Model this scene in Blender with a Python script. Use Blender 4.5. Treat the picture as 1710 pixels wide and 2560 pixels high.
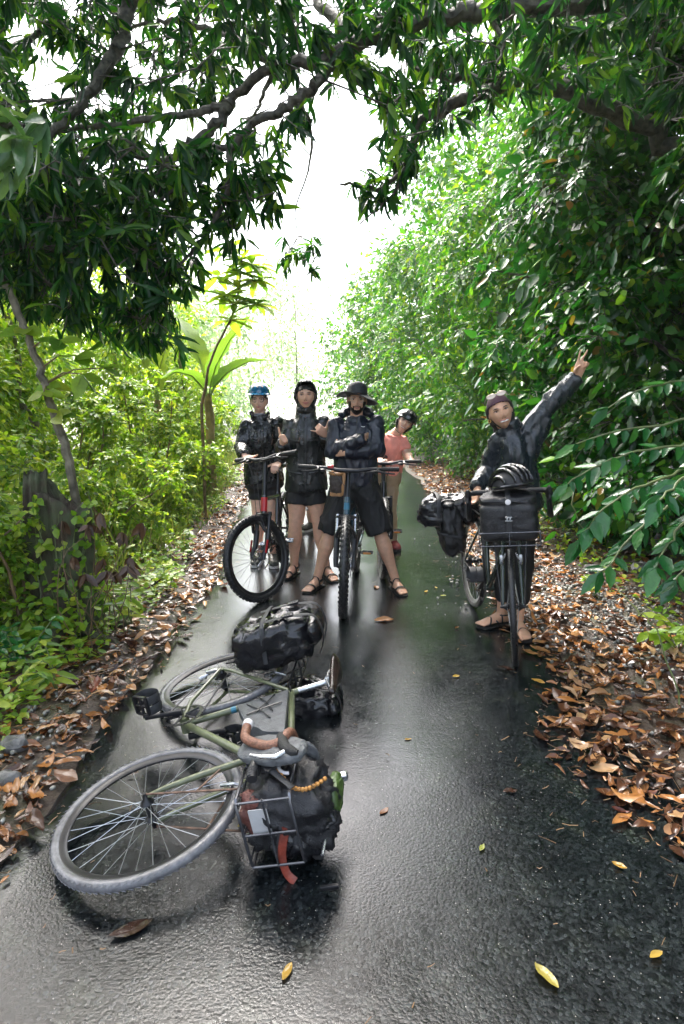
import bpy, math, random
import numpy as np
from mathutils import Vector, Matrix, noise as mnoise

for _o in list(bpy.data.objects):
    bpy.data.objects.remove(_o)
SC = bpy.context.scene
COL = SC.collection
RAD = math.radians

# ------------------------------------------------------------------ camera
CAM_H = 1.62
FPX = 1560.0                      # focal length in pixels of the 1710 x 2560 photograph
PITCH = math.atan((1280 - 969) / FPX)
cam_d = bpy.data.cameras.new('camera')
cam = bpy.data.objects.new('camera', cam_d)
COL.objects.link(cam)
cam.location = (0, 0, CAM_H)
cam.rotation_euler = (RAD(90) - PITCH, 0, 0)
cam_d.sensor_fit = 'VERTICAL'
cam_d.sensor_height = 36.0
cam_d.lens = 36.0 * FPX / 2560.0
cam_d.clip_start = 0.05
cam_d.clip_end = 3000
SC.camera = cam

# ------------------------------------------------------------------ sky and sun (overcast, rain)
SUN_EL, SUN_AZ = RAD(58), RAD(-28)        # azimuth from +Y towards +X
world = bpy.data.worlds.new('World')
SC.world = world
world.use_nodes = True
wn, wl = world.node_tree.nodes, world.node_tree.links
wn.clear()
sky = wn.new('ShaderNodeTexSky')
sky.sky_type = 'NISHITA'
sky.sun_disc = False
sky.sun_elevation = SUN_EL
sky.sun_rotation = SUN_AZ
sky.air_density = 1.0
sky.dust_density = 6.0
sky.ozone_density = 1.0
hs = wn.new('ShaderNodeHueSaturation')
hs.inputs['Saturation'].default_value = 0.62
bg = wn.new('ShaderNodeBackground')
bg.inputs['Strength'].default_value = 0.15
wo = wn.new('ShaderNodeOutputWorld')
wl.new(sky.outputs[0], hs.inputs['Color'])
wl.new(hs.outputs[0], bg.inputs['Color'])
wl.new(bg.outputs[0], wo.inputs['Surface'])

sun_d = bpy.data.lights.new('sun', 'SUN')
sun_d.energy = 1.5
sun_d.angle = RAD(25)
sun_d.color = (1.0, 0.97, 0.92)
sun = bpy.data.objects.new('sun', sun_d)
COL.objects.link(sun)
_sd = Vector((math.sin(SUN_AZ) * math.cos(SUN_EL), math.cos(SUN_AZ) * math.cos(SUN_EL), math.sin(SUN_EL)))
sun.rotation_euler = _sd.to_track_quat('Z', 'Y').to_euler()

SC.view_settings.view_transform = 'Standard'
SC.view_settings.look = 'None'
SC.view_settings.gamma = 1.0
SC.view_settings.use_curve_mapping = False
SC.view_settings.exposure = 2.65
SC.cycles.use_denoising = True
SC.cycles.max_bounces = 7
SC.cycles.diffuse_bounces = 3
SC.cycles.glossy_bounces = 3
SC.cycles.transmission_bounces = 4
SC.cycles.transparent_max_bounces = 8
SC.cycles.volume_bounces = 1
SC.cycles.sample_clamp_indirect = 3.0

# ------------------------------------------------------------------ helpers
_c, _s = math.cos(PITCH), math.sin(PITCH)


def at(px, py, Y):
    """World point that lies at distance Y up the lane on the sight line of a photograph pixel."""
    dx, dy = (px - 855) / FPX, (1280 - py) / FPX
    d = Vector((dx, _c + dy * _s, -_s + dy * _c))
    return d * (Y / d.y) + Vector((0, 0, CAM_H))


def gp(px, py, z=0.0):
    dx, dy = (px - 855) / FPX, (1280 - py) / FPX
    d = Vector((dx, _c + dy * _s, -_s + dy * _c))
    return d * ((z - CAM_H) / d.z) + Vector((0, 0, CAM_H))


def project(P):
    """numpy (n,3) -> px, py, depth"""
    r = P - np.array([0, 0, CAM_H])
    d = r[:, 1] * _c - r[:, 2] * _s
    u = r[:, 1] * _s + r[:, 2] * _c
    dd = np.where(d > .05, d, .05)
    return 855 + FPX * r[:, 0] / dd, 1280 - FPX * u / dd, d


def V(*a):
    return Vector(a)


def unit(v):
    v = Vector(v)
    return v.normalized() if v.length > 1e-9 else Vector((0, 0, 1))


def lerp(a, b, t):
    return a + (b - a) * t


def tag(o, label=None, cat=None, group=None, kind=None):
    if label:
        o['label'] = label
    if cat:
        o['category'] = cat
    if group:
        o['group'] = group
    if kind:
        o['kind'] = kind
    return o


def child(o, parent):
    """parent while keeping the world placement written into o.matrix_basis"""
    o.parent = parent
    o.matrix_parent_inverse = parent.matrix_basis.inverted() if parent.parent is None else \
        (parent.parent.matrix_basis @ parent.matrix_parent_inverse @ parent.matrix_basis).inverted()
    return o


def root(name, loc, label, cat, group=None):
    o = bpy.data.objects.new(name, None)
    o.empty_display_size = .1
    COL.objects.link(o)
    o.location = loc
    o.matrix_basis = Matrix.Translation(Vector(loc))
    return tag(o, label, cat, group)


def link(name, me, mat, parent=None):
    o = bpy.data.objects.new(name, me)
    COL.objects.link(o)
    if mat is not None and not me.materials:
        me.materials.append(mat)
    if parent is not None:
        child(o, parent)
    return o


class MB:
    """collects shapes into one mesh; optional transform T is applied to each added point"""

    def __init__(self, T=None):
        self.v, self.f, self.T = [], [], T

    def _add(self, vs, fs):
        b = len(self.v)
        T = self.T
        if T is None:
            self.v += [tuple(p) for p in vs]
        else:
            self.v += [tuple(T(Vector(p))) for p in vs]
        self.f += [tuple(i + b for i in f) for f in fs]
        return self

    def rings(self, rs, cap=True, closed=False):
        n = len(rs[0])
        vs = [p for r in rs for p in r]
        fs = []
        m = len(rs)
        for i in range(m if closed else m - 1):
            a, b = i * n, ((i + 1) % m) * n
            for k in range(n):
                k2 = (k + 1) % n
                fs.append((a + k, a + k2, b + k2, b + k))
        if cap and not closed:
            fs.append(tuple(range(n - 1, -1, -1)))
            fs.append(tuple((m - 1) * n + k for k in range(n)))
        return self._add(vs, fs)

    def tube(self, pts, r, n=8, closed=False, cap=True, flat=None):
        pts = [Vector(p) for p in pts]
        m = len(pts)
        if not hasattr(r, '__len__'):
            r = [r] * m
        rs = []
        up = None
        for i, p in enumerate(pts):
            if closed:
                t = pts[(i + 1) % m] - pts[i - 1]
            else:
                t = pts[min(i + 1, m - 1)] - pts[max(i - 1, 0)]
            t = unit(t)
            if up is None:
                up = Vector((0, 0, 1)) if abs(t.z) < .9 else Vector((1, 0, 0))
                if flat is not None:
                    up = Vector(flat[0])
            a = unit(t.cross(up))
            b = unit(a.cross(t))
            if flat is None:
                up = b
            rr = r[i]
            fb = 1.0 if flat is None else flat[1]
            rs.append([p + a * (rr * fb * math.cos(2 * math.pi * k / n)) + b * (rr * math.sin(2 * math.pi * k / n)) for k in range(n)])
        return self.rings(rs, cap, closed)

    def capsule(self, a, b, ra, rb, n=10):
        a, b = Vector(a), Vector(b)
        t = unit(b - a)
        pts = [a - t * ra * .95, a - t * ra * .6, a, b, b + t * rb * .6, b + t * rb * .95]
        return self.tube(pts, [ra * .3, ra * .8, ra, rb, rb * .8, rb * .3], n)

    def loft(self, secs, n=20, power=2.0):
        """secs: (centre, u half-vector, v half-vector)"""
        rs = []
        for c, u, v in secs:
            ring = []
            for k in range(n):
                a = 2 * math.pi * k / n
                ca, sa = math.cos(a), math.sin(a)
                e = 2.0 / power
                ring.append(Vector(c) + Vector(u) * (math.copysign(abs(ca) ** e, ca)) + Vector(v) * (math.copysign(abs(sa) ** e, sa)))
            rs.append(ring)
        return self.rings(rs)

    def box(self, c, u, v, w, bev=0.12):
        """box of half vectors u v w with cut edges"""
        c, u, v, w = Vector(c), Vector(u), Vector(v), Vector(w)
        k = 1 - bev
        secs = []
        for zz, s in ((-1, k), (-k, 1), (k, 1), (1, k)):
            ring = []
            for (a, b) in ((1, k), (k, 1), (-k, 1), (-1, k), (-1, -k), (-k, -1), (k, -1), (1, -k)):
                ring.append(c + u * (a * s) + v * (b * s) + w * zz)
            secs.append(ring)
        return self.rings(secs)

    def sphere(self, c, u, v, w, nu=14, nv=9):
        c, u, v, w = Vector(c), Vector(u), Vector(v), Vector(w)
        rs = []
        for j in range(nv + 1):
            th = math.pi * (0.02 + 0.96 * j / nv)
            rs.append([c + (u * math.cos(2 * math.pi * k / nu) + v * math.sin(2 * math.pi * k / nu)) * math.sin(th) - w * math.cos(th) for k in range(nu)])
        return self.rings(rs)

    def torus(self, c, ax, R, r, nR=48, nr=8, rax=None, a0=0, a1=None):
        c, ax = Vector(c), unit(ax)
        e1 = unit(ax.cross(Vector((0, 0, 1))) if abs(ax.z) < .9 else ax.cross(Vector((1, 0, 0))))
        e2 = ax.cross(e1)
        rax = r if rax is None else rax
        rs = []
        full = a1 is None
        a1 = a0 + 2 * math.pi if full else a1
        for i in range(nR + (0 if full else 1)):
            a = a0 + (a1 - a0) * i / nR
            d = e1 * math.cos(a) + e2 * math.sin(a)
            rs.append([c + d * (R + r * math.cos(2 * math.pi * k / nr)) + ax * (rax * math.sin(2 * math.pi * k / nr)) for k in range(nr)])
        return self.rings(rs, cap=not full, closed=full)

    def lathe(self, c, ax, prof, n=24, closed=False, e1=None):
        c, ax = Vector(c), unit(ax)
        e1 = unit(e1) if e1 is not None else unit(ax.cross(Vector((0, 0, 1))) if abs(ax.z) < .9 else ax.cross(Vector((1, 0, 0))))
        e2 = ax.cross(e1)
        rs = [[c + ax * h + (e1 * math.cos(2 * math.pi * k / n) + e2 * math.sin(2 * math.pi * k / n)) * r for k in range(n)] for r, h in prof]
        return self.rings(rs, cap=not closed, closed=closed)

    def mesh(self, name, smooth=True, angle=40):
        me = bpy.data.meshes.new(name)
        me.from_pydata(self.v, [], self.f)
        me.update()
        fix_normals(me)
        if smooth:
            me.shade_smooth()
            try:
                me.set_sharp_from_angle(angle=RAD(angle))
            except Exception:
                pass
        return me

    def build(self, name, mat, parent=None, smooth=True, angle=40):
        return link(name, self.mesh(name, smooth, angle), mat, parent)


import bmesh


def fix_normals(me):
    bm = bmesh.new()
    bm.from_mesh(me)
    bmesh.ops.recalc_face_normals(bm, faces=bm.faces)
    bm.to_mesh(me)
    bm.free()


def remesh(mb, voxel, smooth=3, disp=None, name='body'):
    """closed shapes grown together into one continuous skin"""
    me = mb.mesh(name)
    o = bpy.data.objects.new('tmp', me)
    COL.objects.link(o)
    m = o.modifiers.new('r', 'REMESH')
    m.mode = 'VOXEL'
    m.voxel_size = voxel
    m.use_smooth_shade = True
    if smooth:
        s = o.modifiers.new('s', 'SMOOTH')
        s.iterations = smooth
        s.factor = .5
    dg = bpy.context.evaluated_depsgraph_get()
    dg.update()
    out = bpy.data.meshes.new_from_object(o.evaluated_get(dg))
    bpy.data.objects.remove(o)
    bpy.data.meshes.remove(me)
    out.name = name
    if disp:
        n = len(out.vertices)
        co = np.empty(n * 3)
        out.vertices.foreach_get('co', co)
        nr = np.empty(n * 3)
        out.vertices.foreach_get('normal', nr)
        co, nr = co.reshape(-1, 3), nr.reshape(-1, 3)
        d = np.array([disp(Vector(p)) for p in co])
        co = co + nr * d[:, None]
        out.vertices.foreach_set('co', co.ravel())
        out.update()
    out.shade_smooth()
    return out


def mesh_np(name, verts, faces_tri=None, faces_quad=None, smooth=True):
    """fast mesh from numpy arrays"""
    me = bpy.data.meshes.new(name)
    verts = np.asarray(verts, dtype=np.float32)
    loops, starts, totals = [], [], []
    pos = 0
    for F in (faces_tri, faces_quad):
        if F is None or len(F) == 0:
            continue
        F = np.asarray(F, dtype=np.int32)
        k = F.shape[1]
        loops.append(F.ravel())
        starts.append(pos + np.arange(len(F), dtype=np.int32) * k)
        totals.append(np.full(len(F), k, dtype=np.int32))
        pos += F.size
    loops, starts, totals = np.concatenate(loops), np.concatenate(starts), np.concatenate(totals)
    me.vertices.add(len(verts))
    me.vertices.foreach_set('co', verts.ravel())
    me.loops.add(len(loops))
    me.loops.foreach_set('vertex_index', loops)
    me.polygons.add(len(starts))
    me.polygons.foreach_set('loop_start', starts)
    me.polygons.foreach_set('loop_total', totals)
    me.update(calc_edges=True)
    me.validate()
    if smooth:
        me.shade_smooth()
    return me


# ------------------------------------------------------------------ materials
def mat_new(name):
    m = bpy.data.materials.new(name)
    m.use_nodes = True
    nt = m.node_tree
    nt.nodes.clear()
    out = nt.nodes.new('ShaderNodeOutputMaterial')
    p = nt.nodes.new('ShaderNodeBsdfPrincipled')
    nt.links.new(p.outputs[0], out.inputs[0])
    return m, nt, p, out


def N(nt, typ, **kw):
    n = nt.nodes.new(typ)
    for k, v in kw.items():
        if k.startswith('i_'):
            key = k[2:].replace('_', ' ')
            n.inputs[key].default_value = v
        elif k.startswith('n_'):
            n.inputs[int(k[2:])].default_value = v
        else:
            setattr(n, k, v)
    return n


def ramp(nt, stops, fac=None):
    r = nt.nodes.new('ShaderNodeValToRGB')
    e = r.color_ramp.elements
    while len(e) < len(stops):
        e.new(.5)
    for i, (pos, c) in enumerate(stops):
        e[i].position = pos
        e[i].color = (*c, 1) if len(c) == 3 else c
    if fac is not None:
        nt.links.new(fac, r.inputs[0])
    return r


def simple(name, col, rough=.5, metal=0.0, var=.25, scale=14.0, bump=0.0, bscale=60.0, coat=0.0, spec=.5, rvar=.0):
    """plain material with mottled colour and fine relief"""
    m, nt, p, out = mat_new(name)
    tc = N(nt, 'ShaderNodeTexCoord')
    n1 = N(nt, 'ShaderNodeTexNoise', i_Scale=scale, i_Detail=4.0)
    nt.links.new(tc.outputs['Object'], n1.inputs['Vector'])
    lo = tuple(max(0, c * (1 - var)) for c in col)
    hi = tuple(min(1, c * (1 + var)) for c in col)
    r = ramp(nt, [(.3, lo), (.7, hi)], n1.outputs['Fac'])
    nt.links.new(r.outputs[0], p.inputs['Base Color'])
    p.inputs['Roughness'].default_value = rough
    p.inputs['Metallic'].default_value = metal
    p.inputs['Specular IOR Level'].default_value = spec
    if coat:
        p.inputs['Coat Weight'].default_value = coat
        p.inputs['Coat Roughness'].default_value = .12
    if rvar:
        n3 = N(nt, 'ShaderNodeTexNoise', i_Scale=bscale * .6, i_Detail=3.0)
        nt.links.new(tc.outputs['Object'], n3.inputs['Vector'])
        mr = N(nt, 'ShaderNodeMapRange')
        mr.inputs['From Min'].default_value = .35
        mr.inputs['From Max'].default_value = .65
        mr.inputs['To Min'].default_value = max(.03, rough - rvar)
        mr.inputs['To Max'].default_value = min(1, rough + rvar)
        nt.links.new(n3.outputs['Fac'], mr.inputs['Value'])
        nt.links.new(mr.outputs[0], p.inputs['Roughness'])
    if bump:
        n2 = N(nt, 'ShaderNodeTexNoise', i_Scale=bscale, i_Detail=5.0)
        nt.links.new(tc.outputs['Object'], n2.inputs['Vector'])
        b = N(nt, 'ShaderNodeBump', i_Strength=bump, i_Distance=.01)
        nt.links.new(n2.outputs['Fac'], b.inputs['Height'])
        nt.links.new(b.outputs[0], p.inputs['Normal'])
    return m


def leaf_mat(name, stops, rough=.3, trans=.35, tint=(1.25, 1.2, .6), spec=.5, vein=True):
    """leaf: each leaf takes its own colour along the ramp, some light comes through"""
    m, nt, p, out = mat_new(name)
    ge = N(nt, 'ShaderNodeNewGeometry')
    oi = N(nt, 'ShaderNodeObjectInfo')
    ad = N(nt, 'ShaderNodeMath', operation='ADD')
    nt.links.new(ge.outputs['Random Per Island'], ad.inputs[0])
    nt.links.new(oi.outputs['Random'], ad.inputs[1])
    fr = N(nt, 'ShaderNodeMath', operation='FRACT')
    nt.links.new(ad.outputs[0], fr.inputs[0])
    r = ramp(nt, stops, fr.outputs[0])
    tc = N(nt, 'ShaderNodeTexCoord')
    n1 = N(nt, 'ShaderNodeTexNoise', i_Scale=45.0, i_Detail=3.0)
    nt.links.new(ge.outputs['Position'], n1.inputs['Vector'])
    mr = N(nt, 'ShaderNodeMapRange')
    mr.inputs['To Min'].default_value = .7
    mr.inputs['To Max'].default_value = 1.3
    nt.links.new(n1.outputs['Fac'], mr.inputs['Value'])
    mx = N(nt, 'ShaderNodeMix', data_type='RGBA', blend_type='MULTIPLY')
    mx.inputs[0].default_value = 1.0
    nt.links.new(r.outputs[0], mx.inputs[6])
    nt.links.new(mr.outputs[0], mx.inputs[7])
    nt.links.new(mx.outputs[2], p.inputs['Base Color'])
    p.inputs['Roughness'].default_value = rough
    p.inputs['Specular IOR Level'].default_value = spec
    b = N(nt, 'ShaderNodeBump', i_Strength=.25, i_Distance=.01)
    nt.links.new(n1.outputs['Fac'], b.inputs['Height'])
    nt.links.new(b.outputs[0], p.inputs['Normal'])
    tr = N(nt, 'ShaderNodeBsdfTranslucent')
    tm = N(nt, 'ShaderNodeMix', data_type='RGBA', blend_type='MULTIPLY')
    tm.inputs[0].default_value = 1.0
    tm.inputs[7].default_value = (*tint, 1)
    nt.links.new(mx.outputs[2], tm.inputs[6])
    nt.links.new(tm.outputs[2], tr.inputs['Color'])
    ms = N(nt, 'ShaderNodeMixShader')
    ms.inputs[0].default_value = trans
    nt.links.new(p.outputs[0], ms.inputs[1])
    nt.links.new(tr.outputs[0], ms.inputs[2])
    nt.links.new(ms.outputs[0], out.inputs[0])
    return m
# ================================================================== ground and road
rng = np.random.default_rng(7)
random.seed(7)


def fbm(x, y, s, seed=0.0):
    return mnoise.fractal(Vector((x * s + seed, y * s - seed, seed * .37)), 1.0, 2.0, 3)


_RY = [-6, 2, 5, 7.6, 11, 16, 24, 34, 60]
_RL = [-1.3, -1.27, -1.22, -1.42, -1.62, -1.9, -2.9, -5.2, -14]
_RR = [1.5, 1.45, 1.42, 1.5, 1.5, 1.15, .35, -1.6, -9.5]


def road_l(y):
    return float(np.interp(y, _RY, _RL))


def road_r(y):
    return float(np.interp(y, _RY, _RR))


def ground_z(x, y):
    a, b = road_l(y), road_r(y)
    o = max(a - x, x - b)
    if o < -.10:
        return -0.045
    z = -0.045 + .053 * min(1, (o + .10) / .12) + (.012 * min(1, max(0, o) / .2) + .02 * fbm(x, y, 1.6, 3.1)) * min(1, max(0, o) / .15)
    z += (.10 if x < 0 else .04) * min(1, max(0, o - .3) / 1.5)
    return z


def grid_mesh(name, xs, ys, zf):
    nx, ny = len(xs), len(ys)
    v = np.array([(x, y, zf(x, y)) for y in ys for x in xs])
    i = np.arange(nx * ny).reshape(ny, nx)
    q = np.stack([i[:-1, :-1], i[:-1, 1:], i[1:, 1:], i[1:, :-1]], -1).reshape(-1, 4)
    return mesh_np(name, v, None, q)


def m_ground():
    m, nt, p, out = mat_new('wet_soil')
    tc = N(nt, 'ShaderNodeTexCoord')
    n = N(nt, 'ShaderNodeTexNoise', i_Scale=3.0, i_Detail=8.0, i_Roughness=.65)
    nt.links.new(tc.outputs['Object'], n.inputs['Vector'])
    r = ramp(nt, [(.3, (.012, .009, .006)), (.5, (.045, .028, .016)), (.62, (.035, .04, .015)), (.8, (.08, .055, .03))], n.outputs['Fac'])
    nt.links.new(r.outputs[0], p.inputs['Base Color'])
    p.inputs['Roughness'].default_value = .55
    n2 = N(nt, 'ShaderNodeTexNoise', i_Scale=40.0, i_Detail=6.0)
    nt.links.new(tc.outputs['Object'], n2.inputs['Vector'])
    b = N(nt, 'ShaderNodeBump', i_Strength=.8, i_Distance=.03)
    nt.links.new(n2.outputs['Fac'], b.inputs['Height'])
    nt.links.new(b.outputs[0], p.inputs['Normal'])
    return m


def m_asphalt():
    m, nt, p, out = mat_new('wet_asphalt')
    L = nt.links.new
    tc = N(nt, 'ShaderNodeTexCoord')
    # where water stands in a film and where the stone shows through
    n1 = N(nt, 'ShaderNodeTexNoise', i_Scale=1.1, i_Detail=5.0, i_Roughness=.6)
    L(tc.outputs['Object'], n1.inputs['Vector'])
    film = N(nt, 'ShaderNodeMapRange')
    film.inputs['From Min'].default_value = .44
    film.inputs['From Max'].default_value = .66
    L(n1.outputs['Fac'], film.inputs['Value'])
    # stones of the asphalt
    vo = N(nt, 'ShaderNodeTexVoronoi', i_Scale=100.0)
    L(tc.outputs['Object'], vo.inputs['Vector'])
    n2 = N(nt, 'ShaderNodeTexNoise', i_Scale=150.0, i_Detail=4.0, i_Roughness=.65)
    L(tc.outputs['Object'], n2.inputs['Vector'])
    n3 = N(nt, 'ShaderNodeTexNoise', i_Scale=6.0, i_Detail=6.0, i_Roughness=.6)
    L(tc.outputs['Object'], n3.inputs['Vector'])
    c1 = ramp(nt, [(.32, (.003, .004, .005)), (.55, (.007, .009, .010)), (.75, (.014, .017, .013))], n3.outputs['Fac'])
    st = ramp(nt, [(.1, (.35, .35, .35)), (.5, (1, 1, 1)), (.85, (2.4, 2.4, 2.3)), (1, (4, 4, 3.8))], vo.outputs['Color'])
    mx = N(nt, 'ShaderNodeMix', data_type='RGBA', blend_type='MULTIPLY')
    mx.inputs[0].default_value = 1
    L(c1.outputs[0], mx.inputs[6])
    L(st.outputs[0], mx.inputs[7])
    # pale specks put into the colour for raindrop splashes and glints
    gv = N(nt, 'ShaderNodeTexVoronoi', i_Scale=60.0)
    L(tc.outputs['Object'], gv.inputs['Vector'])
    gr = ramp(nt, [(.0, (1, 1, 1)), (.07, (1, 1, 1)), (.12, (0, 0, 0))], gv.outputs['Distance'])
    gsep = N(nt, 'ShaderNodeSeparateColor')
    L(gv.outputs['Color'], gsep.inputs[0])
    gth = N(nt, 'ShaderNodeMath', operation='GREATER_THAN')
    gth.inputs[1].default_value = .72
    L(gsep.outputs[0], gth.inputs[0])
    gm = N(nt, 'ShaderNodeMath', operation='MULTIPLY')
    L(gr.outputs[0], gm.inputs[0])
    L(gth.outputs[0], gm.inputs[1])
    mg = N(nt, 'ShaderNodeMix', data_type='RGBA')
    mg.inputs[7].default_value = (.30, .29, .25, 1)
    L(gm.outputs[0], mg.inputs[0])
    L(mx.outputs[2], mg.inputs[6])
    L(mg.outputs[2], p.inputs['Base Color'])
    ro = N(nt, 'ShaderNodeMapRange')
    ro.inputs['To Min'].default_value = .15
    ro.inputs['To Max'].default_value = .04
    L(film.outputs[0], ro.inputs['Value'])
    vsep = N(nt, 'ShaderNodeSeparateColor')
    L(vo.outputs['Color'], vsep.inputs[0])
    rj = N(nt, 'ShaderNodeMath', operation='MULTIPLY_ADD')
    L(vsep.outputs[1], rj.inputs[0])
    rj.inputs[1].default_value = .11
    L(ro.outputs[0], rj.inputs[2])
    L(rj.outputs[0], p.inputs['Roughness'])
    p.inputs['Specular IOR Level'].default_value = .5
    h = N(nt, 'ShaderNodeMath', operation='MULTIPLY_ADD')
    L(vo.outputs['Distance'], h.inputs[0])
    h.inputs[1].default_value = -.8
    L(n2.outputs['Fac'], h.inputs[2])
    bs = N(nt, 'ShaderNodeMapRange')
    bs.inputs['To Min'].default_value = .14
    bs.inputs['To Max'].default_value = .045
    L(film.outputs[0], bs.inputs['Value'])
    b = N(nt, 'ShaderNodeBump', i_Distance=.006)
    L(bs.outputs[0], b.inputs['Strength'])
    L(h.outputs[0], b.inputs['Height'])
    b2 = N(nt, 'ShaderNodeBump', i_Strength=.03, i_Distance=.03)
    L(n3.outputs['Fac'], b2.inputs['Height'])
    L(b.outputs[0], b2.inputs['Normal'])
    L(b2.outputs[0], p.inputs['Normal'])
    return m


xs = np.concatenate([[-600, -200, -60, -25, -14], np.linspace(-9, -3, 16)[:-1], np.linspace(-3, 3.4, 70), np.linspace(3.4, 9, 14)[1:], [14, 25, 60, 200, 600]])
ys = np.concatenate([[-600, -150, -30, -8], np.linspace(-4, 12, 110), np.linspace(12, 45, 60)[1:], [60, 90, 200, 600, 1500]])
tag(link('ground', grid_mesh('ground', xs, ys, ground_z), m_ground()), kind='structure')


def road_mesh():
    ysr = np.concatenate([np.linspace(-5, 12, 150), np.linspace(12, 58, 90)[1:]])
    ts = np.linspace(0, 1, 27)
    v, q = [], []
    for y in ysr:
        a = road_l(y) + .08 * fbm(0, y, 1.9, 1.3) + .04 * fbm(0, y, 8, 5)
        b = road_r(y) + .08 * fbm(0, y, 2.1, 8.3) + .04 * fbm(0, y, 8, 2)
        for t in ts:
            x = a + (b - a) * t
            e = min(t, 1 - t)
            v.append((x, y, (.0 if e > .001 else -.05) + .012 * math.sin(math.pi * t) - .012 + .004 * fbm(x, y, .9, 4)))
    n = len(ts)
    i = np.arange(len(v)).reshape(-1, n)
    q = np.stack([i[:-1, :-1], i[:-1, 1:], i[1:, 1:], i[1:, :-1]], -1).reshape(-1, 4)
    return mesh_np('road', v, None, q)


tag(link('road', road_mesh(), m_asphalt()), kind='structure')

# ================================================================== leaves
# a leaf is folded along its rib and bent down towards the tip
T8_V = np.array([[0, 0, 0], [.30, -.5, .03], [.30, 0, -.03], [.30, .5, .03], [.68, -.38, .0], [.68, 0, -.05], [.68, .38, .0], [1, 0, -.06]])
T8_T = np.array([[0, 2, 1], [0, 3, 2], [4, 5, 7], [5, 6, 7]])
T8_Q = np.array([[1, 2, 5, 4], [2, 3, 6, 5]])
T4_V = np.array([[0, 0, 0], [.42, -.5, .05], [.42, 0, -.04], [.42, .5, .05], [1, 0, -.04]])
T4_T = np.array([[0, 2, 1], [0, 3, 2], [1, 2, 4], [2, 3, 4]])
# lance leaf, for the mango tree
TM_V = np.array([[0, 0, 0], [.16, -.34, .02], [.16, 0, -.02], [.16, .34, .02], [.45, -.5, .02], [.45, 0, -.04], [.45, .5, .02], [.75, -.33, -.03], [.75, 0, -.09], [.75, .33, -.03], [1, 0, -.17]])
TM_T = np.array([[0, 2, 1], [0, 3, 2], [7, 8, 10], [8, 9, 10]])
TM_Q = np.array([[1, 2, 5, 4], [2, 3, 6, 5], [4, 5, 8, 7], [5, 6, 9, 8]])


def nrm(a):
    return a / np.maximum(np.linalg.norm(a, axis=-1, keepdims=True), 1e-9)


def leaf_frames(D, Nn):
    D = nrm(D)
    S = nrm(np.cross(D, Nn))
    return D, S, np.cross(S, D)


def leaves_mesh(name, P, D, Nn, L, W, tv, tt, tq=None):
    D, S, U = leaf_frames(D, Nn)
    v = P[:, None] + D[:, None] * (tv[None, :, 0, None] * L[:, None, None]) + S[:, None] * (tv[None, :, 1, None] * W[:, None, None]) + U[:, None] * (tv[None, :, 2, None] * L[:, None, None])
    k = len(tv)
    off = (np.arange(len(P)) * k)[:, None, None]
    T = (tt[None] + off).reshape(-1, 3)
    Q = None if tq is None else (tq[None] + off).reshape(-1, 4)
    return mesh_np(name, v.reshape(-1, 3), T, Q)


def unit_leaf(name, tv, tt, tq, mat):
    me = mesh_np(name, tv, tt, tq)
    me.materials.append(mat)
    return me


def leaf_parts(parent, me, P, D, Nn, L, W, name='leaf'):
    D, S, U = leaf_frames(D, Nn)
    inv = parent.matrix_basis.inverted()
    for p, d, s, u, l, w in zip(P, D, S, U, L, W):
        o = bpy.data.objects.new(name, me)
        COL.objects.link(o)
        M = Matrix(((d[0] * l, s[0] * w, u[0] * l, p[0]), (d[1] * l, s[1] * w, u[1] * l, p[1]), (d[2] * l, s[2] * w, u[2] * l, p[2]), (0, 0, 0, 1)))
        o.parent = parent
        o.matrix_parent_inverse = inv
        o.matrix_basis = M


def split_near(P, L, k):
    """the k leaves that show largest in the picture, and the rest"""
    px, py, d = project(P)
    inside = (px > -30) & (px < 1740) & (py > -30) & (py < 2590) & (d > .3)
    score = np.where(inside, L / np.maximum(d, .3), 0)
    near = np.zeros(len(P), bool)
    k = min(k, int(inside.sum()))
    if k > 0:
        near[np.argsort(-score)[:k]] = True
    return near


def dress(parent, P, D, Nn, L, W, mat, tmpl, k, crown='crown'):
    tv, tt, tq = tmpl
    near = split_near(P, L, k)
    if near.any():
        leaf_parts(parent, unit_leaf('leaf', tv, tt, tq, mat), P[near], D[near], Nn[near], L[near], W[near])
    r = ~near
    if r.any():
        o = link(crown, leaves_mesh(crown, P[r], D[r], Nn[r], L[r], W[r], tv, tt, tq), mat, parent)
        o['kind'] = 'stuff'


T8, T4, TM = (T8_V, T8_T, T8_Q), (T4_V, T4_T, None), (TM_V, TM_T, TM_Q)

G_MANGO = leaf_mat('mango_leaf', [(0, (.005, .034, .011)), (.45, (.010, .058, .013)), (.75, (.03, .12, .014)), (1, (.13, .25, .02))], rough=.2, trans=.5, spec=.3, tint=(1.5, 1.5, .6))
G_MANGO_Y = leaf_mat('mango_leaf_young', [(0, (.05, .13, .05)), (1, (.12, .22, .08))], rough=.25, trans=.35)
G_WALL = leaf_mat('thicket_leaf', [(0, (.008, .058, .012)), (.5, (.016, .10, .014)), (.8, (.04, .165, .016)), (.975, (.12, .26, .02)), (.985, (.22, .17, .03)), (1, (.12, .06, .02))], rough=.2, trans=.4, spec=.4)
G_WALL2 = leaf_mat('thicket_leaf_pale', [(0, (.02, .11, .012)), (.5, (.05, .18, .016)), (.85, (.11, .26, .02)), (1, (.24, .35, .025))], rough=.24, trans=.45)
G_LIME = leaf_mat('lime_leaf', [(0, (.06, .16, .012)), (.3, (.16, .31, .02)), (.75, (.27, .40, .035)), (1, (.40, .46, .06))], rough=.35, trans=.52)
G_FAR_FADE = leaf_mat('haze_faded_leaf', [(0, (.17, .30, .13)), (.5, (.27, .40, .19)), (1, (.38, .48, .27))], rough=.4, trans=.5, tint=(1.1, 1.1, .8))  # fade of the far trees into bright mist put into leaf colour
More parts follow.
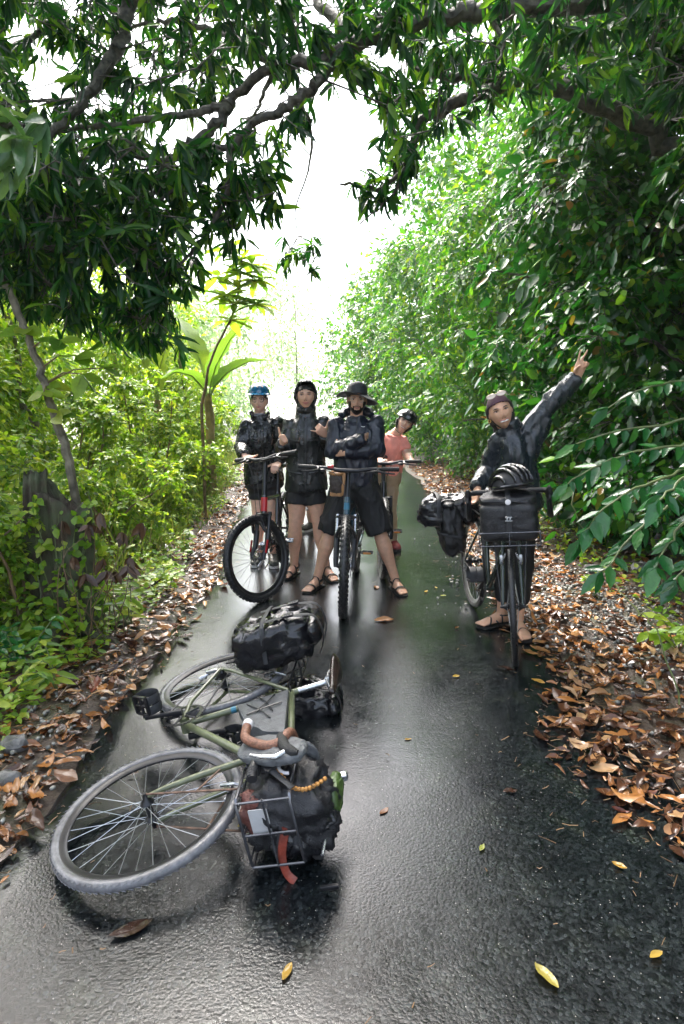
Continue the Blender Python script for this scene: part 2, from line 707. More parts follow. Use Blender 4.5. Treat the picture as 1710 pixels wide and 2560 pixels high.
G_GRASS = leaf_mat('grass_blade', [(0, (.08, .16, .03)), (.6, (.18, .27, .05)), (.85, (.28, .30, .09)), (1, (.30, .24, .12))], rough=.4, trans=.4)
G_GLOSS = leaf_mat('glossy_leaf', [(0, (.010, .07, .018)), (.7, (.02, .11, .022)), (1, (.05, .18, .03))], rough=.14, trans=.18)
G_BANANA = leaf_mat('banana_leaf', [(0, (.10, .22, .03)), (.7, (.15, .27, .035)), (1, (.24, .31, .05))], rough=.3, trans=.5)
G_DEAD = leaf_mat('dead_leaf', [(0, (.025, .012, .008)), (.25, (.06, .026, .014)), (.5, (.13, .055, .025)), (.62, (.20, .085, .03)), (.76, (.33, .14, .04)), (.88, (.36, .19, .08)), (.96, (.40, .26, .14)), (1, (.14, .028, .018))], rough=.2, trans=.1, tint=(1.2, .8, .4))
G_DEADV = leaf_mat('withered_leaf', [(0, (.03, .014, .009)), (1, (.09, .045, .02))], rough=.4, trans=.1)
G_YELLOW = leaf_mat('yellow_leaf', [(0, (.34, .19, .03)), (.6, (.32, .24, .05)), (1, (.24, .27, .06))], rough=.25, trans=.15)

BARK = simple('bark', (.052, .048, .036), rough=.6, var=.95, scale=26, bump=1.0, bscale=38, rvar=.2)
BARK_PALE = simple('pale_bark', (.15, .13, .09), rough=.65, var=.55, scale=12, bump=.8, bscale=60)
STEM = simple('green_stem', (.10, .13, .04), rough=.5, var=.4)
STEM_BR = simple('brown_stem', (.14, .09, .045), rough=.6, var=.5, bump=.4)


def wobble(pts, sub=4, amp=.02):
    """smooth polyline with small irregular bends"""
    pts = [Vector(p) for p in pts]
    out = []
    m = len(pts)
    for i in range(m - 1):
        p0, p1, p2, p3 = pts[max(i - 1, 0)], pts[i], pts[i + 1], pts[min(i + 2, m - 1)]
        for j in range(sub):
            t = j / sub
            q = .5 * ((2 * p1) + (p2 - p0) * t + (2 * p0 - 5 * p1 + 4 * p2 - p3) * t * t + (3 * p1 - p0 - 3 * p2 + p3) * t ** 3)
            out.append(q + Vector((random.gauss(0, amp), random.gauss(0, amp), random.gauss(0, amp))))
    out.append(pts[-1])
    return out


def taper(n, a, b, knot=.08):
    return [(a + (b - a) * i / (n - 1)) * (1 + random.uniform(-knot, knot)) for i in range(n)]


def ball(n, r=rng):
    return nrm(r.normal(size=(n, 3)))


# ================================================================== mango trees arching over the lane
def inpoly(px, py, poly):
    c = False
    j = len(poly) - 1
    for i in range(len(poly)):
        xi, yi = poly[i]
        xj, yj = poly[j]
        if (yi > py) != (yj > py) and px < (xj - xi) * (py - yi) / (yj - yi) + xi:
            c = not c
        j = i
    return c


def sample_poly(poly, n, y0, y1, holes=()):
    xs_, ys_ = [p[0] for p in poly], [p[1] for p in poly]
    out = []
    while len(out) < n:
        px, py = random.uniform(min(xs_), max(xs_)), random.uniform(min(ys_), max(ys_))
        if not inpoly(px, py, poly):
            continue
        if any((px - a) ** 2 + (py - b) ** 2 < c * c for a, b, c in holes):
            continue
        out.append(at(px, py, random.uniform(y0, y1)))
    return out


def whorls(centres, nl=(6, 14), L0=.085, L1=.22, droop=.75):
    P, D, Nn, L = [], [], [], []
    for c in centres:
        axis = unit((random.gauss(0, .6), random.gauss(0, .6), -.35 + random.gauss(0, .35)))
        e1 = unit(axis.cross(Vector((.3, .2, 1))))
        e2 = axis.cross(e1)
        k = random.randint(*nl)
        sz = random.uniform(.72, 1.0)
        for i in range(k):
            a = 2 * math.pi * (i + random.random() * .6) / k
            rad = e1 * math.cos(a) + e2 * math.sin(a)
            d = unit(axis * random.uniform(.1, .8) + rad * .8 + Vector((0, 0, -droop * random.uniform(.5, 1.3))))
            P.append(c + axis * random.uniform(-.07, .03))
            D.append(d)
            Nn.append(unit(axis * -.6 + Vector((0, 0, .6)) + Vector((random.gauss(0, .3), random.gauss(0, .3), random.gauss(0, .3))) + rad * .2))
            L.append(random.uniform(L0, L1) * sz)
    return [np.array(a) for a in (P, D, Nn, L)]


def mango(label, base, limbs, groups, k_parts, young=None, big=None):
    """limbs: (points, r0, r1); groups: lists of whorl centres"""
    t = root('mango_tree', base, label, 'tree')
    samples = []
    for i, (pts, r0, r1) in enumerate(limbs):
        w = wobble(pts, 5, .006 if r0 < .03 else (.010 if r0 < .2 else .04))
        MB().tube(w, taper(len(w), r0, r1, .10), 9 if r0 > .03 else 6).build('trunk' if i == 0 else 'limb', BARK, t)
        if i:
            samples += w
    S = np.array([tuple(p) for p in samples])
    tw = MB()
    C = [c for g in groups for c in g]
    random.shuffle(C)
    for c in C:
        d = np.linalg.norm(S - np.array(c), axis=1)
        j = int(np.argmin(d))
        a = Vector(S[j])
        ln = (c - a).length
        mid = lerp(a, c, .55) + Vector((random.gauss(0, .05), random.gauss(0, .05), .08 * ln + random.gauss(0, .03)))
        tw.tube([a, mid, c], [min(.012, .004 + .006 * ln), .005, .003], 4)
        if ln > .25:
            S = np.vstack([S, np.array(mid)[None]])
    o = tw.build('twigs', BARK, t)
    o['kind'] = 'stuff'
    P, D, Nn, L = whorls(C)
    W = L * rng.uniform(.19, .27, len(L))
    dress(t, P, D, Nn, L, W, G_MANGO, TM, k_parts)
    if big:  # large unseen whorls, added only to block sky light
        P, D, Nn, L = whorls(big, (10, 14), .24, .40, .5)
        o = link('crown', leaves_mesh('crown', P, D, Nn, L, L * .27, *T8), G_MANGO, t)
        o['kind'] = 'stuff'
    if young:
        P, D, Nn, L = whorls(young, (7, 10), .15, .22, .6)
        leaf_parts(t, unit_leaf('leaf', *TM, G_MANGO_Y), P, D, Nn, L, L * .27)
    return t


def A(lst):
    return [at(*p) for p in lst]


# --- the tree whose trunk stands beyond the right verge
TB = Vector((5.4, 4.3, 0))
limbs = [
    ([TB + V(0, 0, -.3), TB + V(-.05, 0, 1.5), TB + V(-.25, .1, 3.2), TB + V(-.6, .2, 4.6), TB + V(-.9, .3, 5.6)], .42, .22),
    ([TB + V(-.4, .15, 4.0)] + A([(1760, -40, 4.5), (1480, 5, 4.5), (1218, 28, 4.6), (1125, 36, 4.6), (991, 72, 4.6), (916, 100, 4.6), (800, 155, 4.6), (677, 168, 4.7), (574, 253, 4.8), (517, 277, 4.8), (402, 294, 4.9), (258, 312, 5.0), (120, 330, 5.1)]), .07, .015),
    (A([(574, 253, 4.8), (551, 298, 4.8), (500, 345, 4.8), (459, 367, 4.8), (402, 425, 4.9), (380, 500, 4.9), (383, 580, 5.0)]), .045, .012),
    (A([(835, 150, 4.6), (800, 200, 4.55), (746, 247, 4.5), (690, 285, 4.5), (631, 312, 4.5), (574, 372, 4.55), (500, 375, 4.6), (440, 395, 4.7), (330, 392, 4.8), (190, 398, 4.9)]), .04, .010),
    (A([(576, 370, 4.55), (570, 430, 4.5), (563, 500, 4.5), (540, 545, 4.5), (505, 600, 4.5), (476, 632, 4.5), (440, 670, 4.5), (400, 702, 4.55)]), .022, .008),
    (A([(470, 372, 4.65), (470, 430, 4.6), (455, 465, 4.6), (400, 495, 4.6), (350, 530, 4.7), (290, 600, 4.7)]), .018, .008),
    (A([(690, 170, 4.7), (560, 90, 5.2), (450, 55, 5.4), (370, 62, 5.6), (300, 80, 5.8)]), .03, .01),
    (A([(690, 168, 4.7), (660, 230, 5.0), (640, 280, 5.4), (600, 300, 5.8)]), .02, .008),
    ([TB + V(-.3, .1, 3.3)] + A([(1760, 380, 5.2), (1624, 313, 5.2), (1496, 267, 5.2), (1380, 221, 5.2), (1293, 200, 5.2), (1235, 203, 5.2), (1113, 190, 5.3), (1040, 175, 5.4)]), .085, .03),
    (A([(1270, 202, 5.2), (1171, 250, 5.1), (1061, 296, 5.1), (1040, 350, 5.1), (1010, 420, 5.1), (960, 470, 5.2), (900, 465, 5.3), (850, 460, 5.3)]), .05, .008),
    (A([(1010, 420, 5.1), (985, 480, 5.1), (940, 530, 5.2), (880, 570, 5.3)]), .012, .005),
    (A([(746, 247, 4.5), (780, 330, 5.2), (770, 430, 5.8), (740, 520, 6.4), (745, 590, 6.6)]), .014, .005),
    (A([(1200, 28, 4.6), (1260, 100, 4.4), (1240, 160, 4.3)]), .02, .006),
    (A([(880, 110, 4.6), (850, 50, 4.9), (800, 10, 5.2), (770, -60, 5.4)]), .05, .03),
    ([TB + V(-.6, .2, 4.7), V(3.2, 3.0, 5.6), V(1.8, 2.0, 5.9), V(.4, 1.4, 6.0), V(-1.0, 1.0, 6.0)], .12, .03),
]
mass = sample_poly([(-120, 300), (150, 330), (330, 320), (520, 340), (700, 280), (770, 230), (770, 320), (690, 410), (640, 500), (590, 560), (540, 570), (490, 610), (500, 700), (430, 760), (455, 870), (330, 880), (190, 840), (110, 790), (-120, 720)], 470, 4.2, 5.9, [(255, 312, 30), (545, 430, 25), (300, 410, 22), (620, 400, 25)])
core = sample_poly([(-150, 380), (420, 420), (470, 560), (430, 700), (440, 840), (330, 850), (200, 800), (-150, 720)], 400, 4.1, 5.8)
fringe = sample_poly([(500, 480), (640, 420), (700, 430), (690, 520), (620, 590), (540, 620)], 22, 4.4, 5.0)
right = sample_poly([(880, -60), (1760, -60), (1760, 330), (1560, 290), (1300, 230), (1150, 290), (1080, 330), (1050, 400), (990, 430), (950, 330), (920, 230), (860, 180)], 360, 4.2, 6.2, [(1560, 130, 60), (1450, 40, 18)])
top = sample_poly([(560, -60), (900, -60), (900, 120), (840, 210), (740, 240), (620, 130)], 90, 4.3, 5.8, [(800, 10, 50), (850, 60, 25)])
strand = sample_poly([(950, 330), (1060, 330), (1020, 430), (960, 520), (870, 490), (930, 430)], 26, 5.0, 5.5)
tip = sample_poly([(680, 610), (740, 560), (820, 600), (780, 690), (720, 690)], 13, 6.3, 6.9)
overhead = [V(random.uniform(-2.0, 4.5), random.uniform(.2, 3.8), random.uniform(5.0, 6.8)) for _ in range(230)]  # out of view, added to darken the near lane
shade_right = [V(random.uniform(1.0, 5.2), random.uniform(3.8, 9.0), random.uniform(5.3, 7.4)) for _ in range(330)]  # unseen, added to keep sky out of road reflections, gap over lane
limbs.append(([TB + V(-.75, .25, 5.0), V(3.6, 5.6, 6.2), V(2.4, 6.4, 6.4), V(1.2, 6.8, 6.3)], .09, .02))  # limb added to carry the unseen shading whorls
mango('dark leaved mango tree whose limbs arch over the lane from the right', TB, limbs,
      [mass, core, fringe, right, top, strand, tip], 300, big=overhead + shade_right)

# --- the tree leaning in from the upper left
TL = Vector((-5.6, 5.6, 0))
limbs2 = [
    ([TL + V(0, 0, -.3), TL + V(.05, 0, 1.8), TL + V(.3, -.1, 3.6), TL + V(.8, -.2, 5.2), TL + V(1.4, -.4, 6.6)], .34, .15),
    ([TL + V(1.1, -.3, 6.0)] + A([(180, -180, 5.4), (318, -40, 5.2), (316, 10, 5.2), (310, 86, 5.1), (275, 155, 5.0), (230, 224, 4.9), (185, 280, 4.8), (143, 322, 4.7), (60, 380, 4.6)]), .075, .02),
    (A([(275, 155, 5.0), (200, 240, 5.3), (100, 250, 5.6), (-60, 260, 5.8)]), .02, .008),
    ([TL + V(.9, -.2, 5.3)] + A([(-120, 60, 5.0), (20, 120, 5.4), (140, 60, 5.8)]), .06, .02),
    ([TL + V(.35, -.1, 3.7)] + A([(-200, 380, 3.2), (-60, 330, 2.8), (60, 315, 2.7)]), .03, .008),
    ([TL + V(1.2, -.3, 6.2), V(-3.2, 3.4, 6.4), V(-2.4, 1.8, 6.3), V(-1.6, .6, 6.2)], .08, .03),
]
left = sample_poly([(-80, -60), (620, -60), (640, 120), (560, 240), (380, 300), (120, 330), (-80, 290)], 350, 4.6, 6.8, [(50, 55, 45), (110, 210, 60), (175, 150, 30), (300, 215, 20), (420, 20, 28), (520, 40, 25)])
shade_near_left = [V(random.uniform(-2.9, -.8), random.uniform(.3, 3.6), random.uniform(5.0, 6.8)) for _ in range(110)]  # out of view, added to shade the near left
young = A([(50, 345, 2.65), (85, 300, 2.8), (20, 300, 2.75), (30, 420, 2.75)])
shade_left = [V(random.uniform(-4.6, -.4), random.uniform(3.8, 6.6), random.uniform(5.3, 7.0)) for _ in range(330)]  # unseen, added to block sky reflected in the road's left half
shade_left += [V(random.uniform(-6.2, -3.2), random.uniform(4.5, 8.2), random.uniform(5.6, 7.2)) for _ in range(150)]  # more unseen whorls against glare on the lower left road
limbs2.append(([TL + V(1.3, -.35, 6.4), V(-3.2, 5.6, 6.6), V(-2.0, 5.4, 6.5), V(-.7, 5.4, 6.3)], .08, .02))  # support added for the unseen shading whorls
mango('mango tree leaning in from the upper left with one pale young leaf tuft', TL, limbs2, [left], 260, young, big=shade_near_left + shade_left)


# ================================================================== shrubs, thickets and trees along the lane
def lumps_leaves(lumps, n, L0, L1, asp, droop=.4, inner=.3, up=.5):
    """leaves gathered in rounded clumps, most of them near each clump's outside"""
    c = np.array([tuple(a) for a, b in lumps])
    r = np.array([b if hasattr(b, '__len__') else (b, b, b) for a, b in lumps])
    w = np.prod(r, axis=1) ** .667
    idx = rng.choice(len(c), size=n, p=w / w.sum())
    d = ball(n)
    rr = np.where(rng.random(n) < inner, rng.uniform(.3, .85, n), rng.normal(.97, .09, n))
    P = c[idx] + d * r[idx] * rr[:, None]
    D = nrm(d * .8 + ball(n) * .7 + np.array([0, 0, -droop]))
    Nn = nrm(np.array([0, 0, up]) + d * .5 + ball(n) * .55)
    L = rng.uniform(L0, L1, n)
    keep = P[:, 2] > .02
    W = L * rng.uniform(asp * .85, asp * 1.15, n)
    return P[keep], D[keep], Nn[keep], L[keep], W[keep]


def spray_leaves(lumps, n, L0, L1, asp, droop=.4, per=9, jit=.28):
    """leaves set alternately along drooping twigs that fan out of each clump; also returns the twigs"""
    c = np.array([tuple(a) for a, b in lumps])
    r = np.array([b if hasattr(b, '__len__') else (b, b, b) for a, b in lumps])
    w = np.prod(r, axis=1) ** .667
    nt = max(1, n // per)
    idx = rng.choice(len(c), size=nt, p=w / w.sum())
    d = nrm(ball(nt) + np.array([0, 0, .15]))
    rr = r[idx]
    rm = rr.mean(axis=1)
    st = c[idx] + d * rr * rng.uniform(.05, .45, (nt, 1))
    en = c[idx] + d * rr * rng.uniform(.75, 1.25, (nt, 1))
    tt = np.linspace(.25, 1, per)[None] + rng.uniform(-.04, .04, (nt, per))
    sag = (droop * rm)[:, None] * tt ** 2
    P = st[:, None] + (en - st)[:, None] * tt[..., None]
    P[..., 2] -= sag
    T = np.repeat((en - st)[:, None], per, 1).copy()
    T[..., 2] -= 2 * (droop * rm)[:, None] * tt
    T = nrm(T)
    sd = nrm(np.cross(T, np.array([0, 0, 1.0]) + .3 * ball(nt)[:, None]))
    up = np.cross(sd, T)
    sg = np.where(np.arange(per) % 2 == 0, 1.0, -1.0)[None, :, None]
    D = nrm(T * .6 + sd * sg * .85 + np.array([0, 0, -.25 - .3 * droop]) + jit * rng.normal(size=P.shape))
    D[:, -1] = nrm(T[:, -1] + np.array([0, 0, -.3]))
    Nn = nrm(up + jit * rng.normal(size=P.shape))
    L = rng.uniform(L0, L1, (nt, per)) * (1.05 - .25 * tt)
    P, D, Nn, L = P.reshape(-1, 3), D.reshape(-1, 3), Nn.reshape(-1, 3), L.ravel()
    W = L * rng.uniform(asp * .85, asp * 1.15, len(L))
    keep = P[:, 2] > .02
    tips = en.copy()
    tips[:, 2] -= droop * rm
    return (P[keep], D[keep], Nn[keep], L[keep], W[keep]), (st, tips)


def twig_mesh(st, en, r):
    a = nrm(np.cross(en - st, np.array([.3, .5, .8])))
    b = nrm(np.cross(en - st, a))
    ring = [a * r, (-.5 * a + .87 * b) * r, (-.5 * a - .87 * b) * r]
    mid = (st + en) / 2 + np.array([0, 0, .15]) * np.linalg.norm(en - st, axis=1)[:, None]
    v = np.stack([st + q for q in ring] + [mid + q * .8 for q in ring] + [en + q * .4 for q in ring], 1)
    q = np.array([[0, 1, 4, 3], [1, 2, 5, 4], [2, 0, 3, 5], [3, 4, 7, 6], [4, 5, 8, 7], [5, 3, 6, 8]])
    return mesh_np('twigs', v.reshape(-1, 3), None, (q[None] + (np.arange(len(st)) * 9)[:, None, None]).reshape(-1, 4))


def twigs_of(t, tw, r, mat):
    o = link('twigs', twig_mesh(tw[0], tw[1], r), mat, t)
    o['kind'] = 'stuff'


def stems(t, base, tops, r0, mat, name='stem'):
    for q in tops:
        b = Vector(base) + Vector((random.gauss(0, .08), random.gauss(0, .08), -.05))
        mid = lerp(b, Vector(q), .5) + Vector((random.gauss(0, .08), random.gauss(0, .08), .05))
        w = wobble([b, mid, q], 4, .008)
        MB().tube(w, taper(len(w), r0, r0 * .35), 6).build(name, mat, t)


WALL = [(-1, 3.7), (2, 3.1), (4, 2.6), (5.5, 2.05), (7, 1.85), (9, 1.65), (12, 1.45), (16, .95), (21, .25), (28, -1.3), (36, -4)]
WX = lambda y: float(np.interp(y, [a for a, b in WALL], [b for a, b in WALL]))
wall_spec = [
    # y, depth behind face, height, leaves, leaf length, material, parts, label
    (2.2, .9, 5.2, 7000, .12, G_WALL, 120, 'dense dark green tree at the right edge, nearest the camera'),
    (4.2, .9, 5.8, 13000, .13, G_WALL, 220, 'dark thicket tree rising behind the waving person raised arm'),
    (5.6, .9, 6.2, 20000, .082, G_WALL, 220, 'glossy dark thicket tree right behind the waving person'),
    (7.2, .9, 6.0, 12000, .125, G_WALL, 180, 'leafy thicket tree just beyond the waving person'),
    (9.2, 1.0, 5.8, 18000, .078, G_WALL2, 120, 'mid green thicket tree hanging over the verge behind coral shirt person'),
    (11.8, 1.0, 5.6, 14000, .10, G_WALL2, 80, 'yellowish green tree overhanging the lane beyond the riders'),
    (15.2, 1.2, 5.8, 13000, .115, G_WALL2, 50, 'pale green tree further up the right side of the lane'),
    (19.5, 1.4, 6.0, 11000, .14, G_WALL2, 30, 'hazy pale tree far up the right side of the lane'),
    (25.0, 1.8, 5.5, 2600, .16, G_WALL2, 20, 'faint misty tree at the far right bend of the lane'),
]
for (y, dep, hgt, nl, ll, mt, kp, lab) in wall_spec:
    x0 = WX(y)
    dy = .75 if y < 8 else (1.2 if y < 14 else 2.0)
    lumps = []
    for i in range(34):
        z = .2 + (hgt - .4) * (i + random.random()) / 34
        r = random.uniform(.22, .52) * (1 if y < 14 else 1.6)
        off = .45 * max(0, 1 - z / 1.4) + max(0, z - hgt * .75) * .5 - .30 * math.sin(math.pi * min(1, z / hgt))
        lumps.append((V(x0 + off + random.uniform(-.05, .8) + r * .5, y + random.uniform(-dy, dy), z), (r, r, r * .7)))
    for i in range(5):
        z = random.uniform(.5, hgt - .4)
        lumps.append((V(x0 + dep + random.uniform(.5, 1.3), y + random.uniform(-dy, dy), z), 1.0))
    b = V(x0 + dep + .5, y, 0)
    t = root('thicket_tree', b, lab, 'tree', 'trees of the thicket along the right side')
    w = wobble([b + V(0, 0, -.1), b + V(.1, .05, hgt * .4), b + V(-.05, 0, hgt * .95)], 5, .04)
    MB().tube(w, taper(len(w), .09, .03), 8).build('trunk', BARK, t)
    for k in range(6):
        c, r = lumps[int(k * 5.4)]
        zz = min(c.z * .8 + .2, hgt * .8)
        w = wobble([b + V(0, 0, zz * .7), lerp(b + V(0, 0, zz), c, .5), c], 4, .03)
        MB().tube(w, taper(len(w), .03, .008), 6).build('limb', BARK, t)
    (P, D, Nn, L, W), tw = spray_leaves(lumps, nl, ll * .6, ll * 1.4, {.13: .42, .082: .62, .125: .36, .078: .6}.get(ll, .5), .45)
    twigs_of(t, tw, .004, BARK)
    deep = [(c + V(random.uniform(.3, .8), random.uniform(-.4, .4), 0), (.75 * (1 if y < 14 else 1.6),) * 3) for c, r in lumps[::2]]
    Pf, Df, Nf, Lf, Wf = lumps_leaves(deep, int(nl * .3), ll * 1.2, ll * 1.9, .5, inner=.8)
    P, D, Nn, L, W = [np.concatenate(q) for q in ((P, Pf), (D, Df), (Nn, Nf), (L, Lf), (W, Wf))]
    # the raised arm of the waving person pushes the leaves aside
    a_, b_ = np.array(at(1300, 1040, 3.98)), np.array(at(1460, 870, 3.9))
    u_ = np.clip(((P - a_) @ (b_ - a_)) / ((b_ - a_) @ (b_ - a_)), 0, 1)
    ok = np.linalg.norm(P - (a_ + u_[:, None] * (b_ - a_)), axis=1) > .30
    P, D, Nn, L, W = P[ok], D[ok], Nn[ok], L[ok], W[ok]
    dress(t, P, D, Nn, L, W, mt, T8 if y < 8 else T4, kp)

# a second, taller row behind closes the view into the wood
for (x, y, hgt, nl, ll, mt, lab) in [
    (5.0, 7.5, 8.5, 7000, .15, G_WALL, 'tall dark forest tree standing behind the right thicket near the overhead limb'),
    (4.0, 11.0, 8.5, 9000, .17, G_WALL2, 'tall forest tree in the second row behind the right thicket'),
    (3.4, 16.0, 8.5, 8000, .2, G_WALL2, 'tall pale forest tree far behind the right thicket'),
    (7.5, 5.0, 9.0, 5000, .16, G_WALL, 'tall shaded forest tree at the far right behind the thicket'),
]:
    b = V(x, y, 0)
    t = root('forest_tree', b, lab, 'tree', 'tall trees behind the right thicket')
    w = wobble([b + V(0, 0, -.1), b + V(.1, .05, hgt * .4), b + V(-.05, 0, hgt * .95)], 5, .05)
    MB().tube(w, taper(len(w), .16, .04), 8).build('trunk', BARK, t)
    lumps = [(b + V(random.uniform(-1.3, 1.3), random.uniform(-1.6, 1.6), random.uniform(1.2, hgt)), random.uniform(.7, 1.2)) for _ in range(22)]
    P, D, Nn, L, W = lumps_leaves(lumps, nl, ll * .75, ll * 1.3, .5)
    dress(t, P, D, Nn, L, W, mt, T4, 12)

# unseen trees added beside the photographer to shade the lane
for (x, y, hgt, lab) in [(-5.5, .6, 8, 'unseen tree added for shade beside the photographer on the left'), (5.6, .2, 8, 'unseen tree added for shade beside the photographer on the right')]:
    b = V(x, y, 0)
    t = root('forest_tree', b, lab, 'tree', 'unseen trees added to shade the lane')
    w = wobble([b + V(0, 0, -.1), b + V(.1, .05, hgt * .4), b + V(-.05, 0, hgt * .95)], 5, .05)
    MB().tube(w, taper(len(w), .2, .05), 8).build('trunk', BARK, t)
    lumps = [(b + V(random.uniform(-1.8, 1.8), random.uniform(-1.8, 1.8), random.uniform(1.0, hgt)), random.uniform(.8, 1.4)) for _ in range(22)]
    P, D, Nn, L, W = lumps_leaves(lumps, 4200, .18, .32, .5)
    dress(t, P, D, Nn, L, W, G_WALL, T4, 0)

# ------------------------------------------------------------------ left side: bright undergrowth
LX = lambda y: float(np.interp(y, [1, 3, 4.5, 6, 8, 10, 13, 17, 24, 34], [-2.3, -1.95, -1.8, -1.72, -1.75, -1.95, -2.2, -2.6, -3.8, -6.6]))
shrub_spec = [
    # y, offset left of the face, height, spread, leaves, leaf length, parts, label
    (3.0, .75, .75, .45, 2600, .06, 110, 'low dark leaved shrub at the left edge below the broken stump'),
    (3.7, .12, .95, .2, 2200, .055, 110, 'lime tangle hanging at the lane side of the broken stump'),
    (3.6, .55, .9, .22, 2000, .055, 110, 'small lime creeper clump climbing the front of the broken stump'),
    (4.15, .55, 1.35, .3, 2600, .06, 120, 'lime shoots rising straight behind the stump top'),
    (3.4, 1.15, 1.0, .4, 3000, .065, 110, 'mid green shrub at the left edge beside the stump'),
    (4.7, .35, 1.05, .5, 5200, .055, 160, 'bright lime shrub growing just behind the broken stump'),
    (5.6, .10, .95, .5, 5600, .055, 160, 'lime green shrub at the verge left of the mountain bike wheel'),
    (5.2, 1.3, 1.45, .6, 5200, .065, 140, 'bushy lime shrub behind the thin leaning trunk'),
    (6.6, .9, 1.5, .6, 5200, .065, 120, 'tall lime shrub in the middle of the left undergrowth'),
    (7.2, .05, 1.0, .5, 4600, .06, 110, 'low lime shrub at the verge behind the front shrubs'),
    (6.4, 2.2, 1.9, .8, 5000, .075, 100, 'pale lime shrub far back at the left edge'),
    (8.4, .5, 1.5, .6, 4200, .07, 80, 'yellowish shrub below the banana leaves'),
    (7.9, .45, 1.75, .5, 4600, .07, 90, 'tall lime shrub right in front of the banana stem'),
    (9.4, .05, 1.2, .6, 3800, .07, 60, 'sunlit shrub at the verge left of the blue helmet'),
    (8.6, 2.2, 2.3, .9, 4600, .085, 70, 'tall pale shrub under the hanging mango leaves'),
    (11.5, .3, 1.7, .8, 3200, .085, 40, 'hazy lime shrub beyond the blue helmeted person'),
    (14.5, .5, 2.2, 1.0, 3000, .10, 30, 'misty pale shrub far up the left side of the lane'),
]
for (y, off, hgt, sp, nl, ll, kp, lab) in shrub_spec:
    x0 = LX(y) - off - sp * .6
    b = V(x0, y, ground_z(x0, y))
    t = root('shrub', b, lab, 'shrub', 'shrubs of the left undergrowth')
    lumps = []
    for i in range(16):
        z = hgt * (.10 + .9 * (i + random.random()) / 16)
        r = random.uniform(.14, .27) * (.7 + sp * .6) * (1 if z < hgt * .8 else .7)
        lumps.append((b + V(random.uniform(-sp, sp), random.uniform(-sp, sp), z), (r, r, r * .75)))
    stems(t, b, [l[0] for l in lumps[4::2]], .010 + .004 * hgt, STEM_BR)
    (P, D, Nn, L, W), tw = spray_leaves(lumps, nl, ll * .6, ll * 1.4, .6, .25, 7, .4)
    twigs_of(t, tw, .0025, STEM)
    dress(t, P, D, Nn, L, W, G_WALL if 'dark' in lab else G_LIME, T8 if y < 7 else T4, kp)

# trees behind the undergrowth
for (x, y, hgt, wid, nl, ll, lab) in [
    (-4.6, 8.6, 4.2, 1.1, 6500, .12, 'pale lime tree at the left edge behind the undergrowth'),
    (-5.4, 11.5, 4.8, 1.3, 6000, .13, 'lime tree standing behind the hanging mango leaves'),
    (-3.9, 13.5, 3.4, 1.0, 4200, .12, 'small bright tree behind the banana plants'),
    (-4.6, 18.0, 4.6, 1.4, 4200, .16, 'misty tree left of the lane behind the big leaved sapling'),
    (-5.2, 25.0, 5.0, 1.8, 3600, .2, 'faint tree far up the left side of the lane'),
    (-7.6, 16.0, 7.5, 1.8, 5200, .18, 'tall pale tree far behind the left mango leaves'),
    (-2.4, 33.0, 7.0, 2.0, 3000, .2, 'faint misty tree closing the end of the lane'),
    (-6.2, 38.0, 8.0, 2.4, 3000, .24, 'faint misty tree at the left of the lane end'),
    (-3.6, 9.9, 3.2, .8, 5200, .10, 'lime tree crowding behind the banana plant'),
    (-2.75, 10.8, 2.7, .7, 4200, .09, 'slim lime tree just left of the lane beyond the banana plant'),
    (-3.6, 6.9, 3.0, .85, 6500, .085, 'bushy lime tree rising into the hanging mango leaves'),
    (-4.6, 6.0, 3.2, .8, 5200, .09, 'bushy lime tree at the far left below the mango leaves'),
]:
    b = V(x, y, 0)
    t = root('broadleaf_tree', b, lab, 'tree', 'trees beyond the left undergrowth')
    w = wobble([b + V(0, 0, -.1), b + V(.1, .05, hgt * .4), b + V(-.05, 0, hgt * .95)], 5, .04)
    MB().tube(w, taper(len(w), .07, .02), 7).build('trunk', BARK_PALE, t)
    lumps = [(b + V(random.gauss(0, wid * .55), random.gauss(0, wid * .6), hgt * (.12 + .85 * (i + random.random()) / 18)), random.uniform(.35, .65) * wid) for i in range(18)]
    P, D, Nn, L, W = lumps_leaves(lumps, nl, ll * .7, ll * 1.3, .45, inner=.45)
    dress(t, P, D, Nn, L, W, G_FAR_FADE if 'misty' in lab or 'faint' in lab else G_LIME, T4, 20)

# long grass and wiry stalks through the left undergrowth
n = 5200
gy = rng.uniform(3.6, 15, n)
gx = np.array([LX(y) for y in gy]) + .12 - rng.gamma(1.5, .55, n)
gz = np.array([ground_z(a, b_) for a, b_ in zip(gx, gy)])
Dg = nrm(np.stack([rng.normal(.1, .4, n), rng.normal(0, .4, n), rng.uniform(.8, 1.6, n)], 1))
Lg = rng.uniform(.25, .95, n) * np.clip((np.array([LX(y) for y in gy]) - gx) * 1.1 + .3, .3, 1.2)
tag(link('grass', leaves_mesh('grass', np.stack([gx, gy, gz - .02], 1), Dg, nrm(np.stack([rng.normal(0, 1, n), rng.normal(-.5, 1, n), np.full(n, .2)], 1)), Lg, Lg * 0 + rng.uniform(.006, .016, n), np.array([[0, -.5, 0], [0, .5, 0], [.55, -.4, .0], [.55, .4, .0], [1, 0, -.16]]), np.array([[2, 3, 4]]), np.array([[0, 1, 3, 2]])), G_GRASS),
    'pale green grass blades standing through the left undergrowth', 'grass', kind='stuff')


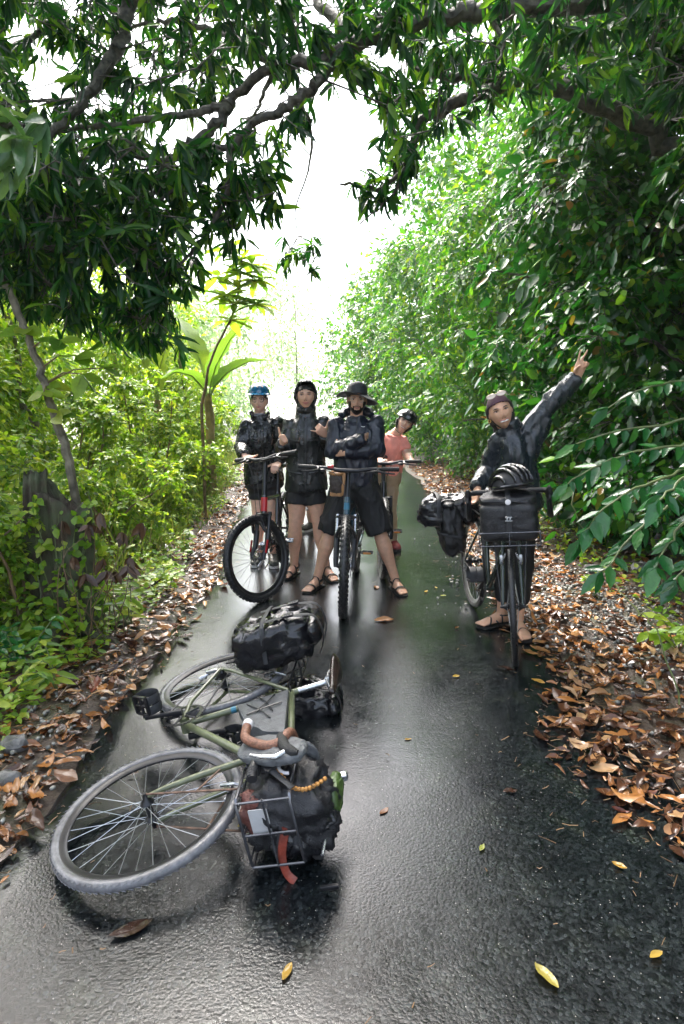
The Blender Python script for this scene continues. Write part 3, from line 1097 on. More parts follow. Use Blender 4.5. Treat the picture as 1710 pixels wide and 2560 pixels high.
# ------------------------------------------------------------------ banana plants
def blade(pts, wid, up=V(0, 0, 1), fold=.18, n=14, tears=True):
    """one big leaf: a midrib path with two broad, slightly ragged halves"""
    w = wobble(pts, 5, .004)
    m = len(w)
    v, f = [], []
    for i, p in enumerate(w):
        t = unit(w[min(i + 1, m - 1)] - w[max(i - 1, 0)])
        s = unit(t.cross(up))
        nn = unit(s.cross(t))
        u = i / (m - 1)
        h = wid * .5 * max(.02, math.sin(math.pi * min(1, .04 + u * .96)) ** .55)
        jag = random.uniform(.55, 1.05) if tears else 1
        v += [p + s * h * jag + nn * h * fold, p + s * h * .5 + nn * h * fold * .7, p, p - s * h * .5 + nn * h * fold * .7, p - s * h * (random.uniform(.55, 1.05) if tears else 1) + nn * h * fold]
        if i:
            a, b = (i - 1) * 5, i * 5
            f += [(a + k, a + k + 1, b + k + 1, b + k) for k in range(4)]
    return v, f


def big_leaf(name, t, stalk0, pts, wid, mat, stem_mat):
    v, f = blade(pts, wid)
    me = bpy.data.meshes.new(name)
    me.from_pydata([tuple(p) for p in v], [], f)
    me.shade_smooth()
    o = link(name, me, mat, t)
    MB().tube([stalk0] + [Vector(p) for p in pts], [.016] + taper(len(pts), .014, .004, 0), 6).build('rib', stem_mat, o)
    return o


G_RIB = simple('leaf_rib', (.20, .28, .07), rough=.45, var=.2)
for (b, hgt, leaves, lab) in [
    (at(520, 1060, 9.0), 0, [[(520, 985, 9), (540, 915, 8.9), (575, 850, 8.8), (625, 790, 8.7)], [(520, 985, 9), (500, 900, 9), (470, 830, 9.1), (430, 790, 9.2)], [(520, 985, 9), (570, 930, 8.8), (620, 905, 8.6), (670, 900, 8.5)], [(520, 985, 9), (480, 940, 8.7), (440, 930, 8.5), (400, 950, 8.4)]],
     'banana plant with broad yellow green leaves left of the blue helmet'),
    (at(395, 1080, 9.8), 0, [[(395, 1000, 9.8), (400, 920, 9.7), (420, 850, 9.6), (460, 800, 9.5)], [(395, 1000, 9.8), (370, 930, 9.8), (350, 880, 9.8), (330, 860, 9.8)], [(395, 1000, 9.8), (385, 910, 10), (380, 830, 10.2), (360, 760, 10.4)]],
     'banana plant with an upright green leaf below the mango tips'),
]:
    b = V(b.x, b.y, 0)
    t = root('banana_plant', b, lab, 'plant', 'banana plants in the left undergrowth')
    top_ = at(*leaves[0][0])
    w = wobble([b + V(0, 0, -.1), lerp(b, top_, .5), top_], 4, .01)
    MB().tube(w, taper(len(w), .09, .05), 9).build('stem', simple('banana_stem', (.26, .18, .08), rough=.5, var=.5, scale=9), t)
    for i, lf in enumerate(leaves):
        pts = [at(*q) for q in lf]
        big_leaf('leaf', t, pts[0] + V(0, 0, -.1), [lerp(pts[0], pts[1], .3)] + pts[1:], random.uniform(.38, .5), G_BANANA, G_RIB)

# sapling with long hanging leaves
SP = [at(*q) for q in [(505, 1050, 7.6), (515, 960, 7.6), (535, 880, 7.6), (575, 800, 7.6), (598, 720, 7.6), (605, 650, 7.6)]]
t = root('sapling', V(SP[0].x, SP[0].y, 0), 'slender sapling with whorls of long pale leaves beside the banana plant', 'tree')
w = wobble([V(SP[0].x, SP[0].y, -.05)] + SP, 4, .006)
MB().tube(w, taper(len(w), .022, .008), 7).build('trunk', STEM_BR, t)
Pp, Dd, Nn_, Ll = [], [], [], []
for c in SP[3:] + [lerp(SP[3], SP[4], .5), lerp(SP[4], SP[5], .5), SP[5] + V(-.14, 0, .12), at(560, 740, 7.5), at(640, 700, 7.6), at(640, 760, 7.6), at(545, 690, 7.6), at(630, 660, 7.6)]:
    MB().tube([min(w, key=lambda q: (q - c).length) + V(0, 0, -.03), c], [.008, .005], 5).build('twig', STEM, t)
    for k in range(11):
        a = 2 * math.pi * (k + random.random() * .5) / 11
        Pp.append(tuple(c))
        Dd.append((math.cos(a), math.sin(a), random.uniform(-.5, .5)))
        Nn_.append((random.gauss(0, .2), random.gauss(0, .2), 1))
        Ll.append(random.uniform(.24, .36))
Pp, Dd, Nn_, Ll = [np.array(q, float) for q in (Pp, Dd, Nn_, Ll)]
leaf_parts(t, unit_leaf('leaf', *TM, G_BANANA if False else G_LIME), Pp, Dd, Nn_, Ll, Ll * .3)

# ------------------------------------------------------------------ thin leaning trunk and the broken stump on the left
TR = [at(*q) for q in [(-30, 560, 4.3), (0, 680, 4.3), (32, 745, 4.3), (62, 820, 4.3), (85, 885, 4.3), (112, 960, 4.3), (135, 1035, 4.3), (155, 1095, 4.3), (170, 1150, 4.3), (182, 1200, 4.3)]]
bt = V(TR[-1].x + .06, 4.32, 0)
t = root('slender_tree', bt, 'thin leaning bare trunk rising behind the broken stump', 'tree')
w = wobble([bt + V(0, 0, -.1)] + TR[::-1], 4, .006)
MB().tube(w, taper(len(w), .034, .022, .12), 8).build('trunk', BARK_PALE, t)
PT = [TR[3], TR[5], TR[6], at(190, 890, 4.2), at(150, 850, 4.2), at(110, 980, 4.2), at(205, 935, 4.15), at(260, 920, 4.2)]
Pp, Dd, Nn_, Ll = [], [], [], []
for c in PT:
    a = min(w, key=lambda q: (q - c).length)
    MB().tube([a, lerp(a, c, .5) + V(0, 0, .04), c + V(0, 0, .001)], [.007, .005, .003], 5).build('twig', STEM_BR, t)
    for k in range(4):
        Pp.append(tuple(c)); Dd.append((random.gauss(.4, .8), random.gauss(-.2, .5), random.uniform(-.7, .3))); Nn_.append((random.gauss(0, .4), -.6, .8)); Ll.append(random.uniform(.12, .2))
Pp, Dd, Nn_, Ll = [np.array(q, float) for q in (Pp, Dd, Nn_, Ll)]
leaf_parts(t, unit_leaf('leaf', *T8, G_LIME), Pp, Dd, Nn_, Ll, Ll * .6)


def m_stump():
    m, nt, p, out = mat_new('stump_bark')
    tc = N(nt, 'ShaderNodeTexCoord')
    mp = N(nt, 'ShaderNodeMapping')
    mp.inputs['Scale'].default_value = (1, 1, .18)
    nt.links.new(tc.outputs['Object'], mp.inputs[0])
    n1 = N(nt, 'ShaderNodeTexNoise', i_Scale=30.0, i_Detail=8.0, i_Roughness=.7)
    nt.links.new(mp.outputs[0], n1.inputs['Vector'])
    n2 = N(nt, 'ShaderNodeTexNoise', i_Scale=7.0, i_Detail=6.0)
    nt.links.new(tc.outputs['Object'], n2.inputs['Vector'])
    a = ramp(nt, [(.3, (.018, .012, .008)), (.55, (.06, .042, .027)), (.75, (.12, .09, .06))], n1.outputs['Fac'])
    li = ramp(nt, [(.42, (0, 0, 0)), (.58, (.8, .8, .8))], n2.outputs['Fac'])
    mx = N(nt, 'ShaderNodeMix', data_type='RGBA')
    mx.inputs[7].default_value = (.075, .10, .045, 1)
    nt.links.new(li.outputs[0], mx.inputs[0])
    nt.links.new(a.outputs[0], mx.inputs[6])
    nt.links.new(mx.outputs[2], p.inputs['Base Color'])
    p.inputs['Roughness'].default_value = .75
    b = N(nt, 'ShaderNodeBump', i_Strength=1.0, i_Distance=.03)
    nt.links.new(n1.outputs['Fac'], b.inputs['Height'])
    nt.links.new(b.outputs[0], p.inputs['Normal'])
    return m


M_STUMP = m_stump()


def column_mesh(b, top_pts, r, rings=18, n=40, jag=.14, flare=.35, slope=0.0):
    """broken upright trunk: fluted sides, roots spreading at the foot, ragged top"""
    v = []
    sd = random.uniform(0, 50)
    axis = top_pts - b
    for i in range(rings):
        u = i / (rings - 1)
        for k in range(n):
            a = 2 * math.pi * k / n
            rr = r * (1 + flare * (1 - u) ** 3) * (1 + .16 * math.sin(5 * a + sd) * (1 - .5 * u) + .10 * math.sin(9 * a + 2 * sd) + .12 * mnoise.noise(V(math.cos(a) * 2 + sd, math.sin(a) * 2, u * 3)))
            z = u + (0 if i < rings - 1 else 0)
            p = b + axis * z + V(math.cos(a), math.sin(a) * .8, 0) * rr
            if i >= rings - 3:
                p.z += -slope * math.cos(a) * r * u + jag * (i - rings + 4) / 3 * (mnoise.noise(V(math.cos(a) * 1.7 + sd, math.sin(a) * 1.7, 3)) + .5 * mnoise.noise(V(math.cos(a) * 6, math.sin(a) * 6 + sd, 3)))
            v.append(p)
    q = []
    for i in range(rings - 1):
        for k in range(n):
            q.append((i * n + k, i * n + (k + 1) % n, (i + 1) * n + (k + 1) % n, (i + 1) * n + k))
    c = len(v)
    v.append(b + axis * .86)
    tr_ = [((rings - 1) * n + k, (rings - 1) * n + (k + 1) % n, c) for k in range(n)]
    me = bpy.data.meshes.new('stump')
    me.from_pydata([tuple(p) for p in v], [], q + tr_)
    fix_normals(me)
    me.shade_smooth()
    return me


sb = gp(175, 1590)
sb.z = 0
t = root('tree_stump', sb, 'broken grey brown tree stump standing in the left litter', 'stump')
tp = at(170, 1215, sb.y + .05)
link('trunk', column_mesh(sb + V(0, .05, -.06), V(tp.x - .03, sb.y + .05, tp.z - .08), .16, jag=.07, slope=.7), M_STUMP, t)
sb2 = sb + V(-.26, .02, 0)
tp2 = at(85, 1185, sb.y)
link('side_trunk', column_mesh(sb2 + V(0.02, 0, -.06), V(tp2.x, sb.y + .02, tp2.z), + .0 + .07, flare=.5, jag=.06), M_STUMP, t)
for k in range(5):
    a = RAD(-150 + 60 * k)
    MB().tube(wobble([sb + V(0, 0, .12), sb + V(math.cos(a) * .26, math.sin(a) * .22, .06), sb + V(math.cos(a) * .5, math.sin(a) * .4, -.03)], 4, .008), taper(9, .06, .02), 7).build('root', M_STUMP, t)

# creeper over the stump
t = root('creeper', sb + V(.05, -.28, .02), 'small leaved lime creeper climbing over the broken stump', 'plant')
Pp, Dd, Nn_, Ll = [], [], [], []
for s_ in range(9):
    a0 = RAD(random.uniform(-170, 10))
    r_ = lambda z: .185 + .07 * max(0, 1 - z / .5) ** 2
    path = []
    for i in range(9):
        z = (i / 8) ** .9 * random.uniform(.75, 1.0)
        a = a0 + .5 * math.sin(i * .8 + s_) * .6
        path.append(sb + V(math.cos(a) * (r_(z) + .015), .05 + math.sin(a) * (r_(z) * .82 + .015), z))
    w = wobble(path, 3, .006)
    MB().tube(w, taper(len(w), .004, .002), 5).build('stem', STEM, t)
    for c in w:
        for q in range(random.randint(0, 2)):
            Pp.append(tuple(c)); Dd.append((random.gauss(.1, .7), random.gauss(-.5, .4), random.gauss(-.3, .5))); Nn_.append((random.gauss(0, .3), -.8, .6)); Ll.append(random.uniform(.035, .08))
Pp, Dd, Nn_, Ll = [np.array(q, float) for q in (Pp, Dd, Nn_, Ll)]
leaf_parts(t, unit_leaf('leaf', *T8, G_LIME), Pp, Dd, Nn_, Ll, Ll * .65)

# low weeds along both verges
for side, n_, lab in ((-1, 5200, 'low lime weeds creeping over the left verge'), (1, 1500, 'low green weeds at the foot of the right thicket')):
    y = 2.2 + 9.5 * rng.random(n_) ** 1.2
    cl = np.array([fbm(0, q, .9, 4 + side) for q in y])
    x = np.array([road_l(q) - .10 if side < 0 else road_r(q) + .45 for q in y]) + side * np.abs(rng.gamma(1.6, .22, n_)) + side * np.clip(.15 - cl * .4, 0, .4)
    z = np.array([max(0, ground_z(p_, q)) for p_, q in zip(x, y)]) + np.abs(rng.gamma(1.3, .05, n_))
    L = rng.uniform(.03, .075, n_)
    tag(link('weeds', leaves_mesh('weeds', np.stack([x, y, z], 1), nrm(np.stack([rng.normal(0, 1, n_), rng.normal(0, 1, n_), rng.normal(.1, .4, n_)], 1)), nrm(np.stack([rng.normal(0, .3, n_), rng.normal(-.2, .3, n_), np.ones(n_)], 1)), L, L * .55, *T8), G_LIME), lab, 'weeds', kind='stuff')

# withered shoots round the stump
for j, (px, py, Y, lab) in enumerate([(250, 1330, 3.7, 'withered brown leafy shoot hanging over the broken stump top'), (300, 1430, 3.75, 'withered brown shoot leaning from the stump foot towards the lane')]):
    c = at(px, py, Y)
    b = V(c.x - .12, Y + .05, ground_z(c.x - .12, Y))
    t = root('withered_shoot', b, lab, 'plant')
    tips = [c + V(random.gauss(0, .10), random.gauss(0, .06), random.gauss(.05, .1)) for _ in range(6)]
    stems(t, b, tips, .004, STEM_BR, 'stalk')
    Pp, Dd, Nn_, Ll = [], [], [], []
    for c_ in tips:
        for k in range(5):
            Pp.append(tuple(c_)); Dd.append((random.gauss(.2, .6), random.gauss(-.2, .5), -1)); Nn_.append((random.gauss(0, .6), -1, .4)); Ll.append(random.uniform(.06, .12))
    Pp, Dd, Nn_, Ll = [np.array(q, float) for q in (Pp, Dd, Nn_, Ll)]
    leaf_parts(t, unit_leaf('leaf', *T8, G_DEADV), Pp, Dd, Nn_, Ll, Ll * .4)

# ------------------------------------------------------------------ glossy plant reaching in on the right
GB = V(2.75, 3.7, 0)
t = root('glossy_shrub', GB, 'shrub with big glossy wet leaves reaching in at the right edge', 'shrub')
sprays = [
    [(1790, 1180, 3.4), (1700, 1240, 3.3), (1620, 1300, 3.2), (1560, 1370, 3.15), (1500, 1430, 3.1)],
    [(1780, 1150, 3.3), (1680, 1190, 3.2), (1590, 1220, 3.15), (1510, 1270, 3.1), (1450, 1350, 3.1)],
    [(1790, 1260, 3.2), (1720, 1300, 3.1), (1670, 1360, 3.05), (1640, 1420, 3.0)],
    [(1790, 1100, 3.5), (1700, 1110, 3.5), (1600, 1130, 3.5), (1500, 1160, 3.5), (1420, 1210, 3.5)],
    [(1790, 1040, 3.7), (1660, 1060, 3.7), (1540, 1080, 3.7), (1440, 1110, 3.7)],
    [(1790, 1180, 3.0), (1740, 1180, 2.9), (1690, 1210, 2.85), (1650, 1250, 2.8)],
    [(1780, 960, 3.9), (1680, 960, 3.9), (1590, 980, 3.9), (1520, 1020, 3.9)],
    [(1800, 1350, 3.3), (1730, 1400, 3.25), (1690, 1450, 3.2)],
]
Pp, Dd, Nn_, Ll = [], [], [], []
for s in sprays:
    pts = [at(*q) for q in s]
    hub = V(2.6 + random.gauss(0, .08), pts[0].y + .25, max(.4, pts[0].z - .25))
    w = wobble([GB + V(random.gauss(0, .06), random.gauss(0, .06), -.05), lerp(GB, hub, .6) + V(.1, 0, .2), hub] + pts, 4, .006)
    MB().tube(w, taper(len(w), .014, .004), 6).build('branch', STEM, t)
    ww = w[9:]
    for i in range(0, len(ww) - 1):
        td = unit(ww[i + 1] - ww[i])
        for sgn in (-1, 1):
            if random.random() < .12:
                continue
            side = unit(td.cross(V(0, -.3, 1))) * sgn
            Pp.append(tuple(ww[i] + td * random.uniform(0, .03)))
            Dd.append(tuple(unit(td * random.uniform(.3, .9) + side * .9 + V(random.gauss(0, .2), -.1 + random.gauss(0, .25), -.55 + random.gauss(0, .3)))))
            Nn_.append((random.gauss(0, .45), -.45 + random.gauss(0, .4), 1))
            Ll.append(random.uniform(.08, .155))
    Pp.append(tuple(ww[-1])); Dd.append(tuple(unit(ww[-1] - ww[-3]) + V(0, 0, -.3))); Nn_.append((0, -.6, 1)); Ll.append(.16)
Pp, Dd, Nn_, Ll = [np.array(q, float) for q in (Pp, Dd, Nn_, Ll)]
leaf_parts(t, unit_leaf('leaf', *T8, G_GLOSS), Pp, Dd, Nn_, Ll, Ll * rng.uniform(.36, .5, len(Ll)))

# small plants standing in the litter
for (px, py, nst, hh, lab, sz) in [
    (150, 1740, 3, .26, 'seedling with long light green leaves in the near left litter', .12),
    (205, 1615, 3, .30, 'seedling with pale leaflets at the foot of the stump', .09),
    (330, 1570, 4, .30, 'seedling with drooping yellow green blades beside the stump', .14),
    (60, 1700, 5, .32, 'small dark leaved seedling clump at the left edge', .07),
    (20, 1600, 5, .45, 'leafy seedling clump at the far left edge by the stump', .08),
    (1480, 1500, 3, .16, 'tiny green sprout in the gravel on the right verge', .06),
    (1690, 1640, 4, .22, 'green seedling at the right edge among brown leaves', .10),
    (420, 1480, 4, .22, 'lime seedling in the litter beyond the stump', .07),
    (470, 1400, 5, .30, 'bright lime seedling at the lane edge left of the bike wheel', .07),
    (1330, 1270, 5, .35, 'leafy seedling with yellowing leaves behind the loaded front bag', .10),
    (1400, 1300, 5, .42, 'seedling with yellow green hanging leaves right of the black handlebar', .11),
]:
    g = gp(px, py)
    b = V(g.x, g.y, ground_z(g.x, g.y))
    t = root('seedling', b, lab, 'plant', 'seedlings in the litter')
    Pp, Dd, Nn_, Ll = [], [], [], []
    for s in range(nst):
        q = b + V(random.gauss(0, hh * .45), random.gauss(0, hh * .3), hh * random.uniform(.6, 1.1))
        w = wobble([b + V(0, 0, -.03), lerp(b, q, .5) + V(0, 0, .04), q], 3, .003)
        MB().tube(w, taper(len(w), .005, .0025), 5).build('stem', STEM, t)
        for c in w[2:]:
            for sgn in (-1, 1):
                Pp.append(tuple(c)); Dd.append((sgn * random.uniform(.4, 1), random.gauss(-.3, .5), random.uniform(-.5, .4))); Nn_.append((random.gauss(0, .3), -.4, 1)); Ll.append(sz * random.uniform(.7, 1.2))
    Pp, Dd, Nn_, Ll = [np.array(q, float) for q in (Pp, Dd, Nn_, Ll)]
    leaf_parts(t, unit_leaf('leaf', *T8, G_GLOSS if 'dark' in lab else G_LIME), Pp, Dd, Nn_, Ll, Ll * (.28 if 'blades' in lab or 'long' in lab else .5))

# hanging vine stalks at the right
for i, pts in enumerate([[(1430, 1215, 4.2), (1440, 1290, 4.1), (1480, 1370, 4.0), (1530, 1450, 3.8), (1590, 1520, 3.4), (1640, 1570, 3.1), (1712, 1640, 2.9)]]):
    pp = [at(*q) for q in pts]
    pp[-1].z = .05
    w = wobble(pp, 5, .008)
    tag(MB().tube(w, taper(len(w), .005, .004), 5).build('vine', STEM), 'long thin pale vine slanting down to the right verge', 'vine')


# ================================================================== litter, gravel, twigs
def curled(name, P, yaw, tilt, roll, L, W, curl, bend, asp_pts=7):
    """fallen leaves, each with its own curl across and bend along"""
    n_ = len(P)
    us = np.linspace(0, 1, asp_pts)
    prof = np.sin(np.pi * np.clip(us * .97 + .02, 0, 1)) ** .8
    vs = np.array([-1, -.5, 0, .5, 1])
    U, VV = np.meshgrid(us, vs, indexing='ij')
    PR = np.repeat(prof[:, None], 5, 1)
    x = (U[None] - .5) * L[:, None, None]
    across = VV[None] * PR[None] * (W[:, None, None] * .5)
    ang = VV[None] * PR[None] * curl[:, None, None]
    y = across * np.cos(ang * .6)
    z = np.abs(across) * np.sin(np.abs(ang)) * np.sign(curl[:, None, None]) + bend[:, None, None] * L[:, None, None] * ((U[None] - .5) ** 2 * 2)
    z = z + (rng.normal(0, .022, z.shape) * L[:, None, None])
    v = np.stack([x, y, z], -1).reshape(n_, -1, 3)
    cy, sy = np.cos(yaw), np.sin(yaw)
    ct, st = np.cos(tilt), np.sin(tilt)
    cr, sr = np.cos(roll), np.sin(roll)
    # roll about x, tilt about y, yaw about z
    X, Y_, Z_ = v[..., 0], v[..., 1] * cr[:, None] - v[..., 2] * sr[:, None], v[..., 1] * sr[:, None] + v[..., 2] * cr[:, None]
    X2, Z2 = X * ct[:, None] + Z_ * st[:, None], -X * st[:, None] + Z_ * ct[:, None]
    X3, Y3 = X2 * cy[:, None] - Y_ * sy[:, None], X2 * sy[:, None] + Y_ * cy[:, None]
    low = Z2.min(axis=1)
    return np.stack([X3 + P[:, None, 0], Y3 + P[:, None, 1], Z2 - low[:, None] + P[:, None, 2]], -1)


def grid_quads(nu, nv):
    i = np.arange(nu * nv).reshape(nu, nv)
    return np.stack([i[:-1, :-1], i[:-1, 1:], i[1:, 1:], i[1:, :-1]], -1).reshape(-1, 4)


QG = grid_quads(7, 5)
LEDGE = lambda y: float(np.interp(y, [0, 1.9, 2.4, 3.0, 3.8, 5.1, 7.6, 12], [-1.3, -1.26, -1.22, -1.2, -1.15, -1.12, -1.4, -1.6])) + .06 * fbm(0, y, 1.7, 9)
REDGE = lambda y: float(np.interp(y, [0, 1.6, 2.0, 2.5, 3.6, 4.6, 6.5, 9.7, 13], [1.5, 1.28, 1.14, 1.02, 1.22, 1.18, 1.3, 1.5, 1.45])) + .07 * fbm(0, y, 1.5, 2)


def litter(side, n_, y0, y1, spread):
    y = y0 + (y1 - y0) * rng.random(n_) ** 1.35
    e = np.array([LEDGE(q) if side < 0 else REDGE(q) for q in y])
    o = np.abs(rng.gamma(1.5, spread, n_)) - np.where(rng.random(n_) < .25, .14, .05)
    x = e + side * o
    z = np.array([max(ground_z(a, b_), .0) for a, b_ in zip(x, y)]) + rng.uniform(.0, .010, n_) * np.clip(o / .25, .05, 1.2)
    L = np.clip(rng.gamma(2.6, .024, n_), .018, .125)
    return np.stack([x, y, z], 1), L


GRP = {-1: 'dead leaves of the left verge', 1: 'dead leaves of the right verge'}
for side, n_, k_ind in ((-1, 4600, 130), (1, 9000, 170)):
    P, L = litter(side, n_, 1.1, 14, .30 if side < 0 else .55)
    a = [P, rng.uniform(0, 2 * np.pi, n_), rng.normal(0, .14, n_), rng.normal(0, .2, n_), L, L * rng.uniform(.2, .62, n_), rng.normal(.15, .5, n_), rng.normal(.06, .25, n_)]
    Vv = curled('x', *a)
    near = split_near(P, L, k_ind)
    idx = np.where(~near)[0]
    vv = Vv[idx].reshape(-1, 3)
    q = (QG[None] + (np.arange(len(idx)) * 35)[:, None, None]).reshape(-1, 4)
    o = link('leaf_litter', mesh_np('leaf_litter', vv, None, q), G_DEAD)
    tag(o, 'wet brown leaf litter covering the %s verge' % ('left' if side < 0 else 'right'), 'leaf litter', kind='stuff')
    for i in np.where(near)[0]:
        c = P[i]
        me = mesh_np('fallen_leaf', Vv[i] - c, None, QG)
        me.materials.append(G_DEAD)
        o = bpy.data.objects.new('fallen_leaf', me)
        COL.objects.link(o)
        o.location = c
        tag(o, 'curled brown dead leaf in the litter along the %s verge' % ('left' if side < 0 else 'right'), 'leaf', GRP[side])

# single leaves lying on the wet lane
for (px, py, ln, col, yaw, lab) in [
    (330, 2325, .13, 'r', .5, 'large red brown leaf with yellow tip in front of the fallen bicycle'),
    (718, 2432, .06, 'y', 1.2, 'ochre leaf on the bare asphalt at the bottom of the picture'),
    (1365, 2445, .085, 'y', 2.1, 'curled yellow leaf at the lower right on the asphalt'),
    (610, 2062, .06, 'y', .8, 'yellow leaf beside the fallen front rack'),
    (1020, 1850, .035, 'y', .2, 'tiny yellow leaf in the middle of the lane'),
    (1205, 2122, .04, 'y', 1.0, 'small ochre leaf right of the bright sheen on the lane'),
    (1548, 2165, .05, 'y', 2.5, 'small yellow leaf lying towards the right litter'),
    (1640, 2390, .05, 'y', .4, 'ochre leaf near the lower right corner'),
    (940, 1470, .09, 'd', 1.7, 'brown leaf between the hat wearer feet'),
    (1265, 1675, .12, 'd', 2.6, 'russet leaf in front of the loaded touring bicycle wheel'),
    (1425, 1688, .10, 'y', .2, 'bright yellow leaf right of the loaded touring bicycle wheel'),
    (1345, 1705, .08, 'y', 2.4, 'pale yellow leaf on the litter edge in front of the sandal'),
    (1140, 1692, .045, 'y', .3, 'small lime yellow leaf left of the touring bicycle wheel'),
    (1108, 1490, .05, 'y', .1, 'yellow leaf on the lane left of the waving person'),
    (1065, 1480, .05, 'y', .9, 'little yellow leaf beside the hat wearer sandal'),
    (1142, 1570, .05, 'r', .9, 'pink red leaf near the waving person foot'),
    (960, 1552, .14, 'd', 0.1, 'dark brown leaf lying in front of the black mountain bike'),
    (1275, 1980, .06, 'd', .1, 'thin brown leaf sliver on the lane at the right'),
    (1440, 1700, .07, 'd', 1.2, 'tan leaf at the tip of the right litter bank'),
    (960, 2030, .05, 'd', .8, 'faint brown leaf on the sheen right of the fallen rack'),
    (330, 1935, .06, 'd', .2, 'flat brown leaf at the rim of the fallen front wheel'),
    (1090, 1470, .04, 'y', 1.9, 'yellow leaf on the lane beyond the small puddle'),
]:
    g = gp(px, py)
    ar = lambda v_: np.array([v_], float)
    Vv = curled('x', np.array([[0, 0, 0.0]]), ar(yaw), ar(0.0), ar(random.gauss(0, .15)), ar(ln), ar(ln * random.uniform(.38, .55)), ar(random.uniform(.1, .5)), ar(random.uniform(.02, .15)))
    me = mesh_np('lane_leaf', Vv[0], None, QG)
    me.materials.append({'y': G_YELLOW, 'd': G_DEAD, 'r': G_DEAD}[col])
    o = bpy.data.objects.new('lane_leaf', me)
    COL.objects.link(o)
    o.location = (g.x, g.y, .003)
    tag(o, lab, 'leaf', 'single leaves lying on the wet lane')

# twigs and straw
mb = MB()
for i in range(1500):
    side = -1 if random.random() < .42 else 1
    y = 1.0 + 8 * random.random() ** 1.5
    o_ = random.gauss(.1, .22)
    x = (LEDGE(y) if side < 0 else REDGE(y)) + side * o_
    if random.random() < .06:
        x = random.uniform(-1.1, 1.1)
    z = max(ground_z(x, y), 0) + random.uniform(.002, .02 if o_ < 0 else .04)
    a = random.uniform(0, math.pi)
    ln = random.choice((.015, .02, .03, .05) if o_ < .1 or abs(x) < 1.0 else (.02, .03, .05, .08, .13)) * random.uniform(.7, 1.3)
    d = V(math.cos(a), math.sin(a), random.gauss(0, .06)) * ln * .5
    r = random.uniform(.0008, .0022)
    mb.tube([V(x, y, z) - d, V(x, y, z + random.gauss(0, .003)), V(x, y, z) + d], [r, r, r * .7], 3)
tag(mb.build('twigs', simple('straw', (.20, .12, .06), rough=.4, var=.6, scale=4)), 'brown twigs and straw washed against both lane edges', 'twigs', kind='stuff')

# gravel of pale coral stones
rb = np.array([(1, 0, 0), (-1, 0, 0), (0, 1, 0), (0, -1, 0), (0, 0, 1), (0, 0, -1), (.6, .6, .6), (-.6, .6, .6), (.6, -.6, .6), (-.6, -.6, .6)], float)
rt = np.array([(4, 6, 7), (4, 7, 9), (4, 9, 8), (4, 8, 6), (0, 6, 8), (1, 9, 7), (2, 7, 6), (3, 8, 9), (0, 2, 6), (2, 1, 7), (1, 3, 9), (3, 0, 8), (0, 5, 2), (2, 5, 1), (1, 5, 3), (3, 5, 0)])
for lab, n_, cen in (('pale wet gravel stones on the right verge', 2600, [(1.75, 4.7, .35, .5), (2.05, 3.9, .3, .5), (1.7, 5.8, .3, .8), (2.0, 8.5, .25, 1.6)]), ('grey gravel stones on the near left verge', 350, [(-1.45, 2.35, .13, .3), (-1.45, 3.0, .12, .3), (-1.55, 1.8, .15, .3), (-1.45, 5.6, .12, .8)])):
    cc = [cen[i] for i in rng.integers(0, len(cen), n_)]
    x = np.array([rng.normal(c[0], c[2]) for c in cc]); y = np.array([rng.normal(c[1], c[3]) for c in cc])
    s = rng.uniform(.005, .017, n_)
    z = np.array([max(ground_z(a, b_), 0) for a, b_ in zip(x, y)]) + s * .3 + .008
    sc = s[:, None, None] * rng.uniform(.6, 1.2, (n_, 1, 3))
    v = rb[None] * sc * rng.uniform(.75, 1.2, (n_, 10, 1)) + np.stack([x, y, z], 1)[:, None]
    tag(link('gravel', mesh_np('gravel', v.reshape(-1, 3), (rt[None] + (np.arange(n_) * 10)[:, None, None]).reshape(-1, 3), None, smooth=False), simple('gravel_stone', (.20, .20, .18), rough=.5, var=.7, scale=25)), lab, 'gravel', kind='stuff')

M_ROCK = simple('rock', (.10, .10, .10), rough=.5, var=.5, scale=30, bump=.8, bscale=50)
for (px, py, s, lab) in [(40, 1880, .05, 'dark grey rock in the near left verge'), (20, 1960, .04, 'smaller pale rock at the left edge of the picture'), (1480, 1440, .06, 'grey rock in the gravel behind the brown leaves'), (1600, 1440, .07, 'dark wet rock under the glossy shrub')]:
    g = gp(px, py)
    z0 = max(0, ground_z(g.x, g.y))
    mb = MB().sphere((g.x, g.y, z0 + s * .4), (s * 1.2, 0, 0), (0, s, 0), (0, 0, s * .75), 14, 9)
    mb.v = [tuple(Vector(p) + (Vector(p) - V(g.x, g.y, z0)) * .35 * mnoise.noise(Vector(p) * 28)) for p in mb.v]
    tag(mb.build('rock', M_ROCK), lab, 'rock')
# ================================================================== bicycles
M_RUBBER = simple('tyre_rubber', (.014, .014, .015), rough=.38, var=.3, bump=.3, bscale=200, rvar=.12)
M_TYRE_SHEEN = simple('sky_sheen_tyre', (.13, .13, .138), rough=.16, var=.35, scale=30, bump=.2, bscale=120, rvar=.1)  # black rubber greyed to stand in for wet sky reflection
M_RIM = simple('black_rim', (.02, .02, .022), rough=.3, metal=.3, var=.2)
M_RIM_S = simple('silver_rim', (.35, .36, .37), rough=.28, metal=.9, var=.2)
M_SPOKE = simple('spoke_steel', (.45, .46, .47), rough=.3, metal=.8, var=.2)
M_SPOKE_B = simple('black_spoke', (.03, .03, .032), rough=.4, metal=.3, var=.2)
M_ALU = simple('silver_metal', (.50, .51, .52), rough=.28, metal=.95, var=.15, rvar=.1)
M_WIRE = simple('dark_wire', (.13, .13, .14), rough=.25, metal=.8, var=.4)
M_BLACKM = simple('black_metal', (.012, .012, .014), rough=.32, metal=.2, var=.3)
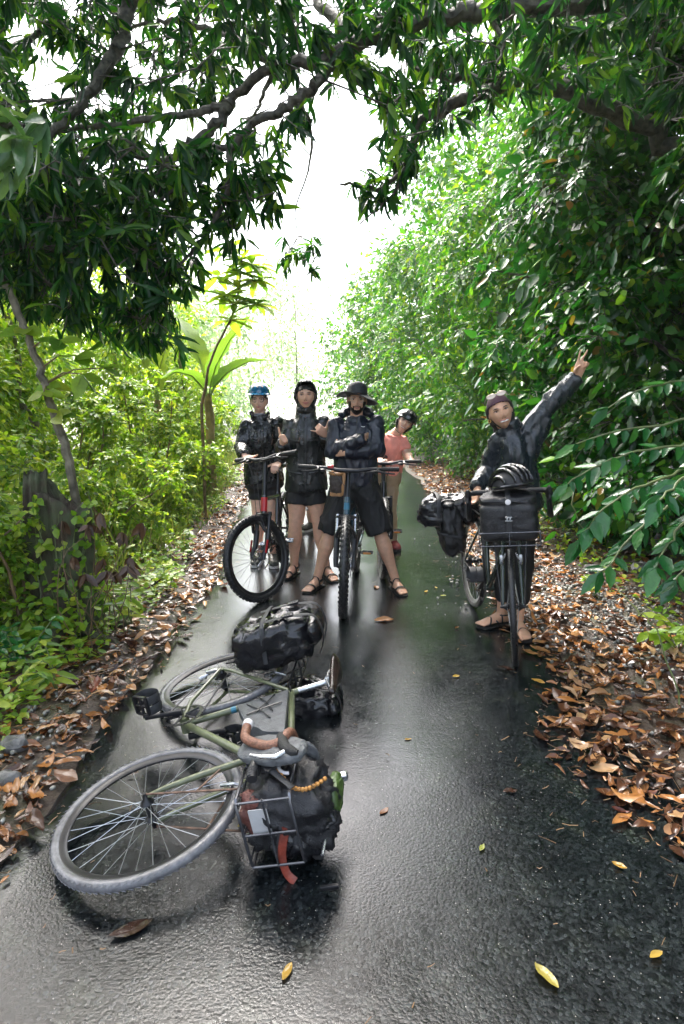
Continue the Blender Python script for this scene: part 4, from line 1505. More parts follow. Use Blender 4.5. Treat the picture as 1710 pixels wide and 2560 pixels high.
M_GRIP = simple('black_grip', (.012, .012, .012), rough=.55, var=.3, bump=.6, bscale=250)
M_TAPE_B = simple('black_bar_tape', (.013, .013, .014), rough=.5, var=.3, bump=.5, bscale=180)
M_TAPE_BR = simple('brown_cork_tape', (.19, .085, .05), rough=.5, var=.45, scale=110, bump=.4, bscale=220)
M_OLIVE = simple('olive_frame_paint', (.105, .12, .062), rough=.28, var=.25, scale=25, coat=.4)
M_OLIVE_D = simple('dark_green_frame_paint', (.02, .032, .024), rough=.25, var=.25, coat=.5)
M_FRAME_BK = simple('black_frame_paint', (.012, .012, .014), rough=.25, var=.2, coat=.5)
M_FRAME_BL = simple('blue_black_frame_paint', (.012, .05, .075), rough=.25, var=.3, scale=5, coat=.5)
M_RED = simple('red_paint', (.42, .015, .018), rough=.3, var=.2)
M_TURQ = simple('turquoise_paint', (.015, .12, .19), rough=.3, var=.2)
M_ORANGE = simple('orange_plastic', (.55, .18, .02), rough=.4, var=.2)
M_LEATHER = simple('dark_leather', (.022, .014, .011), rough=.22, var=.5, scale=25, bump=.2, bscale=90)
M_SADDLE = simple('saddle_vinyl', (.013, .013, .014), rough=.35, var=.3)
M_FABRIC = simple('black_nylon', (.012, .012, .014), rough=.42, var=.3, bump=.35, bscale=260, rvar=.15)
M_VINYL = simple('wet_black_vinyl', (.011, .011, .013), rough=.16, var=.3, bump=.25, bscale=40, rvar=.09)
M_STRAP = simple('grey_black_webbing', (.03, .031, .034), rough=.5, var=.3, bump=.5, bscale=300)
M_BUCKLE = simple('black_plastic', (.016, .016, .018), rough=.3, var=.2)
M_GREY = simple('grey_padded_cloth', (.085, .09, .095), rough=.5, var=.3, scale=40, bump=.4, bscale=160)
M_WHITE = simple('white_plastic', (.62, .60, .60), rough=.4, var=.1)
M_RUST = simple('rusty_steel', (.14, .085, .06), rough=.5, metal=.4, var=.6, scale=40)


class Bike:
    """bicycle in its own frame: x forward, y left, z up, rear axle above the origin"""

    def __init__(self, name, label, M, R=.37, tr=.027, wb=1.15, bb=(.44, .31), seat=(.30, .76), head_deg=67, off=.05,
                 ht=(.62, .74), steer=0.0, mats=None, knobby=True, group=None, spokes=28):
        self.M, self.R, self.tr, self.wb = M, R, tr, wb
        self.bb, self.seat = V(bb[0], 0, bb[1]), V(seat[0], 0, seat[1])
        ha = RAD(head_deg)
        self.ax = V(-math.cos(ha), 0, math.sin(ha))
        xf = wb - off / math.sin(ha)
        self.on_axis = lambda z: V(xf - (z - R) / math.tan(ha), 0, z)
        self.ht0, self.ht1 = self.on_axis(ht[0]), self.on_axis(ht[1])
        Rs = Matrix.Rotation(steer, 3, self.ax)
        o0 = self.on_axis(R)
        self.T = lambda p: M @ Vector(p)
        self.S = lambda p: M @ (Rs @ (Vector(p) - o0) + o0)
        self.mats = dict(frame=M_FRAME_BK, fork=M_BLACKM, rim=M_RIM, spoke=M_SPOKE_B, tyre=M_RUBBER, seatpost=M_BLACKM)
        self.mats.update(mats or {})
        base = M @ V(wb * .5, 0, 0)
        self.t = root(name, base, label, 'bicycle', group)
        self.knobby, self.nsp = knobby, spokes

    def mb(self, front=False):
        return MB(self.S if front else self.T)

    def wheel(self, front, hub_w=.055):
        c = V(self.wb if front else 0, 0, self.R)
        T = self.S if front else self.T
        R, tr = self.R, self.tr
        ax = V(0, 1, 0)
        m = MB(T).torus(c, ax, R - tr, tr, 64, 10, tr * .95)
        if self.knobby:
            for i in range(56):
                for row, off in ((0, -.45), (1, .45), (2, -.95), (3, .95)):
                    a = 2 * math.pi * (i + .5 * (row % 2)) / 56
                    d = V(math.cos(a), 0, math.sin(a))
                    tg = V(-math.sin(a), 0, math.cos(a))
                    th = off * 1.15
                    rad = d * math.cos(th) + ax * math.sin(th)
                    p = c + d * (R - tr) + rad * (tr + .001)
                    m.box(p, tg * .010, rad.cross(tg) * (tr * .22), rad * .0035, .15)
        else:
            for i in range(90):
                for sg in (-1, 1):
                    a = 2 * math.pi * (i + (.5 if sg > 0 else 0)) / 90
                    d = V(math.cos(a), 0, math.sin(a))
                    tg = V(-math.sin(a), 0, math.cos(a))
                    rad = unit(d + ax * sg * .9)
                    p = c + d * (R - tr) + rad * tr
                    m.box(p, unit(tg + ax * sg * .5) * .008, rad.cross(tg) * .0022, rad * .0016, .15)
        w = m.build('wheel', self.mats['tyre'], self.t)
        Rr = R - 2 * tr
        hw = min(.013, tr * .6)
        prof = [(Rr + .006, -hw), (Rr + .006, hw), (Rr - .010, hw * .85), (Rr - .020, hw * .3), (Rr - .020, -hw * .3), (Rr - .010, -hw * .85)]
        MB(T).lathe(c, ax, prof, 64, closed=True).build('rim', self.mats['rim'], w)
        s = MB(T)
        n = self.nsp
        for i in range(n):
            sg = 1 if i % 2 else -1
            a = 2 * math.pi * i / n
            b = a + (.55 if (i // 2) % 2 else -.55)
            s.tube([c + V(math.cos(b) * .022, sg * hub_w * .6, math.sin(b) * .022), c + V(math.cos(a) * (Rr - .018), 0, math.sin(a) * (Rr - .018))], .0013, 4)
        o = s.build('spokes', self.mats['spoke'], w)
        o['kind'] = 'stuff'
        h = MB(T).lathe(c, ax, [(.008, -hub_w - .02), (.011, -hub_w), (.026, -hub_w * .62), (.024, -hub_w * .55), (.013, -hub_w * .4), (.013, hub_w * .4), (.024, hub_w * .55), (.026, hub_w * .62), (.011, hub_w), (.008, hub_w + .02)], 16)
        h.build('hub', self.mats.get('hub', M_BLACKM), w)
        return w

    def disc(self, w, front, r=.085):
        c = V(self.wb if front else 0, .045, self.R)
        T = self.S if front else self.T
        m = MB(T)
        m.lathe(c, (0, 1, 0), [(r, -.001), (r, .001), (r - .014, .001), (r - .014, -.001)], 36, closed=True)
        for i in range(6):
            a = math.pi * i / 3
            m.tube([c + V(math.cos(a) * .02, 0, math.sin(a) * .02), c + V(math.cos(a + .35) * (r - .01), 0, math.sin(a + .35) * (r - .01))], .003, 4)
        m.build('brake_disc', M_ALU, w)
        MB(T).box(c + V(-.05 if front else .04, .0, .07), V(.026, 0, .01), V(0, .016, 0), V(-.008, 0, .022), .25).build('brake_caliper', M_BLACKM, self.t)

    def frame(self, d=.018, dt=.022, tt_z=None, extra=True, band=None):
        m = self.mb()
        b, s = self.bb, self.seat
        tt = s + V(.01, 0, -.03) if tt_z is None else lerp(b, s, tt_z)
        m.tube([b, s], d * .95, 12)
        m.tube([lerp(self.ht0, self.ht1, .15), b], dt, 12)
        m.tube([lerp(self.ht0, self.ht1, .82), tt], d, 12)
        m.tube([self.ht0 - self.ax * .005, self.ht1 + self.ax * .005], d * 1.25, 12)
        for sg in (-1, 1):
            m.tube([b + V(-.01, sg * .03, 0), b + V(-.12, sg * .05, 0.0), V(.0, sg * .068, self.R)], [.011, .010, .008], 8)
            m.tube([lerp(b, s, .92) + V(0, sg * .016, 0), V(.03, sg * .06, self.R + .06), V(0, sg * .068, self.R)], [.009, .008, .007], 8)
            m.box(V(0, sg * .066, self.R), V(.018, 0, 0), V(0, .004, 0), V(0, 0, .018), .3)
        m.tube([b + V(0, -.036, 0), b + V(0, .036, 0)], .024, 14)
        m.build('frame', self.mats['frame'], self.t)
        if band:
            for k, col in band:
                q = lerp(b, s, k)
                dd = unit(s - b)
                self.mb().tube([q - dd * .012, q + dd * .012], d * .95 + .001, 12).build('band', col, self.t)

    def seat_post(self, z, fwd=0.0, mat=None, tilt=0.0):
        dd = unit(self.seat - self.bb)
        top = self.seat + dd * ((z - self.seat.z) / dd.z)
        self.mb().tube([self.seat - dd * .02, top - dd * .03], .0145, 12).build('seat_post', self.mats['seatpost'], self.t)
        m = self.mb()
        L = [(-.13, .075, .028, 0), (-.115, .078, .032, .002), (-.06, .074, .034, .001), (-.01, .05, .030, -.004), (.05, .028, .025, -.004), (.11, .021, .022, -.002), (.145, .016, .018, -.006), (.15, .006, .008, -.008)]
        rs = []
        for x, w, h, dz in L:
            ring = []
            for k in range(16):
                a = 2 * math.pi * k / 16
                yy = math.cos(a) * w
                zz = math.sin(a)
                zz = zz * h * (.45 if zz > 0 else 1.0) - abs(math.cos(a)) ** 3 * .012
                ring.append(top + V(x + fwd, yy, .02 + dz + zz))
            rs.append(ring)
        m.rings(rs)
        sd = m.build('saddle', mat or M_SADDLE, self.t, angle=60)
        r = self.mb()
        for sg in (-1, 1):
            r.tube([top + V(.12 + fwd, sg * .008, .0), top + V(.04, sg * .022, -.022), top + V(-.04, sg * .024, -.022), top + V(-.11, sg * .035, .0)], .0035, 6)
        r.box(top + V(0, 0, -.022), V(.018, 0, 0), V(0, .026, 0), V(0, 0, .012), .2)
        r.build('rail', M_ALU, sd)
        self.sad = top

    def susp_fork(self, mat_low=None, mat_st=None, accent=None):
        z0 = self.R
        cr = self.on_axis(self.ht0.z - .012)
        m = self.mb(True)
        m.box(cr, V(.022, 0, 0), V(0, .075, 0), V(0, 0, .016), .3)
        m.tube([cr, self.ht0 + self.ax * .02], .018, 10)
        f = m.build('fork', self.mats['fork'], self.t)
        hub = V(self.wb, 0, z0)
        for sg in (-1, 1):
            top = cr + V(0, sg * .064, 0)
            low = hub + V(0, sg * .064, 0)
            dd = unit(top - (low + V(-.04, 0, .03)))
            mid = lerp(top, low, .38) + V(-.012, 0, 0)
            self.mb(True).tube([top + dd * .02, mid], .0155, 12).build('stanchion', mat_st or M_ALU, f)
            self.mb(True).tube([mid + dd * .005, mid - dd * .02, lerp(mid, low, .6) + V(-.015, 0, 0), low + V(-.012, 0, .03), low + V(0, 0, -.008)], [.021, .0225, .021, .019, .015], 12).build('fork_leg', mat_low or M_BLACKM, f)
        a = lerp(cr, hub, .46) + V(.01, 0, .05)
        self.mb(True).tube([a + V(0, -.07, -.03), a + V(.015, -.045, .045), a + V(.02, 0, .06), a + V(.015, .045, .045), a + V(0, .07, -.03)], .012, 8).build('fork_arch', mat_low or M_BLACKM, f)
        if accent:
            for sg in (-1, 1):
                p = lerp(cr, hub, .72) + V(.006, sg * .087, 0)
                self.mb(True).box(p, unit(hub - cr) * .05, V(0, .0015, 0), V(.008, 0, .004), .1).build('decal', accent, f)
        return f

    def rigid_fork(self):
        cr = self.on_axis(self.ht0.z - .02)
        hub = V(self.wb, 0, self.R)
        m = self.mb(True)
        m.tube([cr - self.ax * .008, self.ht0 + self.ax * .01], .019, 12)
        m.box(cr, V(.016, 0, 0), V(0, .05, 0), V(0, 0, .014), .35)
        f = m.build('fork', self.mats['fork'], self.t)
        for sg in (-1, 1):
            self.mb(True).tube([cr + V(0, sg * .044, 0), lerp(cr, hub, .5) + V(-.012, sg * .052, 0), lerp(cr, hub, .85) + V(-.012, sg * .056, 0), hub + V(0, sg * .058, 0)], [.0135, .0125, .010, .008], 10).build('fork_leg', self.mats['fork'], f)
        return f

    def flat_bar(self, z, w=.74, rise=.02, sweep=.05, accent=None):
        c = self.on_axis(z) + V(.05, 0, 0)
        self.mb(True).tube([self.ht1, self.on_axis(z - .02), c + V(-.02, 0, 0)], [.018, .018, .014], 10).build('stem', M_BLACKM, self.t)
        self.bar_c = c
        hw = w * .5
        P = [c + V(-sweep, -hw, rise), c + V(-sweep * .3, -hw * .45, rise), c + V(0, -.06, 0), c + V(0, .06, 0), c + V(-sweep * .3, hw * .45, rise), c + V(-sweep, hw, rise)]
        self.mb(True).tube(P, [.011, .0125, .0155, .0155, .0125, .011], 10).build('handlebar', M_BLACKM, self.t)
        for sg in (-1, 1):
            e = P[0] if sg < 0 else P[-1]
            q = P[1] if sg < 0 else P[-2]
            d = unit(q - e)
            rr = [.0165, .019] + [.0162, .0178] * 5 + [.0165, .013]
            self.mb(True).tube([e + d * (.135 * i / (len(rr) - 1)) for i in range(len(rr))], rr, 12).build('grip', M_GRIP, self.t)
            k = e + d * .155
            self.mb(True).tube([k, k + V(.035, -sg * .005, -.012), k + V(.05, sg * .05, -.022), k + V(.045, sg * .12, -.026)], [.013, .011, .007, .005], 8).build('brake_lever', M_BLACKM, self.t)
            self.mb(True).box(k + d * .035 + V(.01, 0, -.018), V(.018, 0, 0), V(0, .022, 0), V(0, 0, .012), .3).build('shifter', M_BLACKM, self.t)
            self.mb(True).tube([k + V(.03, -sg * .01, -.01), k + V(.10, -sg * .12, -.02), c + V(.10, sg * .02, -.10), self.ht0 + V(.06, sg * .025, -.02), V(self.wb - .08, sg * .07, self.R + .2)], .0028, 5).build('cable', M_BLACKM, self.t)
        if accent:
            self.mb(True).box(c + V(-.005, accent[1], .025), V(.014, 0, 0), V(0, .022, 0), V(0, 0, .012), .3).build('bell', accent[0], self.t)

    def drop_bar(self, z, w=.44, tape=None, plug=None, reach=.08, drop=.14, ext=.08):
        c = self.on_axis(z - .01) + V(ext, 0, .02)
        self.mb(True).tube([self.ht1, self.on_axis(z - .03), c], [.016, .017, .014], 10).build('stem', M_BLACKM, self.t)
        self.bar_c = c
        hw = w * .5
        self.mb(True).tube([c + V(0, -hw * .55, 0), c + V(0, 0, 0), c + V(0, hw * .55, 0)], [.012, .015, .012], 10).build('handlebar', M_BLACKM, self.t)
        for sg in (-1, 1):
            P = wobble([c + V(0, sg * hw * .5, 0), c + V(.005, sg * hw * .85, .0), c + V(.04, sg * hw, -.004), c + V(reach, sg * hw, -.025), c + V(reach + .012, sg * hw, -.075), c + V(reach - .03, sg * (hw + .006), -drop), c + V(reach - .075, sg * (hw + .01), -drop - .012), c + V(reach - .12, sg * (hw + .012), -drop - .012)], 4, 0)
            tp = self.mb(True).tube(P, [.0165 + .0006 * (i % 2) for i in range(len(P))], 12).build('bar_tape', tape or M_TAPE_B, self.t)
            if plug:
                e = P[-1]
                d = unit(P[-1] - P[-3])
                self.mb(True).tube([e - d * .02, e + d * .003, e + d * .006], [.019, .019, .009], 12).build('bar_plug', plug, tp)
            h = c + V(reach + .005, sg * hw, -.03)
            self.mb(True).tube([h + V(-.035, 0, .005), h + V(0, 0, .012), h + V(.035, 0, .028), h + V(.058, -sg * .003, .058), h + V(.062, -sg * .003, .075)], [.019, .021, .019, .017, .009], 12).build('brake_hood', M_GRIP, self.t)
            self.mb(True).tube([h + V(.05, 0, .03), h + V(.075, 0, .0), h + V(.07, sg * .004, -.05), h + V(.055, sg * .006, -.09)], [.008, .009, .007, .005], 8).build('brake_lever', M_BLACKM if tape is None else M_ALU, self.t)

    def cranks(self, ang, pedal='flat', ring=M_BLACKM, arm=M_BLACKM, pmat=None, L=.17, rot=(0, 0), rr=.085):
        for sg, a in ((-1, ang), (1, ang + math.pi)):
            d = V(math.cos(a), 0, math.sin(a))
            s = self.bb + V(0, sg * .062, 0)
            e = self.bb + d * L + V(0, sg * .075, 0)
            self.mb().tube([s, lerp(s, e, .5), e], [.018, .012, .013], 8, flat=((0, 1, 0), .7)).build('crank', arm, self.t)
            pc = e + V(0, sg * .06, 0)
            pr = rot[0] if sg < 0 else rot[1]
            f, u = V(math.cos(pr), 0, math.sin(pr)), V(-math.sin(pr), 0, math.cos(pr))
            m = self.mb()
            m.tube([e, pc + V(0, sg * .045, 0)], .008, 8)
            for x in (-.042, .042):
                m.box(pc + f * x, f * .006, V(0, .042, 0), u * .009, .2)
            for y in (-.042, 0, .042):
                m.box(pc + V(0, y, 0), f * .042, V(0, .005, 0), u * .007, .2)
            p = m.build('pedal', pmat or M_BLACKM, self.t)
            if pedal == 'flat_reflect':
                for x in (-.05, .05):
                    self.mb().box(pc + f * x, f * .003, V(0, .03, 0), u * .007, .2).build('reflector', M_ORANGE, p)
            if pedal == 'strap':
                for ss in (1,):
                    mm = self.mb()
                    for k in range(2):
                        yy = (-.022, .024)[k]
                        arc = [pc + f * (-.05) + V(0, yy, 0) + u * .005, pc + f * (-.055) + V(0, yy, 0) + u * .055 * ss, pc + f * (-.02) + V(0, yy, 0) + u * .085 * ss, pc + f * .03 + V(0, yy, 0) + u * .082 * ss, pc + f * .056 + V(0, yy, 0) + u * .05 * ss, pc + f * .05 + V(0, yy, 0) + u * .004]
                        mm.tube(wobble(arc, 4, 0), .021, 8, flat=((0, 1, 0), .12))
                    mm.build('foot_strap', M_STRAP, p)
        c = self.bb + V(0, -.045, 0)
        m = self.mb()
        m.lathe(c, (0, 1, 0), [(rr, -.002), (rr, .002), (rr - .014, .002), (rr - .014, -.002)], 40, closed=True)
        for i in range(40):
            a = 2 * math.pi * i / 40
            d = V(math.cos(a), 0, math.sin(a))
            m.box(c + d * (rr + .002), d * .004, V(0, .0016, 0), V(-math.sin(a), 0, math.cos(a)) * .0035, .1)
        for i in range(5):
            a = 2 * math.pi * i / 5 + ang
            m.tube([c + V(math.cos(a) * .015, 0, math.sin(a) * .015), c + V(math.cos(a) * (rr - .008), 0, math.sin(a) * (rr - .008))], .006, 5)
        m.build('chainring', ring, self.t)
        rc = V(0, -.045, self.R)
        m = self.mb()
        for k in range(6):
            m.lathe(rc + V(0, k * .004, 0), (0, 1, 0), [(.024 + k * .005, -.001), (.024 + k * .005, .001), (.014, .001), (.014, -.001)], 24, closed=True)
        m.build('cassette', M_BLACKM, self.t)
        m = self.mb()
        up = [c + V(0, 0, rr), rc + V(0, .01, .035)]
        dn = [c + V(0, 0, -rr), rc + V(.02, .01, -.10)]
        for a, b in (up, dn):
            m.tube([a, b], .0042, 6)
        m.build('chain', M_BLACKM, self.t)
        m = self.mb()
        m.box(rc + V(.01, -.02, -.05), V(.012, 0, .006), V(0, .010, 0), V(-.005, 0, .03), .25)
        m.tube([rc + V(.01, -.01, -.06), rc + V(.02, .005, -.12)], .009, 8)
        m.lathe(rc + V(.02, .008, -.10), (0, 1, 0), [(.02, -.004), (.02, .004)], 14)
        m.build('derailleur', self.mats.get('mech', M_BLACKM), self.t)

    def rack(self, mat=M_BLACKM):
        z = 2 * self.R + .07
        m = self.mb()
        for sg in (-1, 1):
            m.tube([V(.30, sg * .05, z), V(-.25, sg * .055, z)], .005, 6)
            for x in (-.16, -.02):
                m.tube([V(x, sg * .06, z), V(x * .6, sg * .09, z - .18), V(-.01, sg * .085, self.R + .03)], .005, 6)
            m.tube([V(-.16, sg * .085, z - .06), V(.05, sg * .085, z - .06)], .004, 6)
        for x in (.15, 0, -.12, -.25):
            m.tube([V(x, -.055, z), V(x, .055, z)], .005, 6)
        m.tube([V(.30, -.05, z), V(.30, .05, z)], .004, 6)
        m.build('rack', mat, self.t)
        self.rack_z = z


def bike_matrix(rear, front, wb, roll=0.0, z=0.0):
    """upright bicycle with its tyres touching the ground at two points"""
    r, f = Vector((rear[0], rear[1], 0)), Vector((front[0], front[1], 0))
    x = unit(f - r)
    y = V(0, 0, 1).cross(x)
    M = Matrix(((x.x, y.x, 0, f.x - x.x * wb), (x.y, y.y, 0, f.y - x.y * wb), (0, 0, 1, z), (0, 0, 0, 1)))
    return M @ Matrix.Rotation(roll, 4, 'X')


def soft(T, c, u, v, w, p=5.0, amp=.02, fr=5.0, seed=0.0, nu=60, nv=40, pull=None, sag=0.0):
    """soft bag: a rounded block with creases and dents"""
    c, u, v, w = Vector(c), Vector(u), Vector(v), Vector(w)
    vs = []
    lu, lv, lw = u.length, v.length, w.length
    for j in range(nv + 1):
        th = math.pi * (.01 + .98 * j / nv)
        for k in range(nu):
            ph = 2 * math.pi * k / nu
            d = V(math.sin(th) * math.cos(ph), math.sin(th) * math.sin(ph), -math.cos(th))
            s = (abs(d.x) ** p + abs(d.y) ** p + abs(d.z) ** p) ** (-1 / p)
            q = d * s
            loc = V(q.x * lu, q.y * lv, q.z * lw)
            n1 = mnoise.noise(loc * fr + V(seed, seed, 0))
            wq = V(mnoise.noise(loc * fr + V(4, 4, seed)), mnoise.noise(loc * fr + V(7, seed, 1)), 0) * .7
            n2 = (1 - min(1, abs(mnoise.noise(loc * fr * 1.7 + wq + V(seed, 3, seed))) * 2.6)) ** 2
            n3 = (1 - min(1, abs(mnoise.noise(loc * fr * 3.9 + wq + V(1, seed, seed))) * 2.6)) ** 2
            a = amp * (n1 * .9 + n2 * .75 + n3 * .4 - .35)
            k1 = 1.0
            if pull:
                k1 = pull(q)
            q = V(q.x * k1, q.y * k1, q.z)
            pt = c + u * q.x + v * q.y + w * q.z
            pt += unit(u * d.x / lu + v * d.y / lv + w * d.z / lw) * a
            vs.append(pt)
    m = MB(T)
    rs = [vs[i * nu:(i + 1) * nu] for i in range(nv + 1)]
    m.rings(rs)
    return m


def strap(T, pts, w, t, n=(0, 0, 1)):
    return MB(T).tube(wobble(pts, 4, 0), w, 8, flat=(n, t / w))


# ------------------------------------------------------------------ the touring bicycle lying on the lane
FM = Matrix(((-.0729, .208, .9754, -.9611), (-.9973, -.0262, -.0689, 3.0873), (.0112, -.9778, .2093, .030), (0, 0, 0, 1)))
fb = Bike('bicycle', 'olive green touring bicycle lying on its side in the foreground', FM, R=.345, tr=.0195, wb=1.05, bb=(.43, .275), seat=(.272, .79),
          head_deg=72, off=.045, ht=(.73, .87), steer=.092,
          mats=dict(frame=M_OLIVE, fork=M_OLIVE, rim=M_RIM, spoke=M_SPOKE, tyre=M_TYRE_SHEEN, hub=M_BLACKM, seatpost=M_ALU, mech=M_ALU), knobby=False, spokes=32)
for o in list(fb.t.children):
    pass
fb.wheel(True); fb.wheel(False)
fb.frame(.0155, .0175, band=[(.42, M_TURQ), (.66, M_RED)])
fb.rigid_fork()
fb.seat_post(.955, -.02, M_LEATHER)
fb.drop_bar(.90, .44, M_TAPE_BR, M_WHITE, reach=.085, drop=.15, ext=.15)
fb.cranks(RAD(-82), 'strap', ring=M_BLACKM, rot=(RAD(60), RAD(60)), rr=.092)
fb.rack()
# brakes
for front in (True, False):
    x = fb.wb - .05 if front else .12
    z = 2 * fb.R - .02 if front else 2 * fb.R - .03
    if not front:
        x = .10
    for sg in (-1, 1):
        m = fb.mb(front)
        m.tube([V(x, sg * .03, z - .06), V(x + .02, sg * .045, z), V(x + .02, sg * .02, z + .05)], [.008, .007, .005], 6)
        m.box(V(x, sg * .02, z - .03), V(.025, 0, 0), V(0, .006, 0), V(0, 0, .006), .2)
        m.build('brake', M_ALU, fb.t)
# front rack stays, rusted
m = fb.mb(True)
hub = V(fb.wb, 0, fb.R)
for sg in (-1, 1):
    m.tube([hub + V(0, sg * .07, 0), V(fb.wb + .06, sg * .09, .72)], .0042, 6)
    m.tube([lerp(hub, V(fb.wb + .06, 0, .72), .55) + V(0, sg * .08, 0), V(fb.wb - .10, sg * .06, .60)], .0042, 6)
m.build('rack_stay', M_RUST, fb.t)
# wire front rack / basket
m = fb.mb(True)


def wire_rect(m, pts, r=.0055):
    m.tube(wobble([Vector(p) for p in pts], 1, 0), r, 7, closed=True)


X0, X1, Y0, Z0, Z1 = .97, 1.22, .135, .74, .92
wire_rect(m, [(X0, -Y0, Z0), (X1, -Y0, Z0), (X1 + .012, -Y0 + .015, Z0), (X1 + .012, Y0 - .015, Z0), (X1, Y0, Z0), (X0, Y0, Z0)])
wire_rect(m, [(X0, -Y0, Z1), (X1, -Y0, Z1), (X1 + .012, -Y0 + .015, Z1), (X1 + .012, Y0 - .015, Z1), (X1, Y0, Z1), (X0, Y0, Z1)])
for y in (-Y0, 0, Y0):
    m.tube([V(X1 + .012, y * .95, Z0), V(X1 + .012, y * .95, Z1)], .0045, 6)
for x in (X0, 1.06):
    for y in (-Y0, Y0):
        m.tube([V(x, y, Z0), V(x, y, Z1)], .0045, 6)
for y in (-.1, 0, .1):
    m.tube([V(X0, y, Z0), V(X1, y, Z0)], .004, 6)
for z in (.83,):
    m.tube([V(X1 + .012, -Y0, z), V(X1 + .012, Y0, z)], .004, 6)
m.build('front_rack', M_WIRE, fb.t)
# long kickstand-like bar and reflector lamp on the ground side
fb.mb(True).tube([V(.93, .06, 1.02), V(1.24, .10, .985)], .006, 7).build('light_rod', M_ALU, fb.t)
fb.mb(True).box(V(.915, .06, 1.035), V(.018, 0, 0), V(0, .014, 0), V(0, 0, .026), .25).build('lamp', M_ALU, fb.t)
fb.mb(True).box(V(1.30, .17, 1.0), V(.006, 0, 0), V(0, .008, 0), V(0, 0, .03), .25).build('reflector', M_BLACKM, fb.t)
# frame bag
pts = [V(.31, 0, .755), V(.70, 0, .80), V(.66, 0, .70), V(.56, 0, .60), V(.385, 0, .52)]
m = fb.mb()
rs = []
for yy, k in ((-.036, .86), (-.03, 1), (.03, 1), (.036, .86)):
    cen = sum(pts, V(0, 0, 0)) / 5
    ring = []
    for i, p in enumerate(pts):
        for s_ in range(4):
            q = lerp(p, pts[(i + 1) % 5], s_ / 4)
            ring.append(cen + (q - cen) * k + V(0, yy + .006 * mnoise.noise(q * 20), 0))
    rs.append(ring)
m.rings(rs)
fbag = tag(m.build('frame_bag', M_GREY, angle=50), 'grey frame bag with elastic cord inside the fallen bicycle frame', 'bag')
m = fb.mb()
for a, b_ in ((V(.36, -.042, .70), V(.50, -.042, .64)), (V(.36, -.042, .62), V(.52, -.042, .72)), (V(.42, -.042, .58), V(.58, -.042, .72)), (V(.45, -.042, .75), V(.52, -.042, .6))):
    m.tube([a, lerp(a, b_, .5) + V(0, -.004, .01), b_], .0035, 6)
m.build('elastic_cord', M_BUCKLE, fbag)


def pannier(T, c, u, v, w, lab, seed, buckle=True, mat=None, name='pannier'):
    """roll-closed pannier: body, roll, straps and buckles"""
    c, u, v, w = Vector(c), Vector(u), Vector(v), Vector(w)
    b = root(name, T(c - w), lab, 'bag')
    soft(T, c, u, v, w, 4.5, .026, 7.5, seed, pull=lambda q: 1 - .16 * max(0, q.z) - .10 * max(0, -q.z)).build('body', mat or M_VINYL, b, angle=180)
    soft(T, c + w * 1.0 + v * .1, u * .93, v * .55, w * .16, 3.0, .010, 14, seed + 3, 28, 14).build('roll', mat or M_VINYL, b, angle=180)
    for s in (-.55, .55):
        st = strap(T, [c + u * s + v * 1.05 - w * .35, c + u * s + v * 1.05 + w * .45, c + u * s * .9 + v * .8 + w * 1.08, c + u * s * .8 - v * .2 + w * 1.19, c + u * s * .7 - v * .95 + w * 1.0], .016, .003, tuple(u)).build('strap', M_STRAP, b)
        if buckle:
            m = MB(T)
            pc = c + u * s + v * 1.10 + w * .5
            m.box(pc, unit(u) * .019, unit(w) * .028, unit(v) * .006, .2)
            for k in (-1, 0, 1):
                m.box(pc + unit(v) * .007 + unit(w) * (.012 * k), unit(u) * .013, unit(w) * .003, unit(v) * .003, .2)
            m.build('buckle', M_BUCKLE, st)
    strap(T, [c - u * 1.03 - w * .2 - v * .5, c - u * .9 + v * .98 - w * .1, c + v * 1.12 - w * .12, c + u * .9 + v * .98 - w * .1, c + u * 1.03 - w * .2 - v * .5], .011, .003, tuple(w)).build('strap', M_STRAP, b)
    return b


TF = fb.T
pannier(TF, V(-.02, -.175, .675), V(.175, 0, 0), V(.02, -.125, 0), V(-.02, -.01, .21), 'big wet black pannier on top of the fallen bicycle rear rack', 2.0)
pannier(TF, V(.02, .17, .74), V(.15, 0, 0), V(0, .085, 0), V(.03, .0, .175), 'black pannier pressed to the asphalt under the fallen saddle', 9.0)
# things carried in the front rack
TFs = fb.S
bk = root('rack_bag', TFs(V(1.06, 0, .76)), 'open black tote bag strapped in the fallen front rack', 'bag')
soft(TFs, V(1.085, 0.02, .87), V(.125, 0, 0), V(0, .14, 0), V(0, 0, .15), 3.2, .034, 9, 4.0, pull=lambda q: 1 + .06 * q.z).build('body', M_FABRIC, bk, angle=180)
soft(TFs, V(.985, -.05, .87), V(.012, 0, 0), V(0, .10, 0), V(-.01, 0, .12), 4, .008, 12, 14.0).build('flap', M_GREY, bk, angle=180)
pc_ = root('pouch', TFs(V(1.0, -.14, 1.0)), 'grey oval padded pouch lying on the fallen front rack bag', 'pouch')
soft(TFs, V(1.06, -.19, .85), V(.066, 0, -.02), V(0, -.026, 0), V(.045, -.01, .125), 2.6, .006, 12, 8.0).build('body', M_GREY, pc_, angle=180)
MB(TFs).lathe(V(1.05, -.217, .88), (0, -1, 0), [(.009, 0), (.009, .003), (.004, .005)], 14).build('stud', M_BUCKLE, pc_)
sk = root('dry_sack', TFs(V(1.1, .08, .90)), 'small crumpled black dry sack stuffed in the fallen rack', 'bag')
soft(TFs, V(1.12, .07, .90), V(.07, 0, .03), V(0, .075, 0), V(-.03, 0, .11), 2.8, .03, 11, 51.0).build('body', M_VINYL, sk, angle=180)
for k_ in (-.3, .4):
    strap(TFs, [V(1.04, .0, .86 + .08 * k_), V(1.12, -.02, .90 + .08 * k_), V(1.20, .02, .88 + .08 * k_), V(1.21, .10, .86 + .08 * k_)], .011, .003, (0, 0, 1)).build('strap', M_STRAP, sk)
